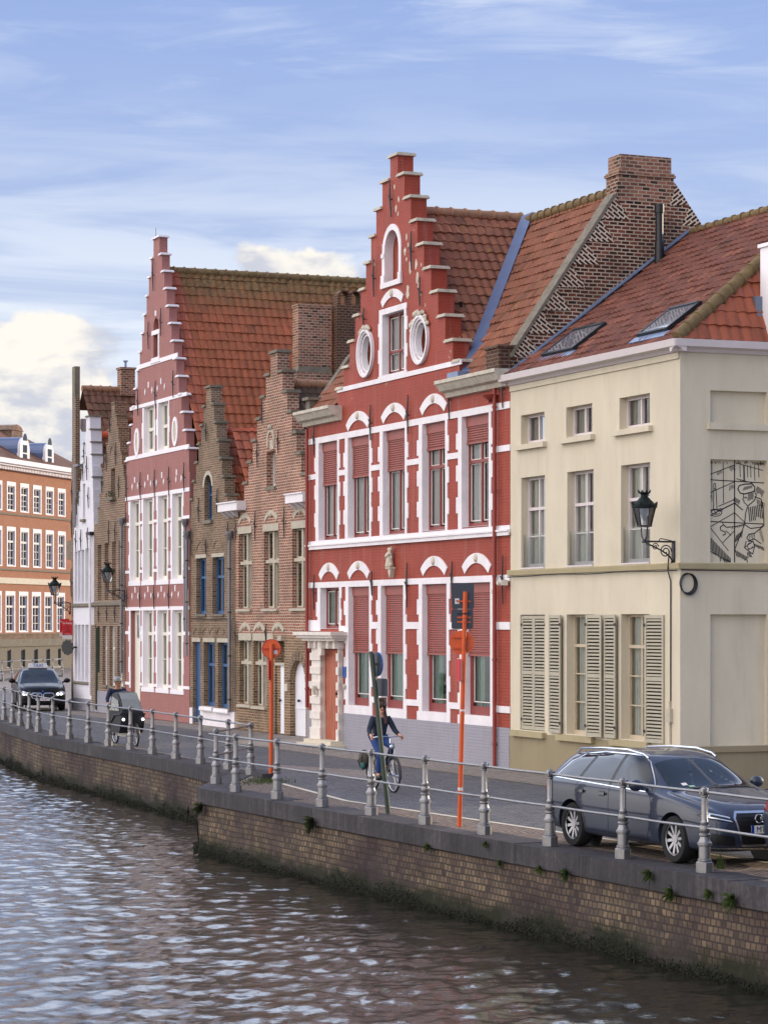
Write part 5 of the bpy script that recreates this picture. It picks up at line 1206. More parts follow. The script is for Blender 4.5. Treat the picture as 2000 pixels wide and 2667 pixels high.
# ------------------------------------------------------------------ ORANGE BRICK BUILDING ACROSS THE SIDE STREET
OA = R(75.1); OX, OY = -25.78, 165.0
E_ = thing('brick_building', 'large orange brick building with tall white framed windows and arched blue-grey dormers', 'building', (OX, OY, 0), OA)
FO = (OX, OY, OA)
def oz(px, py): return px_local(FO, px, py)
W_ = MB(); oh = []
cols_ = [(60, 138), (176, 252), (286, 360), (395, 466), (500, 568)]
rows_ = [((1172, 1432), 900), ((1560, 1910), 900)]
wins = []
for (ta, tb), oy in ((( 1172, 1428), 900), ((1562, 1908), 900)):
    for (a, b) in cols_:
        x0, _ = oz(a / 3.318, 1400); x1, _ = oz(b / 3.318, 1400)
        zt = oz(60 / 3.318, oy + ta / 3.318)[1]; zb = oz(60 / 3.318, oy + tb / 3.318)[1]; wins.append((x0, x1, zb, zt))
for (a, b) in [(48, 133), (164, 245), (275, 356), (384, 460), (490, 562)]:
    x0, _ = oz(a / 3.318, 1600); x1, _ = oz(b / 3.318, 1600); wins.append((x0, x1, oz(15, 1450 + 655 / 3.318)[1], oz(15, 1450 + 297 / 3.318)[1]))
dxc = wins[1][0] - wins[0][0]
for r0 in (0, 5, 10):
    for k in range(1, 5): a, b, c, d = wins[r0]; wins.append((a - dxc * k, b - dxc * k, c, d))
zc = oz(12, 900 + 1055 / 3.318)[1]; zc2 = oz(12, 900 + 1008 / 3.318)[1]; zp = oz(5, 1450 + 665 / 3.318)[1]; zp2 = oz(5, 1450 + 760 / 3.318)[1]
bas = []
for (a, b) in [(66, 100), (185, 222), (296, 332), (402, 436), (505, 530)]:
    x0, _ = oz(a / 3.318, 1700); x1, _ = oz(b / 3.318, 1700); bas.append((x0, x1, oz(20, 1450 + 960 / 3.318)[1], oz(20, 1450 + 805 / 3.318)[1]))
bas += [(bas[0][0] - dxc * k, bas[0][1] - dxc * k, bas[0][2], bas[0][3]) for k in range(1, 5)]
big = [(a, b, c, d) for a, b, c, d in wins]
poly_wall('wall', 'brick_orange', E_, [(-11.0, 16, zp, zc)], big, .3)
poly_wall('basement_wall', 'brick_b', E_, [(-11.0, 16, zp2, zp)], [], .3)
poly_wall('stone_base', 'coping_grey', E_, [(-11.0, 16, -3, zp2)], bas, .3)
m = MB(); m.box(-11.0, 16, -.1, 0, zp2 - .15, zp2 + .35); m.box(-11, 16, -.06, 0, zp - .06, zp); m.build('plinth_moulding', 'coping_grey', E_)
for zz in (oz(10, 900 + 1435 / 3.318)[1], oz(10, 900 + 1917 / 3.318)[1]): m = MB(); m.box(-11, 16, -.08, 0, zz - .18, zz - .06); m.build('string_course', 'coping_grey', E_)
zz = oz(10, 1450 + 205 / 3.318)[1]; m = MB(); m.box(-11, 16, -.1, 0, zz - .2, zz + .2); m.build('string_course', 'stone_cream', E_)
m = MB(); m.box(-11.4, 16.4, -.75, .3, zc + .25, zc2 + .2); m.box(-11.3, 16.3, -.55, .3, zc + .12, zc + .25)
for k in range(100): m.box(-11 + k * .27, -11 + k * .27 + .14, -.35, 0, zc - .12, zc + .12)
m.build('cornice', 'trim_white', E_)
for k, (a, b, c, d) in enumerate(wins):
    m = MB(); slab(m, [(a, b, c, d)], [(a + .17, b - .17, c + .08, d - .28)], -.03, .12); o = m.build('window', 'trim_white', E_)
    a, b, c, d = a + .17, b - .17, c + .08, d - .28; m = MB(); t = .06
    slab(m, [(a, b, c, d)], [(a + t, (a + b) / 2 - t / 2, c + t, c + (d - c) * .66), ((a + b) / 2 + t / 2, b - t, c + t, c + (d - c) * .66), (a + t, (a + b) / 2 - t / 2, c + (d - c) * .72, d - t), ((a + b) / 2 + t / 2, b - t, c + (d - c) * .72, d - t)], .06, .14)
    for kk in (.22, .44): m.box(a, b, .08, .12, c + (d - c) * kk - .02, c + (d - c) * kk + .02)
    m.build('sash', 'frame_white', o); m = MB(); m.box(a, b, .15, .16, c, d); m.build('pane', 'glass', o); m = MB(); m.box(a, b, .24, .25, c, d); m.build('curtain', 'curtain_dim', o)
m = MB(); m.box(-11, -10.7, .31, 9, -3, zc); m.build('side_wall', 'brick_orange', E_)
for (a, b, c, d) in bas: m = MB(); m.box(a, b, .12, .14, c, d); m.box(a, a + .06, .05, .12, c, d); o = m.build('basement_window', 'frame_white', E_); m = MB(); m.box(a + .08, b - .06, .1, .119, c + .05, d - .05); m.build('pane', 'car_glass', o)
zr0 = zc2 + .2; m = MB(); m.add([(-11.4, -.3, zr0), (16, -.3, zr0), (12.5, 5, zr0 + 3.1), (-8, 5, zr0 + 3.4), (-11.4, 9, zr0), (16, 9, zr0)], [(0, 1, 2, 3), (3, 2, 5, 4), (1, 5, 2), (0, 3, 4)]); m.build('roof', 'tile_old', E_)
for (a, b, top, bot) in ((178, 260, 793, 1040), (397, 468, 842, 1072)):
    x0, _ = px_local(FO, a / 3.318, 1180, .3); x1, _ = px_local(FO, b / 3.318, 1180, .3); zt = px_local(FO, (a + b) / 6.636, 900 + top / 3.318, .3)[1]; zb = px_local(FO, (a + b) / 6.636, 900 + bot / 3.318, .3)[1]
    cxx, r_ = (x0 + x1) / 2, (x1 - x0) / 2; N = 12
    arc_ = [(cxx + r_ * math.cos(math.pi * i / N), zt - r_ + r_ * math.sin(math.pi * i / N)) for i in range(N + 1)]
    m = MB(); m.prism([(x1, zb)] + arc_ + [(x0, zb)], .3, .55); o = m.build('dormer', 'trim_white', E_)
    m = MB(); m.prism([(x1 - .06, zb)] + [(cxx + (r_ + .02) * math.cos(math.pi * i / N), zt - r_ + (r_ + .02) * math.sin(math.pi * i / N)) for i in range(N + 1)] + [(x0 + .06, zb)], .5, 5.5); m.build('dormer_roof', 'zinc_blue', o)
    m = MB(); 
    for i in (0, 1):
        for j in (0, 1): m.box(cxx - .34 + i * .38, cxx - .04 + i * .38, .27, .299, zb + .3 + j * .62, zb + .82 + j * .62)
    m.prism([(cxx + .34 * math.cos(math.pi * i / 8), zb + 1.75 + .5 * math.sin(math.pi * i / 8)) for i in range(9)], .27, .299); m.build('dormer_pane', 'car_glass', o)
x0, _ = px_local(FO, 32, 1130, 3.5); z0_ = px_local(FO, 46, 900 + 790 / 3.318, 3.5)[1]
m = MB(); m.box(x0, x0 + 1.9, 3.5, 5.2, z0_ - 1.2, z0_ + .45); m.prism([(x0 - .1, z0_ + .45), (x0 + 2., z0_ + .45), (x0 + 1.6, z0_ + .75), (x0 + .95, z0_ + .9), (x0 + .3, z0_ + .75)], 3.45, 5.2); m.build('chimney', 'brick_gable_end', E_)
# ================================================================== GROUND, QUAY, WATER
WZ = -1.28
posts_px = [(563, 2041), (614.5, 2062), (723, 2082), (840.6, 2101), (968.7, 2121), (1105.5, 2146), (1257, 2172.5), (1425, 2200), (1617, 2233), (1834, 2272.5)]
NP = [gpt(*p) for p in posts_px]
# straighten slightly: fit a line through the near posts
dN = (NP[-1] - NP[1]).normalized(); s_ = (NP[-1] - NP[1]).length / 8
NP = [NP[1] + dN * s_ * (k - 1) for k in range(0, 13)]
nN = Vector((dN.y, -dN.x, 0));  nN = nN if nN.x < 0 else -nN          # towards the water
farpx = [(12, 1875), (33.8, 1882.5), (54, 1890), (77, 1898), (101, 1906), (138.6, 1915.6), (182, 1924.7), (231, 1933.7), (283, 1942.8), (340.6, 1953), (397.8, 1963.9), (458.7, 1976), (523, 1989), (595, 2004), (653.7, 2017)]
FP = [gpt(*p) for p in farpx]; FP = [FP[0] + (FP[0] - FP[1]) * 2 + Vector((-.5, .3, 0)), FP[0] + (FP[0] - FP[1])] + FP
EN = .30
rail_end = NP[1] - dN * 1.46; near_edge = [NP[1] - dN * 1.34 + nN * .26, NP[-1] + dN * 14 + nN * .26]; NP[0] = gpt(563, 2041)
fe = []
for i, p in enumerate(FP[:-2]):
    d = (FP[min(i + 1, len(FP) - 1)] - FP[max(i - 1, 0)]).normalized(); n = Vector((d.y, -d.x, 0)); n = n if n.x < 0 else -n; fe.append(p + n * .28)
fe = [fe[0] + Vector((-4.2, 13, 0)), ] + fe
jog = FP[-1] + Vector((-.45, .2, 0))
edge = fe + [jog] + near_edge                                # water edge from far left to near right
mats_ground = None
def cobble(name, cols, bw, bh, mort, r=.8, bd=.012, rot=0.):
    m = NT(name); v = m.ob((1, 1, 1)); mp = m.n('ShaderNodeMapping'); m.l(v, mp.inputs[0]); mp.inputs[2].default_value = (0, 0, rot)
    w_ = m.n('ShaderNodeTexNoise'); m.l(mp.outputs[0], w_.inputs[0]); w_.inputs['Scale'].default_value = .8
    vm = m.n('ShaderNodeVectorMath', operation='MULTIPLY_ADD'); m.l(w_.outputs['Color'], vm.inputs[0]); vm.inputs[1].default_value = (.35, .35, 0); m.l(mp.outputs[0], vm.inputs[2])
    x = bricks(m, vm.outputs[0], bw, bh, .016, .5, .3); x.inputs['Color1'].default_value = (0, 0, 0, 1); x.inputs['Color2'].default_value = (1, 1, 1, 1)
    n = m.noise(m.ob(), .35, 6, .6); n2 = m.noise(m.ob(), 5, 5, .65)
    f = m.math('ADD', m.math('MULTIPLY', x.outputs[0], .35), m.math('ADD', m.math('MULTIPLY', n, .4), m.math('MULTIPLY', n2, .25)))
    col = m.ramp(f, *[(.25 + .5 * i / (len(cols) - 1), lin(c)) for i, c in enumerate(cols)])
    col = m.mix(x.outputs[1], col, lin(mort)); h = m.math('SUBTRACT', m.math('MULTIPLY', n2, .5), x.outputs[1])
    return m.fin(col, m.ramp(n2, (.3, r - .15), (.7, r + .1)), m.bump(h, bd, .9), spec=.3)
RA = R(24)
cobble('cobble_road', [(78, 80, 86), (100, 101, 106), (120, 118, 118)], .20, .12, (50, 50, 54), .7, .014, RA)
cobble('cobble_walk', [(120, 112, 108), (146, 138, 132), (166, 156, 148)], .16, .10, (92, 86, 82), .8, .01, RA)
cobble('brick_walk', [(104, 92, 84), (128, 112, 102), (146, 130, 116)], .20, .09, (76, 68, 62), .85, .01, R(70))
def coping_mat():
    m = NT('quay_stone'); n = m.noise(m.ob((1, 1, 1)), .8, 7, .65); st = m.noise(m.ob((7, 7, .5)), 1., 6, .7); n2 = m.noise(m.ob(), 14, 5, .65)
    f = m.math('ADD', m.math('MULTIPLY', n, .4), m.math('ADD', m.math('MULTIPLY', st, .4), m.math('MULTIPLY', n2, .2)))
    col = m.ramp(f, (.34, lin((34, 32, 36))), (.52, lin((58, 55, 59))), (.70, lin((100, 93, 90))))
    m.fin(col, .75, m.bump(n2, .01, .8), spec=.35)
coping_mat()
# land: one sheet with the canal cut out, reaching the horizon
def sheet(name, pts, z, mat, kind='structure', z1=None):
    bm = bmesh.new(); vs = [bm.verts.new((p[0], p[1], z)) for p in pts]; f = bm.faces.new(vs); bmesh.ops.triangulate(bm, faces=[f])
    for f in bm.faces:
        if f.normal.z < 0: f.normal_flip()
    me = bpy.data.meshes.new(name); bm.to_mesh(me); bm.free(); me.materials.append(MATS[mat]); o = bpy.data.objects.new(name, me); COL.objects.link(o)
    if kind: o['kind'] = kind
    return o
inner = [p + Vector((.06, .03, 0)) for p in edge]
far0 = edge[0]
land = [(-900, far0.y + 900), (far0.x - 30, far0.y + 45)] + [(p.x, p.y) for p in inner] + [(edge[-1].x + 40, edge[-1].y - 80), (900, -100), (900, 2400), (-900, 2400)]
g = sheet('ground', land, -.012, 'cobble_walk')
# carriageway with flush pale kerb lines
K0, K1, K2 = gpt(735, 2041), gpt(900, 2085), gpt(1450, 2166); kd = (K2 - K1).normalized()
k_end = K2 + kd * 22; kd0 = K0 + (K0 - K1) * .1
d2 = Vector((-.3875, .9219, 0)); nh = Vector((-.9219, -.3875, 0))
a1 = Vector((2.82, 54.9, 0)) + nh * 1.65
road = [kd0, K0, K1, K2, k_end, k_end + Vector((8, 3, 0)), a1 - d2 * 20, a1 + d2 * 13.5, a1 + d2 * 16 + nh * -.8] + [Vector((-2.19, 70.2, 0)) + nh * 1.3 + d2 * t for t in (3, 20, 27)] + [Vector((-18, 118, 0)), Vector((-60, 150, 0)), Vector((-60, 130, 0)), Vector((-24, 104, 0))] + [p + Vector((.5, .1, 0)) for p in FP[1:-1]] + [FP[-1] + Vector((.6, .2, 0))]
sheet('road', [(p.x, p.y) for p in road], -.006, 'cobble_road')
def ribbon(name, pts, w_, z, mat, t=None):
    m = MB()
    for p, q in zip(pts, pts[1:]):
        d = (q - p).normalized(); s = Vector((-d.y, d.x, 0)) * w_ / 2
        m.add([(p - s)[:2] + (z,), (q - s)[:2] + (z,), (q + s)[:2] + (z,), (p + s)[:2] + (z,)], [(0, 1, 2, 3)])
    o = m.build(name, mat); o['kind'] = 'structure'; return o
ribbon('kerb', [K0, K1, K2, k_end], .11, .001, 'stone_cream')
ribbon('kerb', [a1 - d2 * 18, a1 + d2 * 13.5], .12, .001, 'coping_grey')
# pavement inside the near railing
bp = [near_edge[0] + Vector((.3, .2, 0)), near_edge[1] - nN * .45, k_end, K2, K1, K0, FP[-1] + Vector((.35, 0, 0))]
sheet('pavement', [(p.x, p.y) for p in bp], -.003, 'brick_walk')
# pale strip of setts crossing the road
c0, c1_ = gpt(712, 1990), gpt(1010, 2010)
sheet('crossing_strip', [(c0.x, c0.y), (gpt(720, 2003).x, gpt(720, 2003).y), (gpt(960, 2032).x, gpt(960, 2032).y), (c1_.x, c1_.y)], -.0035, 'cobble_walk')
# quay: coping blocks and brick wall
QW = thing('quay_wall', 'long brick quay wall with dark stone coping, stepping forward at the corner by the railing', 'quay wall')
def quay(pts, wtop=.62, first=True):
    for i, (p, q) in enumerate(zip(pts, pts[1:])):
        d = (q - p).normalized(); n = Vector((d.y, -d.x, 0)); n = n if n.x < 0 or abs(n.x) < .2 and n.y < 0 else -n
        L = (q - p).length; nb = max(1, round(L / 1.9)); 
        m = MB()
        for k in range(nb):
            a, b = p + d * (L * k / nb + .006), p + d * (L * (k + 1) / nb - .006); i_ = -n * wtop; o_ = n * .04; jz = .004 * math.sin(k * 2.3)
            b1_, b2_, b3_, b4_ = a + o_, b + o_, b + i_, a + i_
            vs = [Vector((v.x, v.y, z)) for z in (-.30, .0 + jz) for v in (b1_, b2_, b3_, b4_)]
            m.add(vs, [(0, 3, 2, 1), (4, 5, 6, 7), (0, 1, 5, 4), (1, 2, 6, 5), (2, 3, 7, 6), (3, 0, 4, 7)])
        m.build('coping', 'quay_stone', QW)
        m = MB(); z0, z1 = WZ - 1.2, -.301
        nseg = max(2, int(L / .35)); nz_ = 8; random.seed(i)
        vs, fs, uvs = [], [], []
        for a in range(nseg + 1):
            for b in range(nz_ + 1):
                pp = p + d * (L * a / nseg); z = z0 + (z1 - z0) * b / nz_; off = .012 * math.sin(a * 1.7 + b) + .012 * math.sin(a * .6 + b * 2.1) + .06 * (1 - b / nz_)
                vs.append(pp + n * off + Vector((0, 0, z)))
        for a in range(nseg):
            for b in range(nz_):
                i0 = a * (nz_ + 1) + b; fs.append((i0, i0 + nz_ + 1, i0 + nz_ + 2, i0 + 1))
                u0, u1 = L * a / nseg + i * 3.1, L * (a + 1) / nseg + i * 3.1; v0, v1 = z0 + (z1 - z0) * b / nz_, z0 + (z1 - z0) * (b + 1) / nz_; uvs.append([(u0, v0), (u1, v0), (u1, v1), (u0, v1)])
        m.add(vs, fs, uvs); m.build('brick_face', 'brick_quay', QW)
fsimple = [fe[0], fe[1]] + fe[2::3] + ([fe[-1]] if (len(fe) - 1 - 2) % 3 else [])
quay(fsimple + [jog]); quay([jog, near_edge[0]], .5); quay([near_edge[0], near_edge[1]])
# step stones between the two levels of railing
m = MB(); pA, pB = FP[-1] + Vector((.15, -.2, 0)), gpt(700, 2030); d = (pB - pA)
m.box(0, 1, 0, .28, 0, .12); 
for v in range(len(m.v)):
    x, y, z = m.v[v]; dd = d.normalized(); s = Vector((-dd.y, dd.x, 0)); w_ = pA + d * x + s * (y - .14); m.v[v] = (w_.x, w_.y, z)
m.build('step_stone', 'quay_stone', QW)
# water: real ripples
def water():
    m = NT('water'); n = m.noise(m.ob((1, 1.6, 1)), 3.2, 5, .6, .3); n2 = m.noise(m.ob((1, 1.5, 1)), 11, 3, .6, .2)
    b = m.bump(m.math('ADD', n, m.math('MULTIPLY', n2, .35)), .010, .9)
    m.fin((.016, .015, .011), .035, b, 0., .5); m.b.inputs['IOR'].default_value = 1.42; m.b.inputs['Coat Weight'].default_value = 0.; m.b.inputs['Coat IOR'].default_value = 1.6; m.b.inputs['Coat Roughness'].default_value = .03; m.l(b, m.b.inputs['Coat Normal'])
    rng = np.random.default_rng(3); dx = .06
    xs = np.arange(-17, 7.5, dx); ys = np.arange(24, 96, .075); X, Y = np.meshgrid(xs, ys, indexing='ij'); Z = np.zeros_like(X)
    for k in range(36):
        lam = .21 * 1.054 ** k; th = R(80) + rng.normal(0, .8); kk = 2 * math.pi / lam; amp = .0122 * lam * (1 if lam < .7 else .6)
        ph = rng.uniform(0, 6.28); px, py = rng.uniform(-1, 1, 2) * .5; qx, qy = rng.uniform(-1, 1, 2) * .22
        arg = kk * (X * math.cos(th) + Y * math.sin(th)) + ph + 1.5 * np.sin(X * px + Y * py + ph)
        env = .55 + .6 * np.sin(X * qx + Y * qy + ph * 2)
        Z += env * amp * (np.sin(arg) + .30 * np.cos(2 * arg)) * .75 + (env * amp * 1.1 * (1 - 2 * np.abs(np.sin(arg * .5 + 1.))) if k % 2 else 0)
    nx, ny = len(xs), len(ys); V = np.stack([X.ravel(), Y.ravel(), (Z + WZ).ravel()], 1)
    idx = np.arange(nx * ny).reshape(nx, ny); Fq = np.stack([idx[:-1, :-1].ravel(), idx[1:, :-1].ravel(), idx[1:, 1:].ravel(), idx[:-1, 1:].ravel()], 1)
    me = bpy.data.meshes.new('canal_water'); me.vertices.add(len(V)); me.vertices.foreach_set('co', V.astype(np.float32).ravel()); me.loops.add(len(Fq) * 4); me.loops.foreach_set('vertex_index', Fq.astype(np.int32).ravel())
    me.polygons.add(len(Fq)); me.polygons.foreach_set('loop_start', np.arange(0, len(Fq) * 4, 4, dtype=np.int32)); me.polygons.foreach_set('loop_total', np.full(len(Fq), 4, dtype=np.int32)); me.polygons.foreach_set('use_smooth', np.ones(len(Fq), dtype=bool)); me.update()
    me.materials.append(m.m); o = bpy.data.objects.new('canal_water', me); COL.objects.link(o); o['kind'] = 'structure'
    # calm continuation beyond the rippled patch
    q = sheet('distant_water', [(-400, -200), (60, -200), (60, 300), (-400, 300)], WZ - .16, 'water')
water()
# moss and weed along the waterline
plain('moss', (26, 30, 16), .95, .5, 6)
def moss():
    m = MB(); random.seed(8)
    pts = fsimple + [jog, near_edge[0], near_edge[1]]
    for p, q in zip(pts, pts[1:]):
        d = (q - p).normalized(); n = Vector((d.y, -d.x, 0)); n = n if n.x < 0 or abs(n.x) < .2 and n.y < 0 else -n; L = (q - p).length
        for k in range(int(L * 170)):
            s = random.uniform(0, L); pp = p + d * s
            if pp.y > 90 or pp.y < 27: continue
            h = .10 + .08 * math.sin(s * .9) + .06 * math.sin(s * 2.7 + 1); z = WZ + random.triangular(-.05, h + .12, .02); r = random.uniform(.012, .032)
            c = pp + n * (.07 + random.uniform(0, .05)) + Vector((0, 0, z)); u = Vector((random.gauss(0, 1), random.gauss(0, 1), random.gauss(0, 1))).normalized(); v = u.cross(n).normalized()
            dn = Vector((0, 0, -random.uniform(.5, 1.6) * r))
            m.add([c + d * r * .6, c - d * r * .6, c - d * r * .35 + dn + n * .015, c + d * r * .4 + dn * 1.2 + n * .01], [(0, 1, 2, 3)])
            m.add([c + v * r + n * .03, c - v * r * .5 + n * .02, c - n * .01 - v * r], [(0, 1, 2)])
    o = m.build('waterline_moss', 'moss'); o['kind'] = 'stuff'; o['label'] = 'dark green moss growing on the quay wall at the waterline'; o['category'] = 'moss'
moss()
# tufts of weed growing out of the quay wall
plain('weed', (74, 92, 40), .7, .35, 12); plain('weed_dark', (62, 70, 38), .7, .3, 12)
def weed(px, py, sz, lab, n=130, mat='weed', group='weeds in the quay wall', plane=None):
    # the wall plane: near quay face
    p, q = near_edge; d = (q - p).normalized(); nn = nN
    rr = Vector(((px - CX) / F, 1, (HY - py) / F)); C = Vector((0, 0, CH)); 
    if plane: p, nn = plane
    t = (p - C).dot(nn) / rr.dot(nn); c = C + rr * t + nn * .05
    m = MB(); random.seed(int(px))
    for k in range(n):
        a = Vector((0, 0, 0)); dr = (nn * random.uniform(.3, 1) + d * random.uniform(-1, 1) + Vector((0, 0, random.uniform(-1.1, .8)))).normalized(); L = sz * random.uniform(.4, 1.); w_ = dr.cross(Vector((0, 0, 1))).normalized() * random.uniform(.005, .011)
        b = a + dr * L * .55; e = a + dr * L + Vector((0, 0, -L * .25)); m.add([a - w_ * .3, a + w_ * .3, b + w_, e, b - w_], [(0, 1, 2, 3, 4)])
    o = m.build('wall_weed', mat); o.location = c; prop(o, lab, 'weed', group); return o
for px, py, sz, lab in ((1486, 2272, .22, 'green fern tuft in the quay wall below the rear wheel of the grey car'), (1703, 2275, .20, 'small weed tuft on the dark coping below the middle of the grey car'), (1417, 2262, .16, 'small weed tuft below the coping by the rear of the grey car'), (1313, 2245, .14, 'low tuft of weed under the coping right of the orange pole'), (1125, 2203, .16, 'yellowish weed tuft on the quay wall between the green pole and the orange pole'), (1275, 2197, .12, 'tiny bright weed on the coping below a railing post right of the orange pole'), (1760, 2322, .24, 'wide dark tuft of weed below the coping under the front wheel of the grey car'), (1920, 2340, .27, 'straggly weed clump at the right edge of the quay wall'), (825, 2140, .34, 'leafy weed clump in the quay wall between the stepped corner and the green pole'), (1860, 2325, .18, 'dark weed tuft left of the clump at the right edge of the quay wall'), (535, 2100, .3, 'weed clump at the stepped corner of the quay wall')):
    weed(px, py, sz * .85, lab, 60 if sz < .3 else 90, 'weed' if sz < .3 else 'weed_dark')
def tuft(loc, r, n, name, lab, cat, mat='weed', h=.16):
    m = MB(); random.seed(5)
    for k in range(n):
        b = Vector((random.gauss(0, r[0]), random.gauss(0, r[1]), 0)); e = b + Vector((random.uniform(-.05, .05), random.uniform(-.05, .05), random.uniform(.4, 1) * h)); s = Vector((.008, .004, 0)); m.add([b - s, b + s, e], [(0, 1, 2)])
    o = m.build(name, mat); o.location = loc; return prop(o, lab, cat)
_g = tuft(gpt(690, 2036), (.25, .5), 260, 'grass', 'strip of short grass at the foot of the far orange pole', 'grass', 'weed', .10); _g['kind'] = 'stuff'
tuft(gpt(1872, 2262), (.03, .03), 30, 'weed_plant', 'small upright weed by the pavement edge under the nose of the grey car', 'weed', 'weed', .24)
# sunken timber at the foot of the wall
m = MB(); tp = []
for k in range(9):
    a, b_ = gpt(735 + k * 17, 2255 + k * 2.5 + (0), WZ), 0
    tp.append(Vector((a.x, a.y, WZ + .02)))
Wt = [gpt(738, 2243, WZ), gpt(792, 2258, WZ), gpt(860, 2262, WZ), gpt(905, 2256, WZ)]
m.tube([(p.x, p.y, WZ + .03) for p in Wt], .05, 8); m.tube([(Wt[0].x + .1, Wt[0].y + .6, WZ + .05), (Wt[0].x + .5, Wt[0].y - .2, WZ + .25), (Wt[2].x, Wt[2].y + .5, WZ + .05)], .035, 6)
o = m.build('sunken_timber', 'weed_dark'); prop(o, 'dark mossy curved timber half sunk in the water at the foot of the quay wall', 'timber')

# ================================================================== RAILINGS
def post_mesh():
    m = MB(); m.lathe([(.115, 0), (.115, .135), (.10, .15)], (0, 0, 0), 8, Matrix.Rotation(R(22.5), 3, 'Z'))
    m.lathe([(.086, .15), (.094, .158), (.094, .175), (.080, .185), (.078, .345), (.090, .352), (.090, .362), (.100, .368), (.100, .392), (.084, .405), (.066, .455), (.064, .475), (.078, .492), (.078, .505), (.058, .52), (.070, .545), (.074, .585), (.066, .615), (.048, .628), (.056, .645), (.056, .665), (.044, .68), (.041, .99), (.054, 1.0), (.054, 1.015), (.040, 1.03)], (0, 0, 0), 16)
    m.box(-.052, .052, -.052, .052, 1.03, 1.10); m.ball((0, 0, 1.068), .066, 8, 6)
    for k in range(8):
        a = math.pi * k / 4; m.tube([(.041 * math.cos(a), .041 * math.sin(a), .70), (.040 * math.cos(a), .040 * math.sin(a), .975)], .008, 4)
    return m
pm = None
def railing(lab, pts, rails, group=None, sc=1., rail_mat='silver_paint'):
    global pm
    T_ = thing('canal_railing', lab, 'railing', group=group)
    for p in pts:
        if pm is None: o = post_mesh().build('post', 'silver_paint'); pm = o.data
        else: o = bpy.data.objects.new('post', pm); COL.objects.link(o)
        o.parent = T_; o.location = (p.x, p.y, getattr(p, 'z', 0)); o.scale = (sc,) * 3; o.rotation_euler = (0, 0, math.atan2(dN.y, dN.x))
    for a, b in rails:
        for z in (.588, 1.062):
            m = MB(); m.tube([(a.x, a.y, z * sc + a.z), ((a.x + b.x) / 2, (a.y + b.y) / 2, z * sc - .006 + (a.z + b.z) / 2), (b.x, b.y, z * sc + b.z)], .019, 8); r = m.build('rail', rail_mat, T_)
    return T_
railing('near silver iron railing on the quay, running from the stepped corner past the grey car', NP, [(rail_end, NP[1])] + list(zip(NP[1:], NP[2:])))
# far railing curves away; its last two posts close the corner
railing('far silver iron railing curving along the quay past the cargo bike to the stepped corner', FP, list(zip(FP, FP[1:])) + [(FP[-1], NP[0])])
bpx = [(-25, 1775), (6, 1774), (31.6, 1770), (57, 1768), (86, 1766.5), (113, 1765), (138.6, 1763), (162.7, 1762)]
BP = [gpt(*p) for p in bpx]
railing('distant iron railing behind the taxi, in front of the orange brick building', BP, list(zip(BP, BP[1:])))
m = MB(); 
for p, q in zip(BP, BP[1:]): d = (q - p); s = Vector((0, .25, 0)); m.add([p - s, q - s, q + s, p + s, p - s + Vector((0, 0, .1)), q - s + Vector((0, 0, .1)), q + s + Vector((0, 0, .1)), p + s + Vector((0, 0, .1))], [(0, 1, 5, 4), (4, 5, 6, 7), (1, 2, 6, 5), (2, 3, 7, 6), (3, 0, 4, 7)])
o = m.build('kerb', 'quay_stone'); o['kind'] = 'structure'
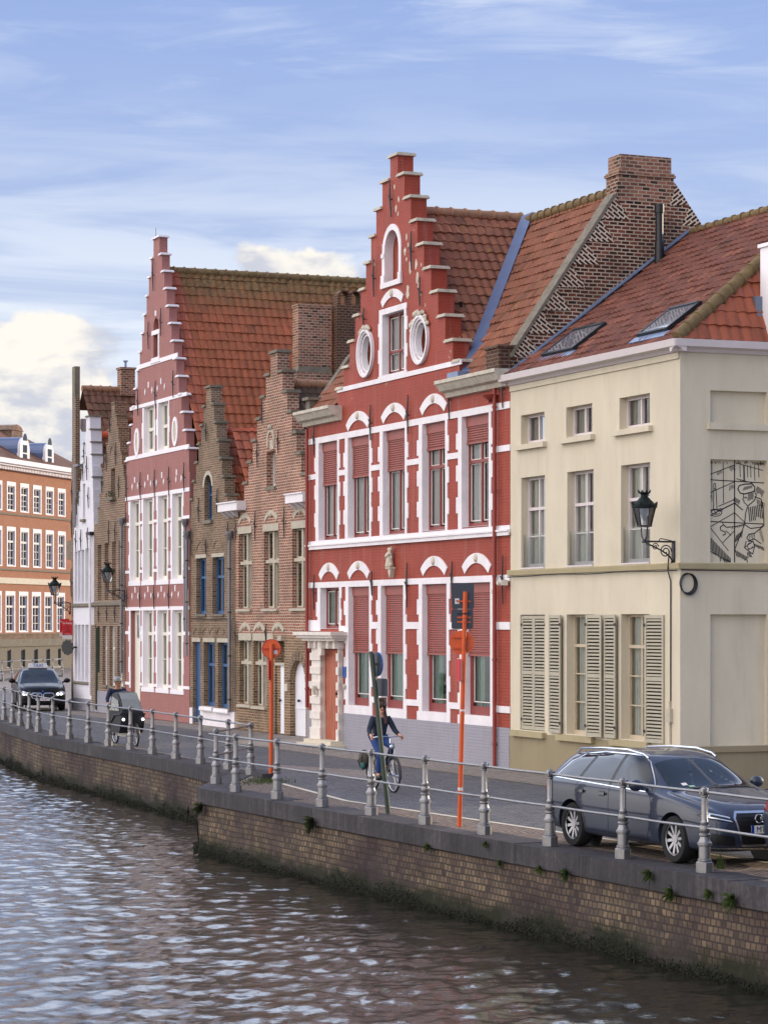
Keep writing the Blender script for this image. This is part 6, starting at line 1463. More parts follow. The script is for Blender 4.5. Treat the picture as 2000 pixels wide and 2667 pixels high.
# ================================================================== LANTERNS, SIGNS
def lantern(lab, fr, x, z, reach=.65, s=1.):
    """lamp hangs on a scrolled wrought-iron bracket; local y points into the wall"""
    T_ = thing('wall_lantern', lab, 'lantern', (fr[0], fr[1], 0), fr[2], 'wall lanterns on iron brackets')
    m = MB(); m.box(x - .05, x + .05, -.03, -.0, z - .42, z + .02); m.tube([(x, -.02, z), (x, -reach - .02, z)], .018, 6)
    def arcp(cy, cz, r, a0, a1, n=16): return [(x, cy + r * math.cos(R(a0 + (a1 - a0) * i / n)), cz + r * math.sin(R(a0 + (a1 - a0) * i / n))) for i in range(n + 1)]
    m.tube([(x, -.03, z - .40)] + [(x, -.03 - reach * .88 * t, z - .40 + .36 * t ** .55) for t in (.1, .25, .45, .7, .9, 1.)], .016, 6)
    sp = [(x, -.19 + (.135 - .0045 * i) * math.cos(R(i * 28)), z - .19 + (.135 - .0045 * i) * math.sin(R(i * 28))) for i in range(26)]; m.tube(sp, .012, 5)
    sp = [(x, -.42 + (.075 - .003 * i) * math.cos(R(i * 28)), z - .10 + (.075 - .003 * i) * math.sin(R(i * 28))) for i in range(20)]; m.tube(sp, .010, 5)
    m.tube(arcp(-.03, z - .40, .03, 0, 360), .012, 5); m.tube([(x, -.06, z + .02), (x, -.3, z + .06), (x, -.34, z + .02)], .010, 5)
    m.build('bracket', 'iron', T_)
    y = -reach; KZ = Matrix.Translation((0, 0, z)) @ Matrix.Diagonal((1, 1, .77, 1)) @ Matrix.Translation((0, 0, -z)); M0 = MB(KZ)
    M0.tube([(x, y, z - .04), (x, y, z + .05)], [.055, .04], 10); M0.tube([(x, y, z + .0), (x - .10, y, z + .12), (x - .12, y, z + .36)], .014, 6); M0.tube([(x, y, z + .0), (x + .10, y, z + .12), (x + .12, y, z + .36)], .014, 6)
    M0.lathe([(.145, .37), (.155, .38), (.155, .40), (.14, .41)], (x, y, z), 6)
    for k in range(6):
        a = R(60 * k); M0.tube([(x + .135 * math.cos(a), y + .135 * math.sin(a), z + .40), (x + .215 * math.cos(a), y + .215 * math.sin(a), z + .84)], .011, 5)
    M0.build('cage', 'iron', T_)
    r_ = MB(KZ); r_.lathe([(.23, .84), (.25, .86), (.25, .92), (.21, .95), (.17, 1.0), (.12, 1.06), (.10, 1.10), (.075, 1.12), (.07, 1.18), (.11, 1.24)], (x, y, z), 12)
    for k in range(8):
        a = R(45 * k); r_.tube([(x + .235 * math.cos(a), y + .235 * math.sin(a), z + .92), (x + .26 * math.cos(a), y + .26 * math.sin(a), z + 1.0)], [.03, .008], 5)
        r_.tube([(x + .10 * math.cos(a), y + .10 * math.sin(a), z + 1.22), (x + .13 * math.cos(a), y + .13 * math.sin(a), z + 1.30)], [.022, .006], 5)
    r_.build('roof', 'iron_green', T_)
    g = MB(KZ); vs = [(x + r * math.cos(R(60 * k)), y + r * math.sin(R(60 * k)), z + h) for r, h in ((.130, .41), (.207, .84)) for k in range(6)]
    g.add(vs, [(k, (k + 1) % 6, 6 + (k + 1) % 6, 6 + k) for k in range(6)]); g.build('glass', 'glass_lamp', T_)
    b = MB(KZ); b.lathe([(.02, .52), (.05, .62), (.10, .76), (.11, .83)], (x, y, z), 12); b.build('reflector', 'lamp_glass', T_)
lantern('green topped iron lantern on the corner of the cream house', FR_R, 7.36, 4.87, .66)
lantern('green topped iron lantern at the left edge of the pink house', FR_L, -17.95, 4.40, .62)
lantern('smallest lantern, green topped, on the far brick wall above the red for-sale board', FR_L, -25.0, 4.02, .62)

def disc(m, c, r, n, t=.008, N=32):
    n = Vector(n).normalized(); a = n.cross(Vector((0, 0, 1))).normalized(); b = a.cross(n)
    ring = [Vector(c) + a * r * math.cos(2 * math.pi * k / N) + b * r * math.sin(2 * math.pi * k / N) for k in range(N)]
    m.add([p - n * t for p in ring] + [p + n * t for p in ring], [tuple(range(N)), tuple(range(2 * N - 1, N - 1, -1))] + [(k, N + k, N + (k + 1) % N, (k + 1) % N) for k in range(N)])
def panel(m, c, w_, h, n, t=.008, rr=.03):
    n = Vector(n).normalized(); a = Vector((0, 0, 1)).cross(n).normalized(); b = Vector((0, 0, 1)); c = Vector(c); pts = []
    for sx, sz, a0 in ((1, 1, 0), (-1, 1, 90), (-1, -1, 180), (1, -1, 270)):
        for k in range(5):
            t_ = R(a0 + k * 22.5); pts.append(c + a * (sx * (w_ / 2 - rr) + rr * math.cos(t_)) + b * (sz * (h / 2 - rr) + rr * math.sin(t_)))
    N = len(pts); m.add([p - n * t for p in pts] + [p + n * t for p in pts], [tuple(range(N)), tuple(range(2 * N - 1, N - 1, -1))] + [(k, N + k, N + (k + 1) % N, (k + 1) % N) for k in range(N)])
def frame_at(base, px, py):  # height above ground at the depth of a pole foot
    return CH + (HY - py) / F * base.y, (px - CX) / F * base.y
toC = lambda p: Vector((-p.x, -p.y, 0)).normalized()
# near orange pole with two dark sign backs and a round sign seen from behind
b0 = gpt(1196, 2153); zt, xt = frame_at(b0, 1211.8, 1541)
T_ = thing('sign_pole', 'near orange pole carrying two dark sign backs above an orange round one', 'sign pole', b0)
pole_at = lambda z: Vector(((xt - b0.x) * z / zt, 0, z))
m = MB(); m.tube([(0, 0, 0), tuple(pole_at(zt))], .038, 14); m.build('pole', 'sign_orange', T_)
fd = -toC(b0)            # the signs face away from the camera
def onpole(px, py, dz=0): z, x = frame_at(b0, px, py); return Vector((x - b0.x, .05, z))
c = onpole(1205.5, 1552); m = MB(); panel(m, c, .36, .42, (.08, 1, 0)); o = m.build('sign', 'sign_back', T_)
m = MB(); m.box(c.x - .13, c.x - .06, c.y - .014, c.y - .009, c.z - .13, c.z - .04); st_ = m.build('sticker', 'sticker', o); m = MB(); m.add([(c.x - .115, c.y - .0155, c.z - .07), (c.x - .075, c.y - .0155, c.z - .07), (c.x - .095, c.y - .0155, c.z - .105)], [(0, 1, 2)]); m.build('sticker_mark', 'black', st_)
c = onpole(1204, 1612.5); m = MB(); panel(m, c, .35, .32, (.08, 1, 0)); o = m.build('sign', 'sign_back', T_)
m = MB(); m.box(c.x + .045, c.x + .085, c.y - .012, c.y - .008, c.z - .09, c.z - .045); m.build('sticker', 'pipe_zinc', o)
c = onpole(1202.5, 1673.5); m = MB(); disc(m, c, .196, (.08, 1, 0)); o = m.build('round_sign', 'sign_orange', T_)
m = MB(); m.box(c.x - .15, c.x + .15, c.y - .03, c.y - .010, c.z + .075, c.z + .10); m.box(c.x - .15, c.x + .15, c.y - .03, c.y - .010, c.z - .10, c.z - .075); m.build('rail_bracket', 'sign_orange', o)
m = MB(); m.box(c.x + .055, c.x + .155, c.y - .014, c.y - .009, c.z - .09, c.z - .0); st_ = m.build('sticker', 'sticker', o)
m = MB(); m.box(c.x + .065, c.x + .145, c.y - .0155, c.y - .0142, c.z - .035, c.z - .022); m.build('sticker_line', 'sign_blue', st_)
for dz in (1566, 1598, 1608, 1620):
    q = onpole(1210, dz); m = MB(); m.tube([(pole_at(q.z).x, 0, q.z - .012), (pole_at(q.z).x, 0, q.z + .012)], .045, 12); m.box(q.x - .12, q.x + .10, .03, .044, q.z - .012, q.z + .012); m.build('clamp', 'sign_orange' if dz != 1598 else 'iron', T_)
c = onpole(1197, 1745); m = MB(); panel(m, (c.x - .02, .02, c.z), .30, .36, (1, .22, 0)); o = m.build('side_sign', 'sign_red', T_); m = MB(); panel(m, (c.x - .008, .022, c.z), .315, .375, (1, .22, 0), .003); m.build('sign_edge', 'sticker', o)
for py, t_ in ((2055, .05), (1850, .03)): z, _ = frame_at(b0, 1196, py); q = pole_at(z); m = MB(); m.tube([(q.x, 0, z - t_ / 2), (q.x, 0, z + t_ / 2)], .0395, 14); m.build('tape', 'sticker', T_)
# far orange pole
b0 = gpt(705.8, 2029); zt, xt = frame_at(b0, 707.8, 1676.6)
T_ = thing('sign_pole', 'far orange pole by the stepped corner with a round orange sign back at its top', 'sign pole', b0)
m = MB(); m.tube([(0, 0, 0), (xt - b0.x, 0, zt)], .043, 12); m.build('pole', 'sign_orange', T_)
z, x = frame_at(b0, 707, 1690); c = Vector((x - b0.x, .055, z)); m = MB(); disc(m, c, .198, (.05, 1, 0)); o = m.build('round_sign', 'sign_orange', T_)
m = MB(); N = 32; m.tube([(c.x + .196 * math.cos(2 * math.pi * k / N), c.y, c.z + .196 * math.sin(2 * math.pi * k / N)) for k in range(N)], .010, 5, closed=True); m.box(c.x - .17, c.x + .17, c.y - .03, c.y - .01, c.z - .012, c.z + .012); m.build('sign_rim', 'sign_red', o)
m = MB(); m.box(c.x + .045, c.x + .125, c.y - .016, c.y - .010, c.z - .11, c.z - .03); m.build('sticker', 'sticker', o)
z, x = frame_at(b0, 701, 1744); m = MB(); panel(m, (x - b0.x - .01, .03, z), .3, .42, (1, .12, 0)); m.build('side_sign', 'sign_red', T_)
# leaning green pole with a blue round sign edge-on and a small dark plate
b0 = gpt(1011, 2118.7); zt, xt = frame_at(b0, 967, 1696.5)
T_ = thing('sign_pole', 'green pole leaning left in front of the cyclist, with a blue round sign turned sideways', 'sign pole', b0)
m = MB(); m.tube([(0, 0, 0), (xt - b0.x, 0, zt)], .042, 12); m.build('pole', 'pole_green', T_)
z, x = frame_at(b0, 977, 1730); c = Vector((x - b0.x + .04, .03, z)); nS = Vector((.91, .42, 0)); m = MB(); disc(m, c, .21, nS, .012); o = m.build('round_sign', 'sign_blue', T_)
m = MB(); disc(m, c - nS * .016, .195, nS, .002); m.build('sign_rear', 'sign_back', o); m = MB(); m.box(c.x - .12, c.x + .02, c.y - .06, c.y - .03, c.z - .02, c.z + .02); m.build('clamp', 'iron', o)
z, x = frame_at(b0, 988, 1790); c = Vector((x - b0.x + .03, .03, z)); m = MB(); panel(m, c, .34, .30, (.80, .60, 0)); o = m.build('plate_sign', 'sign_back', T_); m = MB(); panel(m, c + Vector((.012, .009, 0)), .35, .31, (.80, .60, 0), .003); m.build('plate_face', 'sticker', o)
m = MB(); panel(m, c - Vector((.008, .006, 0)) + Vector((.05, -.05, 0)), .07, .12, (.80, .60, 0), .002, .008); m.build('sticker', 'sticker', o)
# traffic mirror and for-sale board at the far end
T_ = thing('traffic_mirror', 'round dark traffic mirror with a black and white rim on the far wall', 'mirror', (-2.19, 70.2, 0), ANG)
x, z = px_local(FR_L, 177, 1686, -.35); nM = Vector((.35, -.94, 0)).normalized(); c = Vector((x, -.35, z))
nL = Vector((math.cos(-ANG) * nM.x - math.sin(-ANG) * nM.y, math.sin(-ANG) * nM.x + math.cos(-ANG) * nM.y, 0)); nL = Vector((.55, -.83, 0))
m = MB(); disc(m, c, .25, nL, .03); m.build('mirror_back', 'plastic_dark', T_); m = MB(); a = nL.cross(Vector((0, 0, 1))).normalized(); N = 20
m2_ = MB()
for k in range(N):
    p = [c + a * .27 * math.cos(2 * math.pi * (k + j / 3) / N) + Vector((0, 0, .27 * math.sin(2 * math.pi * (k + j / 3) / N))) for j in range(4)]; (m if k % 2 else m2_).tube(p, .028, 6)
m.build('rim_white', 'coping_grey', T_); m2_.build('rim_black', 'black', T_)
m = MB(); m.tube([(x, -.30, z), (x, .1, z)], .03, 6); m.build('arm', 'iron', T_)
T_ = thing('for_sale_board', 'red and white for-sale board sticking out from the white house', 'sign board', (-2.19, 70.2, 0), ANG)
x1_, zt_ = px_local(FR_L, 188, 1616, -.05); zb_ = px_local(FR_L, 188, 1664, -.05)[1]
for k, (xx, y0_, y1_, za_, zb2) in enumerate(((x1_ + .02, -.42, -.04, zt_, zb_), (x1_ - .35, -.42, -.06, zt_ + .06, zb_ + .1))):
    m = MB(); m.box(xx - .01, xx + .01, y0_, y1_, zb2 + .14, za_); o = m.build('board', 'sign_red', T_); m = MB(); m.box(xx - .01, xx + .01, y0_, y1_, zb2, zb2 + .139); m.build('board_foot', 'sticker', o)
    MM = Matrix.Translation((xx + .013, (y0_ + y1_) / 2, za_ - .10)) @ Matrix.Rotation(R(90), 4, 'Z') @ Matrix.Rotation(R(90), 4, 'X')
    text_mesh('lettering', 'te koop', .115, 'sticker', o, MM, .001)
    MM = Matrix.Translation((xx + .013, (y0_ + y1_) / 2, zb2 + .19)) @ Matrix.Rotation(R(90), 4, 'Z') @ Matrix.Rotation(R(90), 4, 'X')
    text_mesh('lettering', 'te koop', .07, 'sticker', o, MM, .001)
    m = MB(); m.tube([(xx + .012, y0_ + .12, za_ - .2), (xx + .012, y0_ + .24, za_ - .22), (xx + .012, y0_ + .14, za_ - .42), (xx + .012, y0_ + .30, za_ - .42)], .012, 5); m.build('graphic', 'iron', o)
m = MB(); m.box(x1_ - .36, x1_ + .03, -.05, .1, zt_ - .02, zt_); m.build('bar', 'iron', T_)

# ================================================================== CARS
def eval_mesh(o):
    bpy.context.view_layer.update(); dg = bpy.context.evaluated_depsgraph_get(); return bpy.data.meshes.new_from_object(o.evaluated_get(dg))
def car(lab, loc, heading, paint, st, wheels, wr, hw, det, name='parked_car', group=None):
    """st: stations (x, z_bottom, z_belt, half width, z_top, top half width); everything is lofted, then details are projected on the shell"""
    T_ = thing(name, lab, 'car', (loc[0], loc[1], 0), heading, group)
    bm = bmesh.new(); rows = []
    for (x, zb, zs, w_, zt, wt) in st:
        p = [(0, zb), (.6 * w_, zb), (.93 * w_, zb + .015), (.985 * w_, zb + .12), (w_, (zb + zs) / 2), (w_ * .993, zs - .10), (w_ * .965, zs - .01), ((w_ * .94 + wt) / 2, (zs + zt) / 2), (wt, zt - .055), (wt - .10, zt - .010), (wt * .5, zt + .012), (0, zt + .018)]
        rows.append([bm.verts.new((x, y, z)) for y, z in p] + [bm.verts.new((x, -y, z)) for y, z in p[-2:0:-1]])
    n = len(rows[0])
    for a, b in zip(rows, rows[1:]):
        for k in range(n): bm.faces.new((a[k], a[(k + 1) % n], b[(k + 1) % n], b[k]))
    bm.faces.new(rows[0]); bm.faces.new(rows[-1][::-1]); bmesh.ops.recalc_face_normals(bm, faces=bm.faces[:])
    me = bpy.data.meshes.new('body'); bm.to_mesh(me); bm.free(); tmp = bpy.data.objects.new('tmp', me); COL.objects.link(tmp)
    sb = tmp.modifiers.new('s', 'SUBSURF'); sb.levels = sb.render_levels = 3; full = eval_mesh(tmp)
    cut = MB()
    for x in wheels:
        for s in (-1, 1):
            cut.tube([(x, s * (hw - .30), wr), (x, s * (hw + .2), wr)], wr + .055, 40); cut.box(x - wr - .045, x + wr + .045, s * (hw - .30), s * (hw + .2), -.4, wr * .5)
    cyls = []
    for x in wheels:
        for s in (-1, 1):
            c_ = MB(); c_.tube([(x, s * (hw - .32), wr), (x, s * (hw + .2), wr)], wr + .05, 40); co = c_.build('cut', 'black'); bo = tmp.modifiers.new('b', 'BOOLEAN'); bo.object = co; bo.operation = 'DIFFERENCE'; bo.solver = 'EXACT'; cyls.append(co)
    bme = eval_mesh(tmp)
    if len(bme.polygons) < 200: bme = full.copy()
    for c_ in cyls: bpy.data.objects.remove(c_)
    bpy.data.objects.remove(tmp)
    bme.materials.clear(); bme.materials.append(MATS[paint]); 
    for p in bme.polygons: p.use_smooth = True
    bm = bmesh.new(); bm.from_mesh(bme)
    for e in bm.edges:
        if len(e.link_faces) == 2 and e.calc_face_angle(0) > R(50): e.smooth = False
    bm.to_mesh(bme); bm.free()
    body = bpy.data.objects.new('body', bme); COL.objects.link(body); body.parent = T_
    bm = bmesh.new(); bm.from_mesh(full); bvh = BVHTree.FromBMesh(bm); bm.free()
    def patch(nm, poly, axis, mat, par, off=.006, res=.035, thick=0.):
        """poly in the 2D plane seen along axis ('y+','y-' sides: (x,z); 'x+','x-' ends: (y,z); 'z+': (x,y)), draped on the shell"""
        bm = bmesh.new(); P3 = lambda u, v: (u, v, 0)
        vs = [bm.verts.new(P3(*p)) for p in poly]; f = bm.faces.new(vs); bmesh.ops.triangulate(bm, faces=[f])
        us = [p[0] for p in poly]; ws = [p[1] for p in poly]
        for k in range(1, int((max(us) - min(us)) / res) + 1): bmesh.ops.bisect_plane(bm, geom=bm.verts[:] + bm.edges[:] + bm.faces[:], plane_co=(min(us) + k * res, 0, 0), plane_no=(1, 0, 0))
        for k in range(1, int((max(ws) - min(ws)) / res) + 1): bmesh.ops.bisect_plane(bm, geom=bm.verts[:] + bm.edges[:] + bm.faces[:], plane_co=(0, min(ws) + k * res, 0), plane_no=(0, 1, 0))
        for v in bm.verts:
            u, w_ = v.co.x, v.co.y; s = 1 if axis[1] == '+' else -1
            if axis[0] == 'y': o, d = Vector((u, s * 3, w_)), Vector((0, -s, 0))
            elif axis[0] == 'x': o, d = Vector((s * 4, u, w_)), Vector((-s, 0, 0))
            else: o, d = Vector((u, w_, 4)), Vector((0, 0, -1))
            h, nrm, _, _ = bvh.ray_cast(o, d)
            if h is None: h, nrm, _, _ = bvh.find_nearest(o + d * (3 - .8)); 
            if nrm.dot(d) > 0: nrm = -nrm
            v.co = h + nrm * off
        bmesh.ops.recalc_face_normals(bm, faces=bm.faces[:])
        me = bpy.data.meshes.new(nm); bm.to_mesh(me); bm.free(); me.materials.append(MATS[mat])
        for p in me.polygons: p.use_smooth = True
        ob = bpy.data.objects.new(nm, me); COL.objects.link(ob); ob.parent = par; return ob
    # wheels
    for x in wheels:
        for s in (-1, 1):
            M_ = Matrix.Rotation(R(90), 3, 'X'); t = MB(); w2 = .11
            prof = [(wr * .68, -w2), (wr * .93, -w2), (wr * .985, -w2 * .75), (wr, -w2 * .3), (wr, w2 * .3), (wr * .985, w2 * .75), (wr * .93, w2), (wr * .68, w2), (wr * .66, 0)]
            n = 36; vs = [Vector((x + r * math.cos(2 * math.pi * k / n), s * (hw - .125) + zz, wr + r * math.sin(2 * math.pi * k / n))) for r, zz in prof for k in range(n)]
            t.add(vs, [(i * n + k, i * n + (k + 1) % n, ((i + 1) % len(prof)) * n + (k + 1) % n, ((i + 1) % len(prof)) * n + k) for i in range(len(prof)) for k in range(n)], None, True)
            wh = t.build('wheel', 'rubber', T_)
            r_ = MB(); yo = s * (hw - .125 + .07)
            r_.tube([(x + wr * .665 * math.cos(2 * math.pi * k / n), s * (hw - .125 + .085), wr + wr * .665 * math.sin(2 * math.pi * k / n)) for k in range(n)], .014, 6, closed=True)
            for k in range(det.get('spokes', 10)):
                a = 2 * math.pi * (k + .25) / det.get('spokes', 10); wd = .028
                p0 = Vector((x, yo, wr)); d = Vector((math.cos(a), 0, math.sin(a))); q = Vector((-math.sin(a), 0, math.cos(a))); e = wr * .665
                r_.add([p0 + d * .05 - q * wd * .7, p0 + d * .05 + q * wd * .7, p0 + d * e + q * wd * .75 + Vector((0, s * .01, 0)), p0 + d * e - q * wd * .75 + Vector((0, s * .01, 0)), p0 + d * .05 - q * wd * .7 - Vector((0, s * .04, 0)), p0 + d * .05 + q * wd * .7 - Vector((0, s * .04, 0)), p0 + d * e + q * wd - Vector((0, s * .03, 0)), p0 + d * e - q * wd - Vector((0, s * .03, 0))], [(0, 1, 2, 3), (4, 7, 6, 5), (0, 4, 5, 1), (1, 5, 6, 2), (2, 6, 7, 3), (3, 7, 4, 0)])
            r_.tube([(x, yo - s * .03, wr), (x, yo + s * .012, wr)], .06, 14)
            r_.build('rim', 'alloy', wh)
            b_ = MB(); b_.tube([(x, yo - s * .07, wr), (x, yo - s * .06, wr)], wr * .64, 24); b_.build('brake_disc', 'plastic_dark', wh)
            a_ = MB(); a_.tube([(x, s * (hw - .34), wr), (x, s * (hw - .33), wr)], wr + .06, 30); a_.build('wheel_well', 'black', T_)
    det['fn'](T_, body, patch)
    return T_, patch
def mirror_pair(lst): return [(-a, b) for a, b in lst][::-1]

# ---- grey estate
def estate(T_, body, patch):
    sides = ('y+', 'y-')
    for ax in sides:
        patch('window_surround', [(-2.03, 1.0), (.86, .935), (.74, 1.06), (.32, 1.325), (.10, 1.395), (-.3, 1.41), (-1.0, 1.405), (-1.5, 1.375), (-1.80, 1.27)], ax, 'black', body, .003)
        patch('side_window', [(-1.95, 1.03), (-1.28, 1.0), (-1.12, 1.36), (-1.48, 1.345), (-1.76, 1.25)], ax, 'car_glass', body, .006)
        patch('side_window', [(-1.20, .985), (-.36, .965), (-.34, 1.385), (-.98, 1.38), (-1.04, 1.36)], ax, 'car_glass', body, .006)
        patch('side_window', [(-.28, .965), (.78, .945), (.72, 1.03), (.30, 1.30), (.10, 1.37), (-.26, 1.385)], ax, 'car_glass', body, .006)
        # chrome line over the windows, door seams, sill
        def band(nm, pts, w_, mat, off=.008):
            for (a, b), (c, d) in zip(pts, pts[1:]):
                L = math.hypot(c - a, d - b); nx, nz = -(d - b) / L * w_ / 2, (c - a) / L * w_ / 2
                patch(nm, [(a - nx, b - nz), (c - nx, d - nz), (c + nx, d + nz), (a + nx, b + nz)], ax, mat, body, off, .08)
        band('window_trim', [(-1.96, 1.01), (-1.73, 1.235), (-1.45, 1.355), (-.98, 1.40), (-.3, 1.405), (.11, 1.39), (.32, 1.315), (.76, 1.02)], .012, 'chrome')
        band('belt_trim', [(-1.95, .995), (.82, .925)], .014, 'chrome')
        band('door_seam', [(-.31, .96), (-.31, .42), (-.34, .30)], .009, 'black', .004); band('door_seam', [(.80, .92), (.86, .70), (.80, .42), (.72, .28)], .009, 'black', .004)
        band('door_seam', [(-1.24, .98), (-1.28, .78), (-1.02, .50), (-.98, .30)], .009, 'black', .004); band('sill_line', [(-1.0, .30), (.75, .27)], .012, 'black', .004)
        for x in (-.48, -1.32 + .22): patch('door_handle', [(x - .11, .815), (x + .09, .815), (x + .09, .855), (x - .11, .855)], ax, 'car_grey', body, .03, .05); patch('handle_cup', [(x - .10, .80), (x + .07, .80), (x + .07, .87), (x - .10, .87)], ax, 'black', body, .004, .05)
        s = 1 if ax == 'y+' else -1
        m = MB(); m.tube([(-1.80, s * .555, 1.36), (-1.66, s * .57, 1.425), (-1.0, s * .58, 1.462), (-.3, s * .58, 1.464), (.12, s * .565, 1.42), (.24, s * .56, 1.37)], .017, 8); m.build('roof_rail', 'chrome', T_)
        m = MB(); m.ball((.62, s * 1.0, 1.02), .105, 14, 10, (.75, 1.05, .78)); m.tube([(.64, s * .84, .965), (.64, s * .95, .985)], .03, 8); m.build('door_mirror', 'car_grey', T_)
        patch('tail_light', [(-2.33, .78), (-2.02, .80), (-2.05, .93), (-2.30, .92)], ax, 'lamp_red', body, .006)
    patch('windscreen', [(.40, -.57), (1.12, -.70), (1.17, -.40), (1.19, 0), (1.17, .40), (1.12, .70), (.40, .57), (.37, 0)], 'z+', 'car_glass', body, .006)
    for y0_ in (-.45, .1): m = MB(); 
    patch('wiper', [(1.16, -.55), (1.18, -.55), (1.10, .05), (1.08, .05)], 'z+', 'black', body, .014, .1); patch('wiper', [(1.17, .0), (1.19, .0), (1.11, .55), (1.09, .55)], 'z+', 'black', body, .014, .1)
    patch('rear_window', [(-.56, 1.02), (.56, 1.02), (.50, 1.33), (-.50, 1.33)], 'x-', 'car_glass', body, .006)
    # front end: grille with frame, four rings, plate, lamps, intakes
    g = [(-.45, .735), (.45, .735), (.50, .66), (.40, .30), (-.40, .30), (-.50, .66)]
    gr = patch('grille', g, 'x+', 'black', body, .008)
    def fband(nm, pts, w_, mat, off):
        for (a, b), (c, d) in zip(pts, pts[1:]):
            L = math.hypot(c - a, d - b); nx, nz = -(d - b) / L * w_ / 2, (c - a) / L * w_ / 2
            patch(nm, [(a - nx, b - nz), (c - nx, d - nz), (c + nx, d + nz), (a + nx, b + nz)], 'x+', mat, gr, off, .06)
    fband('grille_frame', g + g[:1], .028, 'chrome', .016)
    for z in (.36, .42, .58, .63, .68): fband('grille_bar', [(-.41, z), (.41, z)], .012, 'plastic_dark', .016)
    m = MB()
    for k in range(4): m.tube([(2.375, -.135 + k * .09 + .058 * math.cos(t), .655 + .058 * math.sin(t)) for t in np.linspace(0, 2 * math.pi, 18, endpoint=False)], .009, 6, closed=True)
    m.build('ring_emblem', 'chrome', gr)
    m = MB(); m.box(2.36, 2.385, -.26, .26, .455, .565); pl = m.build('number_plate', 'plate_white', T_); m = MB(); m.box(2.384, 2.387, -.26, -.215, .455, .565); m.build('plate_strip', 'plate_blue', pl)
    text_mesh('plate_text', 'MTK·', .105, 'black', pl, Matrix.Translation((2.388, -.06, .508)) @ Matrix.Rotation(R(90), 4, 'Z') @ Matrix.Rotation(R(90), 4, 'X'), .001)
    for s in (-1, 1):
        def q(pl_): return [(s * a, b) for a, b in pl_][::s]
        hl = patch('headlight', q([(.52, .60), (.84, .665), (.86, .70), (.80, .745), (.55, .69)]), 'x+', 'plastic_dark', body, .008, .03)
        patch('light_strip', q([(.54, .612), (.83, .672), (.84, .69), (.56, .632)]), 'x+', 'lamp_glass', hl, .015, .03); patch('light_strip', q([(.78, .68), (.84, .69), (.80, .735), (.76, .725)]), 'x+', 'lamp_glass', hl, .015, .03)
        patch('light_strip', q([(.56, .655), (.78, .71), (.77, .728), (.56, .676)]), 'x+', 'lamp_glass', hl, .015, .03)
        patch('side_intake', q([(.50, .30), (.82, .33), (.80, .47), (.52, .43)]), 'x+', 'black', body, .008, .04)
        patch('lower_lip', q([(.02, .24), (.84, .27), (.84, .285), (.02, .262)]), 'x+', 'chrome', body, .01, .06)
    patch('sticker', [(.98, -.50), (1.05, -.50), (1.05, -.42), (.98, -.42)], 'z+', 'sticker', body, .012, .05); patch('sticker', [(1.07, -.44), (1.12, -.42), (1.12, -.34), (1.07, -.34)], 'z+', 'curtain_green', body, .012, .05)
E_ST = [(-2.37, .44, .74, .66, .84, .58), (-2.33, .30, .86, .82, .96, .70), (-2.22, .24, .94, .885, 1.14, .66), (-2.02, .21, .965, .905, 1.33, .60), (-1.75, .19, .97, .91, 1.405, .585), (-1.3, .18, .965, .912, 1.42, .59), (-.7, .18, .955, .915, 1.45, .60), (-.1, .18, .945, .915, 1.448, .60), (.25, .18, .935, .915, 1.405, .59), (.55, .18, .93, .912, 1.27, .61), (.85, .18, .925, .91, 1.11, .66), (1.12, .18, .915, .908, .985, .71), (1.3, .18, .90, .905, .955, .74), (1.7, .18, .84, .90, .905, .70), (2.05, .19, .75, .87, .84, .64), (2.25, .21, .67, .82, .775, .58), (2.34, .24, .60, .74, .70, .54), (2.375, .32, .54, .62, .62, .48)]
def head(v): return math.atan2(v[1], v[0])
hv_ = (.4226, -.9063); mid = Vector((3.43, 34.93)) + Vector((.9063, .4226)) * .80
car('dark grey estate car with roof rails parked on the quay beside the near railing', (mid.x, mid.y), head(hv_), 'car_grey', E_ST, (-1.40, 1.41), .325, .905, {'fn': estate, 'spokes': 10}, group='estate cars parked in line on the quay')

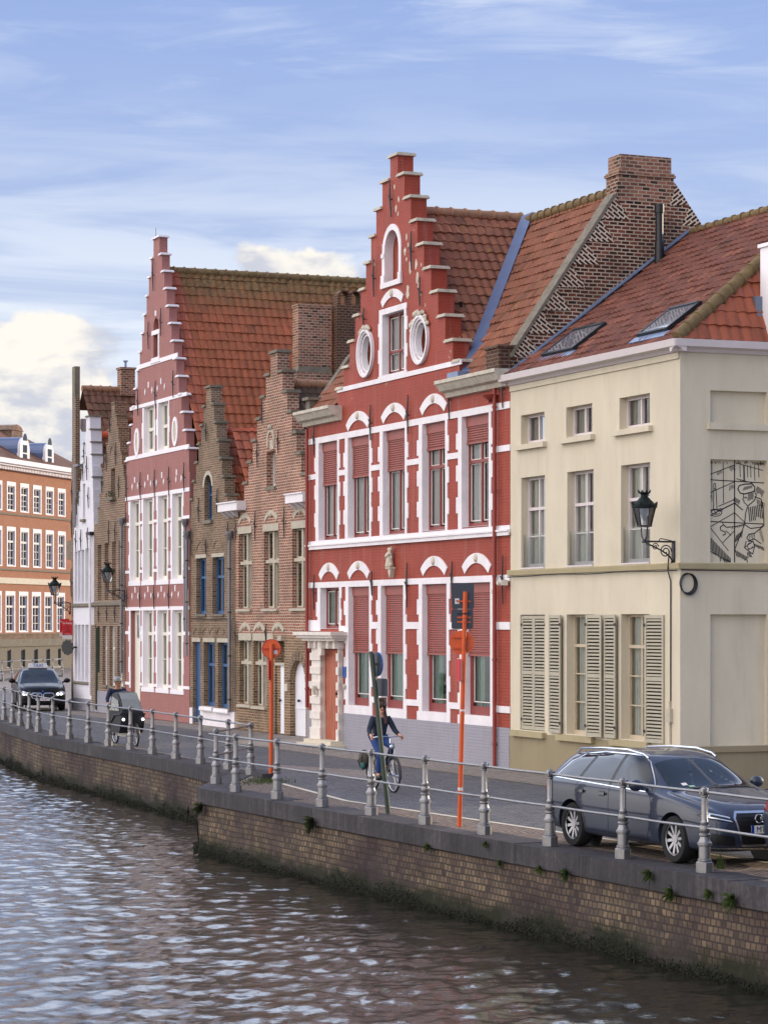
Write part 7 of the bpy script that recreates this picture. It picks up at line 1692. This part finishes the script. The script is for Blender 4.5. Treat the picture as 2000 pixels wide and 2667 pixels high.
# ---- taxi: black compact tall hatch with kidney grille and lit headlights
m_ = NT('headlight_on'); m_.fin((.9, .9, .85), .2); m_.b.inputs['Emission Color'].default_value = (1, .95, .85, 1); m_.b.inputs['Emission Strength'].default_value = 2.2
def taxi(T_, body, patch):
    for ax in ('y+', 'y-'):
        patch('side_window', [(-1.55, 1.10), (-.32, 1.06), (-.32, 1.46), (-1.2, 1.42)], ax, 'car_glass', body); patch('side_window', [(-.24, 1.06), (.95, 1.03), (.35, 1.40), (-.24, 1.46)], ax, 'car_glass', body)
        s = 1 if ax == 'y+' else -1
        m = MB(); m.ball((.75, s * 1.03, 1.10), .12, 12, 8, (.7, 1.05, .75)); m.tube([(.76, s * .84, 1.03), (.76, s * .96, 1.06)], .03, 8); m.build('door_mirror', 'car_black', T_)
    patch('windscreen', [(.30, -.60), (1.20, -.74), (1.27, 0), (1.20, .74), (.30, .60), (.26, 0)], 'z+', 'car_glass', body)
    for s in (-1, 1):
        def q(pl_): return [(s * a, b) for a, b in pl_][::s]
        kd_ = patch('grille', q([(.03, .50), (.08, .46), (.36, .47), (.42, .56), (.40, .64), (.34, .665), (.08, .66), (.03, .62)]), 'x+', 'black', body, .012)
        pts = [(.03, .50), (.08, .46), (.36, .47), (.42, .56), (.40, .64), (.34, .665), (.08, .66), (.03, .62), (.03, .50)]
        for (a, b), (c, d) in zip(pts, pts[1:]):
            L = math.hypot(c - a, d - b); nx, nz = -(d - b) / L * .014, (c - a) / L * .014
            patch('grille_frame', q([(a - nx, b - nz), (c - nx, d - nz), (c + nx, d + nz), (a + nx, b + nz)]), 'x+', 'chrome', kd_, .022, .06)
        hl = patch('headlight', q([(.47, .55), (.80, .60), (.83, .69), (.70, .74), (.48, .66)]), 'x+', 'lamp_glass', body, .01, .03)
        for c_ in (.56, .68): patch('lamp', q([(c_ + .042 * math.cos(2 * math.pi * k / 10), .625 + .042 * math.sin(2 * math.pi * k / 10)) for k in range(10)]), 'x+', 'headlight_on', hl, .02, .05)
        patch('side_intake', q([(.42, .27), (.78, .30), (.74, .40), (.48, .38)]), 'x+', 'black', body, .008, .05)
    patch('lower_intake', [(-.38, .24), (.38, .24), (.34, .36), (-.34, .36)], 'x+', 'black', body, .008, .05)
    m = MB(); m.tube([(2.15, 0, .735), (2.17, 0, .74)], .035, 16); m.build('round_emblem', 'sign_blue', T_)
    m = MB(); m.box(2.175, 2.20, -.26, .26, .385, .475); pl = m.build('number_plate', 'plate_white', T_); text_mesh('plate_text', '1·TXR·80', .075, 'sign_red', pl, Matrix.Translation((2.203, 0, .43)) @ Matrix.Rotation(R(90), 4, 'Z') @ Matrix.Rotation(R(90), 4, 'X'), .001)
    m = MB(); m.prism([(-.36, 1.565), (-.33, 1.73), (.33, 1.73), (.36, 1.565)], -.08, .08); 
    sg = MB(Matrix.Translation((-.1, 0, 0)) @ Matrix.Rotation(R(90), 4, 'Z')); sg.prism([(-.36, 1.565), (-.33, 1.735), (.33, 1.735), (.36, 1.565)], -.08, .08); so_ = sg.build('taxi_sign', 'plate_white', T_)
    text_mesh('taxi_text', 'TAXI', .17, 'plate_blue', so_, Matrix.Translation((-.015, 0, 1.655)) @ Matrix.Rotation(R(90), 4, 'Z') @ Matrix.Rotation(R(90), 4, 'X'), .004)
T_ST = [(-2.12, .45, .85, .66, .95, .60), (-2.08, .3, .98, .82, 1.1, .68), (-1.9, .24, 1.03, .88, 1.26, .64), (-1.6, .2, 1.05, .90, 1.44, .62), (-1.1, .19, 1.04, .905, 1.53, .62), (-.5, .19, 1.03, .905, 1.56, .63), (0, .19, 1.02, .905, 1.55, .63), (.3, .19, 1.01, .905, 1.48, .63), (.65, .19, 1.00, .90, 1.31, .66), (1.0, .19, .99, .90, 1.13, .71), (1.25, .19, .97, .90, 1.03, .75), (1.5, .19, .92, .895, .97, .72), (1.8, .2, .84, .88, .91, .66), (2.02, .21, .74, .84, .82, .58), (2.12, .24, .64, .76, .72, .52), (2.17, .33, .55, .62, .6, .46)]
tv = Vector((.22, -.975)); fr_ = gpt(112, 1852); ctr = Vector((fr_.x, fr_.y)) - tv * 2.1
car('black taxi with lit headlights coming along the road behind the far railing', (ctr.x, ctr.y), head(tv), 'car_black', T_ST, (-1.33, 1.34), .32, .895, {'fn': taxi, 'spokes': 5}, name='taxi')
# ================================================================== PEOPLE AND BIKES
def skin(name, J, Ed, mat, par, sub=2):
    """J: {key: ((x,y,z), r)} joints; Ed: edges; one continuous skinned surface rooted at the first joint"""
    keys = list(J); me = bpy.data.meshes.new(name); me.from_pydata([J[k][0] for k in keys], [(keys.index(a), keys.index(b)) for a, b in Ed], [])
    o = bpy.data.objects.new(name, me); COL.objects.link(o); o.modifiers.new('k', 'SKIN'); s = o.modifiers.new('s', 'SUBSURF'); s.levels = s.render_levels = sub
    sl = me.skin_vertices[0].data if me.skin_vertices else None
    if sl is None: bpy.context.view_layer.update(); sl = me.skin_vertices[0].data
    for i, k in enumerate(keys):
        r = J[k][1]; sl[i].radius = (r, r) if not isinstance(r, tuple) else r; sl[i].use_root = (i == 0)
    m2 = eval_mesh(o); bpy.data.objects.remove(o); m2.materials.clear(); m2.materials.append(MATS[mat])
    for p in m2.polygons: p.use_smooth = True
    m2.name = name; ob = bpy.data.objects.new(name, m2); COL.objects.link(ob); ob.parent = par; return ob
def chain(J, E, prefix, pts):
    ks = []
    for i, (p, r) in enumerate(pts): k = prefix + str(i); J[k] = (p, r); ks.append(k)
    E += list(zip(ks, ks[1:])); return ks
def hand(J, E, wrist, hp, fwd, side, k):
    """palm and five bent fingers closing on the grip"""
    h = Vector(hp); f = Vector(fwd).normalized(); s = Vector((0, side, 0))
    J[k + 'palm'] = (tuple(h), .030); E.append((wrist, k + 'palm'))
    for i in range(4):
        L = (.055, .065, .062, .048)[i]; o = h + Vector((0, (i - 1.5) * .018, 0)) + f * .02
        a, b, c = k + 'f%da' % i, k + 'f%db' % i, k + 'f%dc' % i
        J[a] = (tuple(o + f * .02), .010); J[b] = (tuple(o + f * (.02 + L * .5) + Vector((0, 0, -.015))), .009); J[c] = (tuple(o + f * (.02 + L * .45) + Vector((0, 0, -.045))), .008); E += [(k + 'palm', a), (a, b), (b, c)]
    t0, t1 = k + 't0', k + 't1'; J[t0] = (tuple(h + Vector((.02, -side * .035, -.005))), .011); J[t1] = (tuple(h + f * .05 + Vector((0, -side * .035, -.03))), .009); E += [(k + 'palm', t0), (t0, t1)]
def person(lab, loc, rz, P, mats, hair='long', group=None, face=(1, 0)):
    T_ = thing('person', lab, 'person', loc, rz, group)
    J, E = {}, []
    V3 = lambda a, b, t: tuple(a[i] + (b[i] - a[i]) * t for i in range(3))
    pel, chest, neck, hd = P['pelvis'], P['chest'], P['neck'], P['head']
    J['pel'] = (pel, .12); J['waist'] = (V3(pel, chest, .5), .10); J['chest'] = (chest, .115); J['neck'] = (neck, .052); J['h0'] = (V3(neck, hd, .45), .058); J['h1'] = (hd, .082); J['h2'] = ((hd[0] - .01, hd[1], hd[2] + .075), .066)
    E += [('pel', 'waist'), ('waist', 'chest'), ('chest', 'neck'), ('neck', 'h0'), ('h0', 'h1'), ('h1', 'h2')]
    for s, n in ((1, 'l'), (-1, 'r')):
        sh, el, wr = P['sh' + n], P['el' + n], P['wr' + n]; J['sh' + n] = (sh, .055); J['el' + n] = (el, .038); J['wr' + n] = (wr, .026); E += [('chest', 'sh' + n), ('sh' + n, 'el' + n), ('el' + n, 'wr' + n)]
        hand(J, E, 'wr' + n, P['ha' + n], (P['ha' + n][0] - el[0], 0, P['ha' + n][2] - el[2]), s, n)
        hp, kn, an, toe = P['hp' + n], P['kn' + n], P['an' + n], P['to' + n]; J['hp' + n] = (hp, .085); J['kn' + n] = (kn, .055); J['an' + n] = (an, .036); J['to' + n] = (toe, .03); E += [('pel', 'hp' + n), ('hp' + n, 'kn' + n), ('kn' + n, 'an' + n), ('an' + n, 'to' + n)]
    skin('body', J, E, mats['skin'], T_)
    # clothing: jacket, trousers, shoes grown on the same joints
    J, E = {}, []; J['chest'] = (chest, .145); J['pel'] = ((pel[0] + .01, pel[1], pel[2] - .03), (.165, .155)); J['waist'] = (V3(pel, chest, .5), .135); J['col'] = (V3(chest, neck, .62), .075)
    E += [('chest', 'waist'), ('waist', 'pel'), ('chest', 'col')]
    for n in 'lr':
        J['sh' + n] = (P['sh' + n], .075); J['mid' + n] = (V3(P['sh' + n], P['el' + n], .5), .062); J['el' + n] = (P['el' + n], .055); J['wr' + n] = (V3(P['el' + n], P['wr' + n], .93), .040); E += [('chest', 'sh' + n), ('sh' + n, 'mid' + n), ('mid' + n, 'el' + n), ('el' + n, 'wr' + n)]
    skin('jacket', J, E, mats['jacket'], T_)
    J, E = {}, []; J['pel'] = (pel, .135)
    for n in 'lr':
        J['hp' + n] = (P['hp' + n], .10); J['th' + n] = (V3(P['hp' + n], P['kn' + n], .5), .088); J['kn' + n] = (P['kn' + n], .066); J['sn' + n] = (V3(P['kn' + n], P['an' + n], .5), .058); J['an' + n] = (V3(P['kn' + n], P['an' + n], .95), .046); E += [('pel', 'hp' + n), ('hp' + n, 'th' + n), ('th' + n, 'kn' + n), ('kn' + n, 'sn' + n), ('sn' + n, 'an' + n)]
    skin('trousers', J, E, mats['legs'], T_)
    for n in 'lr':
        a, t = P['an' + n], P['to' + n]; skin('shoe', {'a': ((a[0] - .04, a[1], a[2] - .035), .042), 'b': ((a[0] + .03, a[1], a[2] - .03), .046), 'c': (t, .040), 'd': ((t[0] + .05, t[1], t[2]), .03)}, [('a', 'b'), ('b', 'c'), ('c', 'd')], 'black', T_)
    # face, hair
    hx, hy, hz = hd; fa = Vector((face[0], face[1], 0)).normalized(); fs = Vector((-fa.y, fa.x, 0))
    pt = lambda f, s, z: tuple(Vector((hx, hy, hz)) + fa * f + fs * s + Vector((0, 0, z)))
    m = MB(); m.tube([pt(.088, 0, .015), pt(.118, 0, -.022), pt(.095, 0, -.032)], [.010, .016, .010], 6)
    for s in (-1, 1): m.ball(pt(-.0, s * .088, -.01), .022, 8, 6, (.6, .5, 1.2))
    m.ball(pt(.062, 0, -.085), .030, 8, 6); m.build('nose_and_ears', mats['skin'], T_)
    m = MB()
    for s in (-1, 1): m.ball(pt(.086, s * .033, .012), .010, 8, 6)
    m.tube([pt(.084, -.03, .036), pt(.09, -.045, .04)], .005, 4); m.tube([pt(.084, .03, .036), pt(.09, .045, .04)], .005, 4); m.build('eyes', 'black', T_)
    m = MB(); m.tube([pt(.085, -.024, -.058), pt(.094, 0, -.056), pt(.085, .024, -.058)], .006, 5); m.build('mouth', 'frame_red', T_)
    if hair == 'long':
        m = MB(); m.ball(pt(-.018, 0, .030), .112, 14, 10, (1, .96, 1.06)); o = None
        skin('hair', {'a': (pt(-.03, 0, .055), .098), 'b': (pt(-.055, 0, -.03), .088), 'c': (pt(-.05, .05, -.13), .062), 'd': (pt(-.0, .085, -.25), .045), 'e': (pt(.03, .08, -.34), .025), 'f': (pt(-.05, -.05, -.13), .058), 'g': (pt(-.01, -.08, -.24), .04), 'h': (pt(.02, .0, .095), .055)}, [('a', 'b'), ('b', 'c'), ('c', 'd'), ('d', 'e'), ('b', 'f'), ('f', 'g'), ('a', 'h')], 'hair', T_)
        m = MB()
        for s in (-1, 1): c = pt(.100, s * .034, .010); m.tube([tuple(Vector(c) + fs * .026 * math.cos(2 * math.pi * k / 12) + Vector((0, 0, .02 * math.sin(2 * math.pi * k / 12)))) for k in range(12)], .0045, 4, closed=True); m.tube([pt(.098, s * .06, .014), pt(.02, s * .092, .012)], .004, 4)
        m.tube([pt(.104, -.01, .014), pt(.104, .01, .014)], .004, 4); m.build('glasses', 'black', T_)
    else:
        m = MB(); m.lathe([(.118, .015), (.122, .035), (.118, .075), (.10, .115), (.06, .142), (.001, .15)], (hx - .005, hy, hz), 16); m.tube([pt(.09, -.07, .03), pt(.145, 0, .035), pt(.09, .07, .03)], .012, 6); o = m.build('helmet', 'helmet', T_)
        m = MB(); m.tube([pt(.0, .10, .03), pt(.03, .075, -.06), pt(.05, 0, -.11), pt(.03, -.075, -.06), pt(0, -.10, .03)], .006, 5)
        for k in (-1, 0, 1): m.tube([pt(.11, k * .045, .05), pt(.06, k * .05, .125), pt(-.04, k * .05, .15)], .008, 5)
        m.build('helmet_strap', 'black', o)
    return T_
def wheel(par, x, r, y=0, tyre=.020, spokes=16, nm='wheel'):
    m = MB(); N = 36; m.tube([(x + r * math.cos(2 * math.pi * k / N), y, r + tyre * .0 + r * math.sin(2 * math.pi * k / N)) for k in range(N)], tyre, 8, closed=True); w_ = m.build(nm, 'rubber', par)
    m = MB(); m.tube([(x + (r - .03) * math.cos(2 * math.pi * k / N), y, r + (r - .03) * math.sin(2 * math.pi * k / N)) for k in range(N)], .009, 5, closed=True)
    for k in range(spokes): a = 2 * math.pi * k / spokes; m.tube([(x, y + (.02 if k % 2 else -.02), r), (x + (r - .03) * math.cos(a), y, r + (r - .03) * math.sin(a))], .0022, 3)
    m.tube([(x, y - .045, r), (x, y + .045, r)], .022, 8); m.build('rim', 'chrome', w_)
# ---- woman on a city bicycle
bh = Vector((.36, -.93, 0)).normalized(); bf = gpt(1024.7, 2063.6); bo_ = bf - bh * .54; brz = math.atan2(bh.y, bh.x)
T_ = thing('bicycle', 'black upright bicycle ridden by the woman, with a bag on the rear rack', 'bicycle', bo_, brz, 'bicycles being ridden')
wheel(T_, .54, .335); wheel(T_, -.54, .335)
m = MB(); m.tube([(-.05, 0, .30), (-.22, 0, .86)], .018, 8); m.tube([(-.05, 0, .30), (.20, 0, .42), (.40, 0, .70)], .022, 8); m.tube([(-.13, 0, .55), (.12, 0, .60), (.385, 0, .82)], .018, 8); m.tube([(.405, 0, .66), (.365, 0, .94)], .022, 8)
for s in (-1, 1): m.tube([(.405, s * .03, .66), (.44, s * .055, .60), (.54, s * .055, .335)], .012, 6); m.tube([(-.05, s * .03, .30), (-.54, s * .06, .335), (-.20, s * .02, .78)], .010, 6); m.tube([(-.24, s * .06, .74), (-.80, s * .06, .72), (-.54, s * .06, .335)], .008, 5)
m.build('frame', 'black', T_)
m = MB()
for x0, a0, a1 in ((.54, -10, 130), (-.54, 30, 190)): m.tube([(x0 + .372 * math.cos(R(a0 + (a1 - a0) * k / 12)), 0, .335 + .372 * math.sin(R(a0 + (a1 - a0) * k / 12))) for k in range(13)], .022, 6)
m.build('mudguard', 'black', T_)
m = MB(); m.tube([(.365, 0, .94), (.35, 0, 1.03)], .015, 6); m.tube([(.12, .32, 1.04), (.22, .30, 1.05), (.34, .18, 1.08), (.37, 0, 1.06), (.34, -.18, 1.08), (.22, -.30, 1.05), (.12, -.32, 1.04)], .011, 8); m.tube([(.38, .02, .98), (.46, .05, .80), (.43, .04, .66)], .004, 4); hb = m.build('handlebar', 'chrome', T_)
m = MB(); 
for s in (-1, 1): m.tube([(.22, s * .30, 1.05), (.11, s * .322, 1.04)], .017, 8)
m.build('grip', 'black', hb)
m = MB(); m.tube([(-.22, 0, .86), (-.235, 0, .93)], .014, 6); m.ball((-.26, 0, .955), .10, 12, 8, (1.35, .95, .45)); m.build('saddle', 'black', T_)
m = MB(); m.tube([(-.05, -.05, .30), (-.05, .05, .30)], .09, 16); m.tube([(-.05, -.09, .30), (.09, -.09, .24)], .01, 5); m.tube([(-.05, .09, .30), (-.19, .09, .36)], .01, 5); m.build('crank', 'plastic_dark', T_)
m = MB(); m.box(.045, .14, -.19, -.09, .215, .24); m.box(-.24, -.145, .09, .19, .345, .37); m.build('pedals', 'black', T_)
m = MB(); m.ball((.44, 0, .88), .045, 10, 8); m.build('front_light', 'lamp_glass', T_)
BG = thing('bag', 'dark brown and teal pannier bag hanging on the rear rack of the woman\'s bicycle', 'bag', bo_, brz)
m = MB(); m.ball((-.62, -.17, .60), .17, 14, 10, (1.0, .55, 1.05)); m.ball((-.66, -.15, .52), .15, 12, 8, (1.1, .6, .9)); m.build('pannier', 'bag', BG); m = MB(); m.ball((-.55, -.22, .47), .10, 12, 8, (.8, .5, .9)); m.build('pocket', 'bag_teal', BG); m = MB(); m.tube([(-.70, -.18, .74), (-.72, -.26, .55), (-.70, -.22, .42)], .012, 5); m.tube([(-.54, -.2, .76), (-.52, -.27, .6), (-.54, -.24, .44)], .012, 5); m.build('strap', 'black', BG)
PW = dict(pelvis=(-.25, 0, 1.04), chest=(-.17, 0, 1.33), neck=(-.13, 0, 1.47), head=(-.10, 0, 1.625), shl=(-.15, .17, 1.40), shr=(-.15, -.17, 1.40), ell=(-.08, .27, 1.17), elr=(-.08, -.27, 1.17), wrl=(.10, .30, 1.085), wrr=(.10, -.30, 1.085), hal=(.15, .31, 1.07), har=(.15, -.31, 1.07),
          hpl=(-.21, .10, .98), hpr=(-.21, -.10, .98), knl=(.13, .13, .86), knr=(.12, -.13, .73), anl=(-.16, .13, .46), anr=(.05, -.13, .31), tol=(-.06, .13, .40), tor=(.15, -.13, .26))
person('woman with long brown hair and glasses cycling in a dark jacket and blue jeans', bo_, brz, PW, {'skin': 'skin', 'jacket': 'jacket', 'legs': 'jeans'}, 'long', 'cyclists', face=(1, -.25))
# ---- man on a cargo bike with a rain tent
cf, cr = gpt(354, 1943), gpt(306, 1935.5); ch = (cf - cr).normalized(); ch = Vector((.40, -.917, 0)).normalized(); co_ = cf - ch * .95; crz = math.atan2(ch.y, ch.x)
T_ = thing('cargo_bike', 'cargo bike with a black child box and grey rain tent, ridden towards the camera', 'cargo bike', co_, crz, 'bicycles being ridden')
wheel(T_, .95, .27, tyre=.028); wheel(T_, -.85, .30, tyre=.026)
m = MB(); m.prism([(-.42, .40), (-.30, .33), (.52, .33), (.66, .52), (.72, .86), (-.42, .86)], -.33, .33); bx_ = m.build('box', 'tent_dark', T_)
m = MB(); 
for s in (-1, 1): m.tube([(.70, s * .345, .84), (.2, s * .35, .80), (-.1, s * .35, .62), (-.42, s * .345, .58)], .018, 6)
m.build('box_trim', 'plastic_dark', bx_)
for s in (-1, 1): m = MB(); m.ball((.74, s * .27, .70), .038, 10, 8); m.build('box_light', 'headlight_on', bx_)
tn = MB(); secs = []
for x, zt, wy in ((-.44, 1.22, .30), (-.30, 1.40, .31), (-.05, 1.45, .31), (.22, 1.40, .31), (.45, 1.22, .30), (.66, .96, .30), (.70, .87, .31)):
    secs.append([(x, wy, .861), (x, wy * .98, (zt + .86) / 2), (x, wy * .85, zt - .05), (x, 0, zt), (x, -wy * .85, zt - .05), (x, -wy * .98, (zt + .86) / 2), (x, -wy, .861)])
vs = [p for s in secs for p in s]; tn.add(vs, [(a * 7 + k, a * 7 + k + 1, (a + 1) * 7 + k + 1, (a + 1) * 7 + k) for a in range(6) for k in range(6)] + [tuple(range(7)), tuple(range(48, 41, -1))], None, True); te = tn.build('rain_tent', 'tent_dark', T_)
m = MB()
m.add([(.24, -.25, 1.405), (.24, .25, 1.405), (.46, .25, 1.235), (.67, .26, .97), (.67, -.26, .97), (.46, -.25, 1.235)], [(0, 1, 2, 5), (5, 2, 3, 4)]); 
for s in (-1, 1): m.add([(-.28, s * .325, .92), (.52, s * .325, .92), (.36, s * .30, 1.2), (-.2, s * .295, 1.3)], [(0, 1, 2, 3)])
m.build('tent_window', 'tent_window', te)
m = MB()
for s in (-1, 1):
    for k in range(5): x = -.22 + k * .13; m.add([(x, s * .331, .93), (x + .05, s * .331, .93), (x + .17, s * .320, 1.10), (x + .12, s * .320, 1.10)], [(0, 1, 2, 3)])
m.build('tent_stripes', 'sticker', te)
m = MB(); m.prism([(-.60, .36), (-.42, .22), (.30, .22), (.52, .325), (-.30, .325), (-.50, .50), (-.62, .48)], -.08, .08); m.build('beam', 'white_plastic', T_)
m = MB()
for s in (-1, 1): m.tube([(.64, s * .02, .66), (.74, s * .05, .60), (.95, s * .055, .27)], .014, 6); m.tube([(-.5, s * .03, .42), (-.85, s * .06, .30), (-.72, s * .02, .82)], .012, 6)
m.tube([(-.5, 0, .42), (-.72, 0, .90)], .02, 6); m.tube([(-.46, 0, .45), (-.38, 0, 1.02)], .022, 6); m.tube([(-.40, .30, 1.06), (-.36, .15, 1.08), (-.38, 0, 1.04), (-.36, -.15, 1.08), (-.40, -.30, 1.06), (-.50, -.31, 1.05)], .013, 6); m.tube([(-.40, .30, 1.06), (-.50, .31, 1.05)], .013, 6)
m.tube([(.95 + .31 * math.cos(R(a)), 0, .27 + .31 * math.sin(R(a))) for a in range(-10, 150, 12)], .03, 6); m.build('frame', 'black', T_)
m = MB(); m.ball((-.74, 0, .93), .10, 12, 8, (1.3, .95, .5)); m.build('saddle', 'black', T_)
PM = dict(pelvis=(-.74, 0, 1.03), chest=(-.70, 0, 1.36), neck=(-.66, 0, 1.52), head=(-.63, 0, 1.68), shl=(-.68, .20, 1.44), shr=(-.68, -.20, 1.44), ell=(-.60, .31, 1.20), elr=(-.60, -.31, 1.20), wrl=(-.50, .31, 1.10), wrr=(-.50, -.31, 1.10), hal=(-.46, .31, 1.08), har=(-.46, -.31, 1.08),
          hpl=(-.70, .10, .98), hpr=(-.70, -.10, .98), knl=(-.40, .14, .84), knr=(-.42, -.16, .74), anl=(-.58, .14, .44), anr=(-.52, -.16, .30), tol=(-.48, .14, .40), tor=(-.42, -.16, .25))
person('man in a grey helmet and navy jacket riding the cargo bike', co_, crz, PM, {'skin': 'skin_tan', 'jacket': 'jacket_navy', 'legs': 'jacket_navy'}, 'helmet', 'cyclists', face=(1, .1))
# ---- rear corner of the next car in line, cut by the right edge of the view
mid2 = mid + Vector((hv_[0], hv_[1])) * 4.9 + Vector((.9063, .4226)) * .62
src = [o for o in COL.objects if o.get('category') == 'car' and o.name.startswith('parked_car')][0]
def copy_tree(o, par=None):
    c = o.copy(); COL.objects.link(c); c.parent = par
    for ch_ in [q for q in COL.objects if q.parent == o]: copy_tree(ch_, c)
    return c
c2 = copy_tree(src); c2.location = (mid2.x, mid2.y, 0); c2['label'] = 'second grey car, only its rear corner showing at the right edge of the photo'
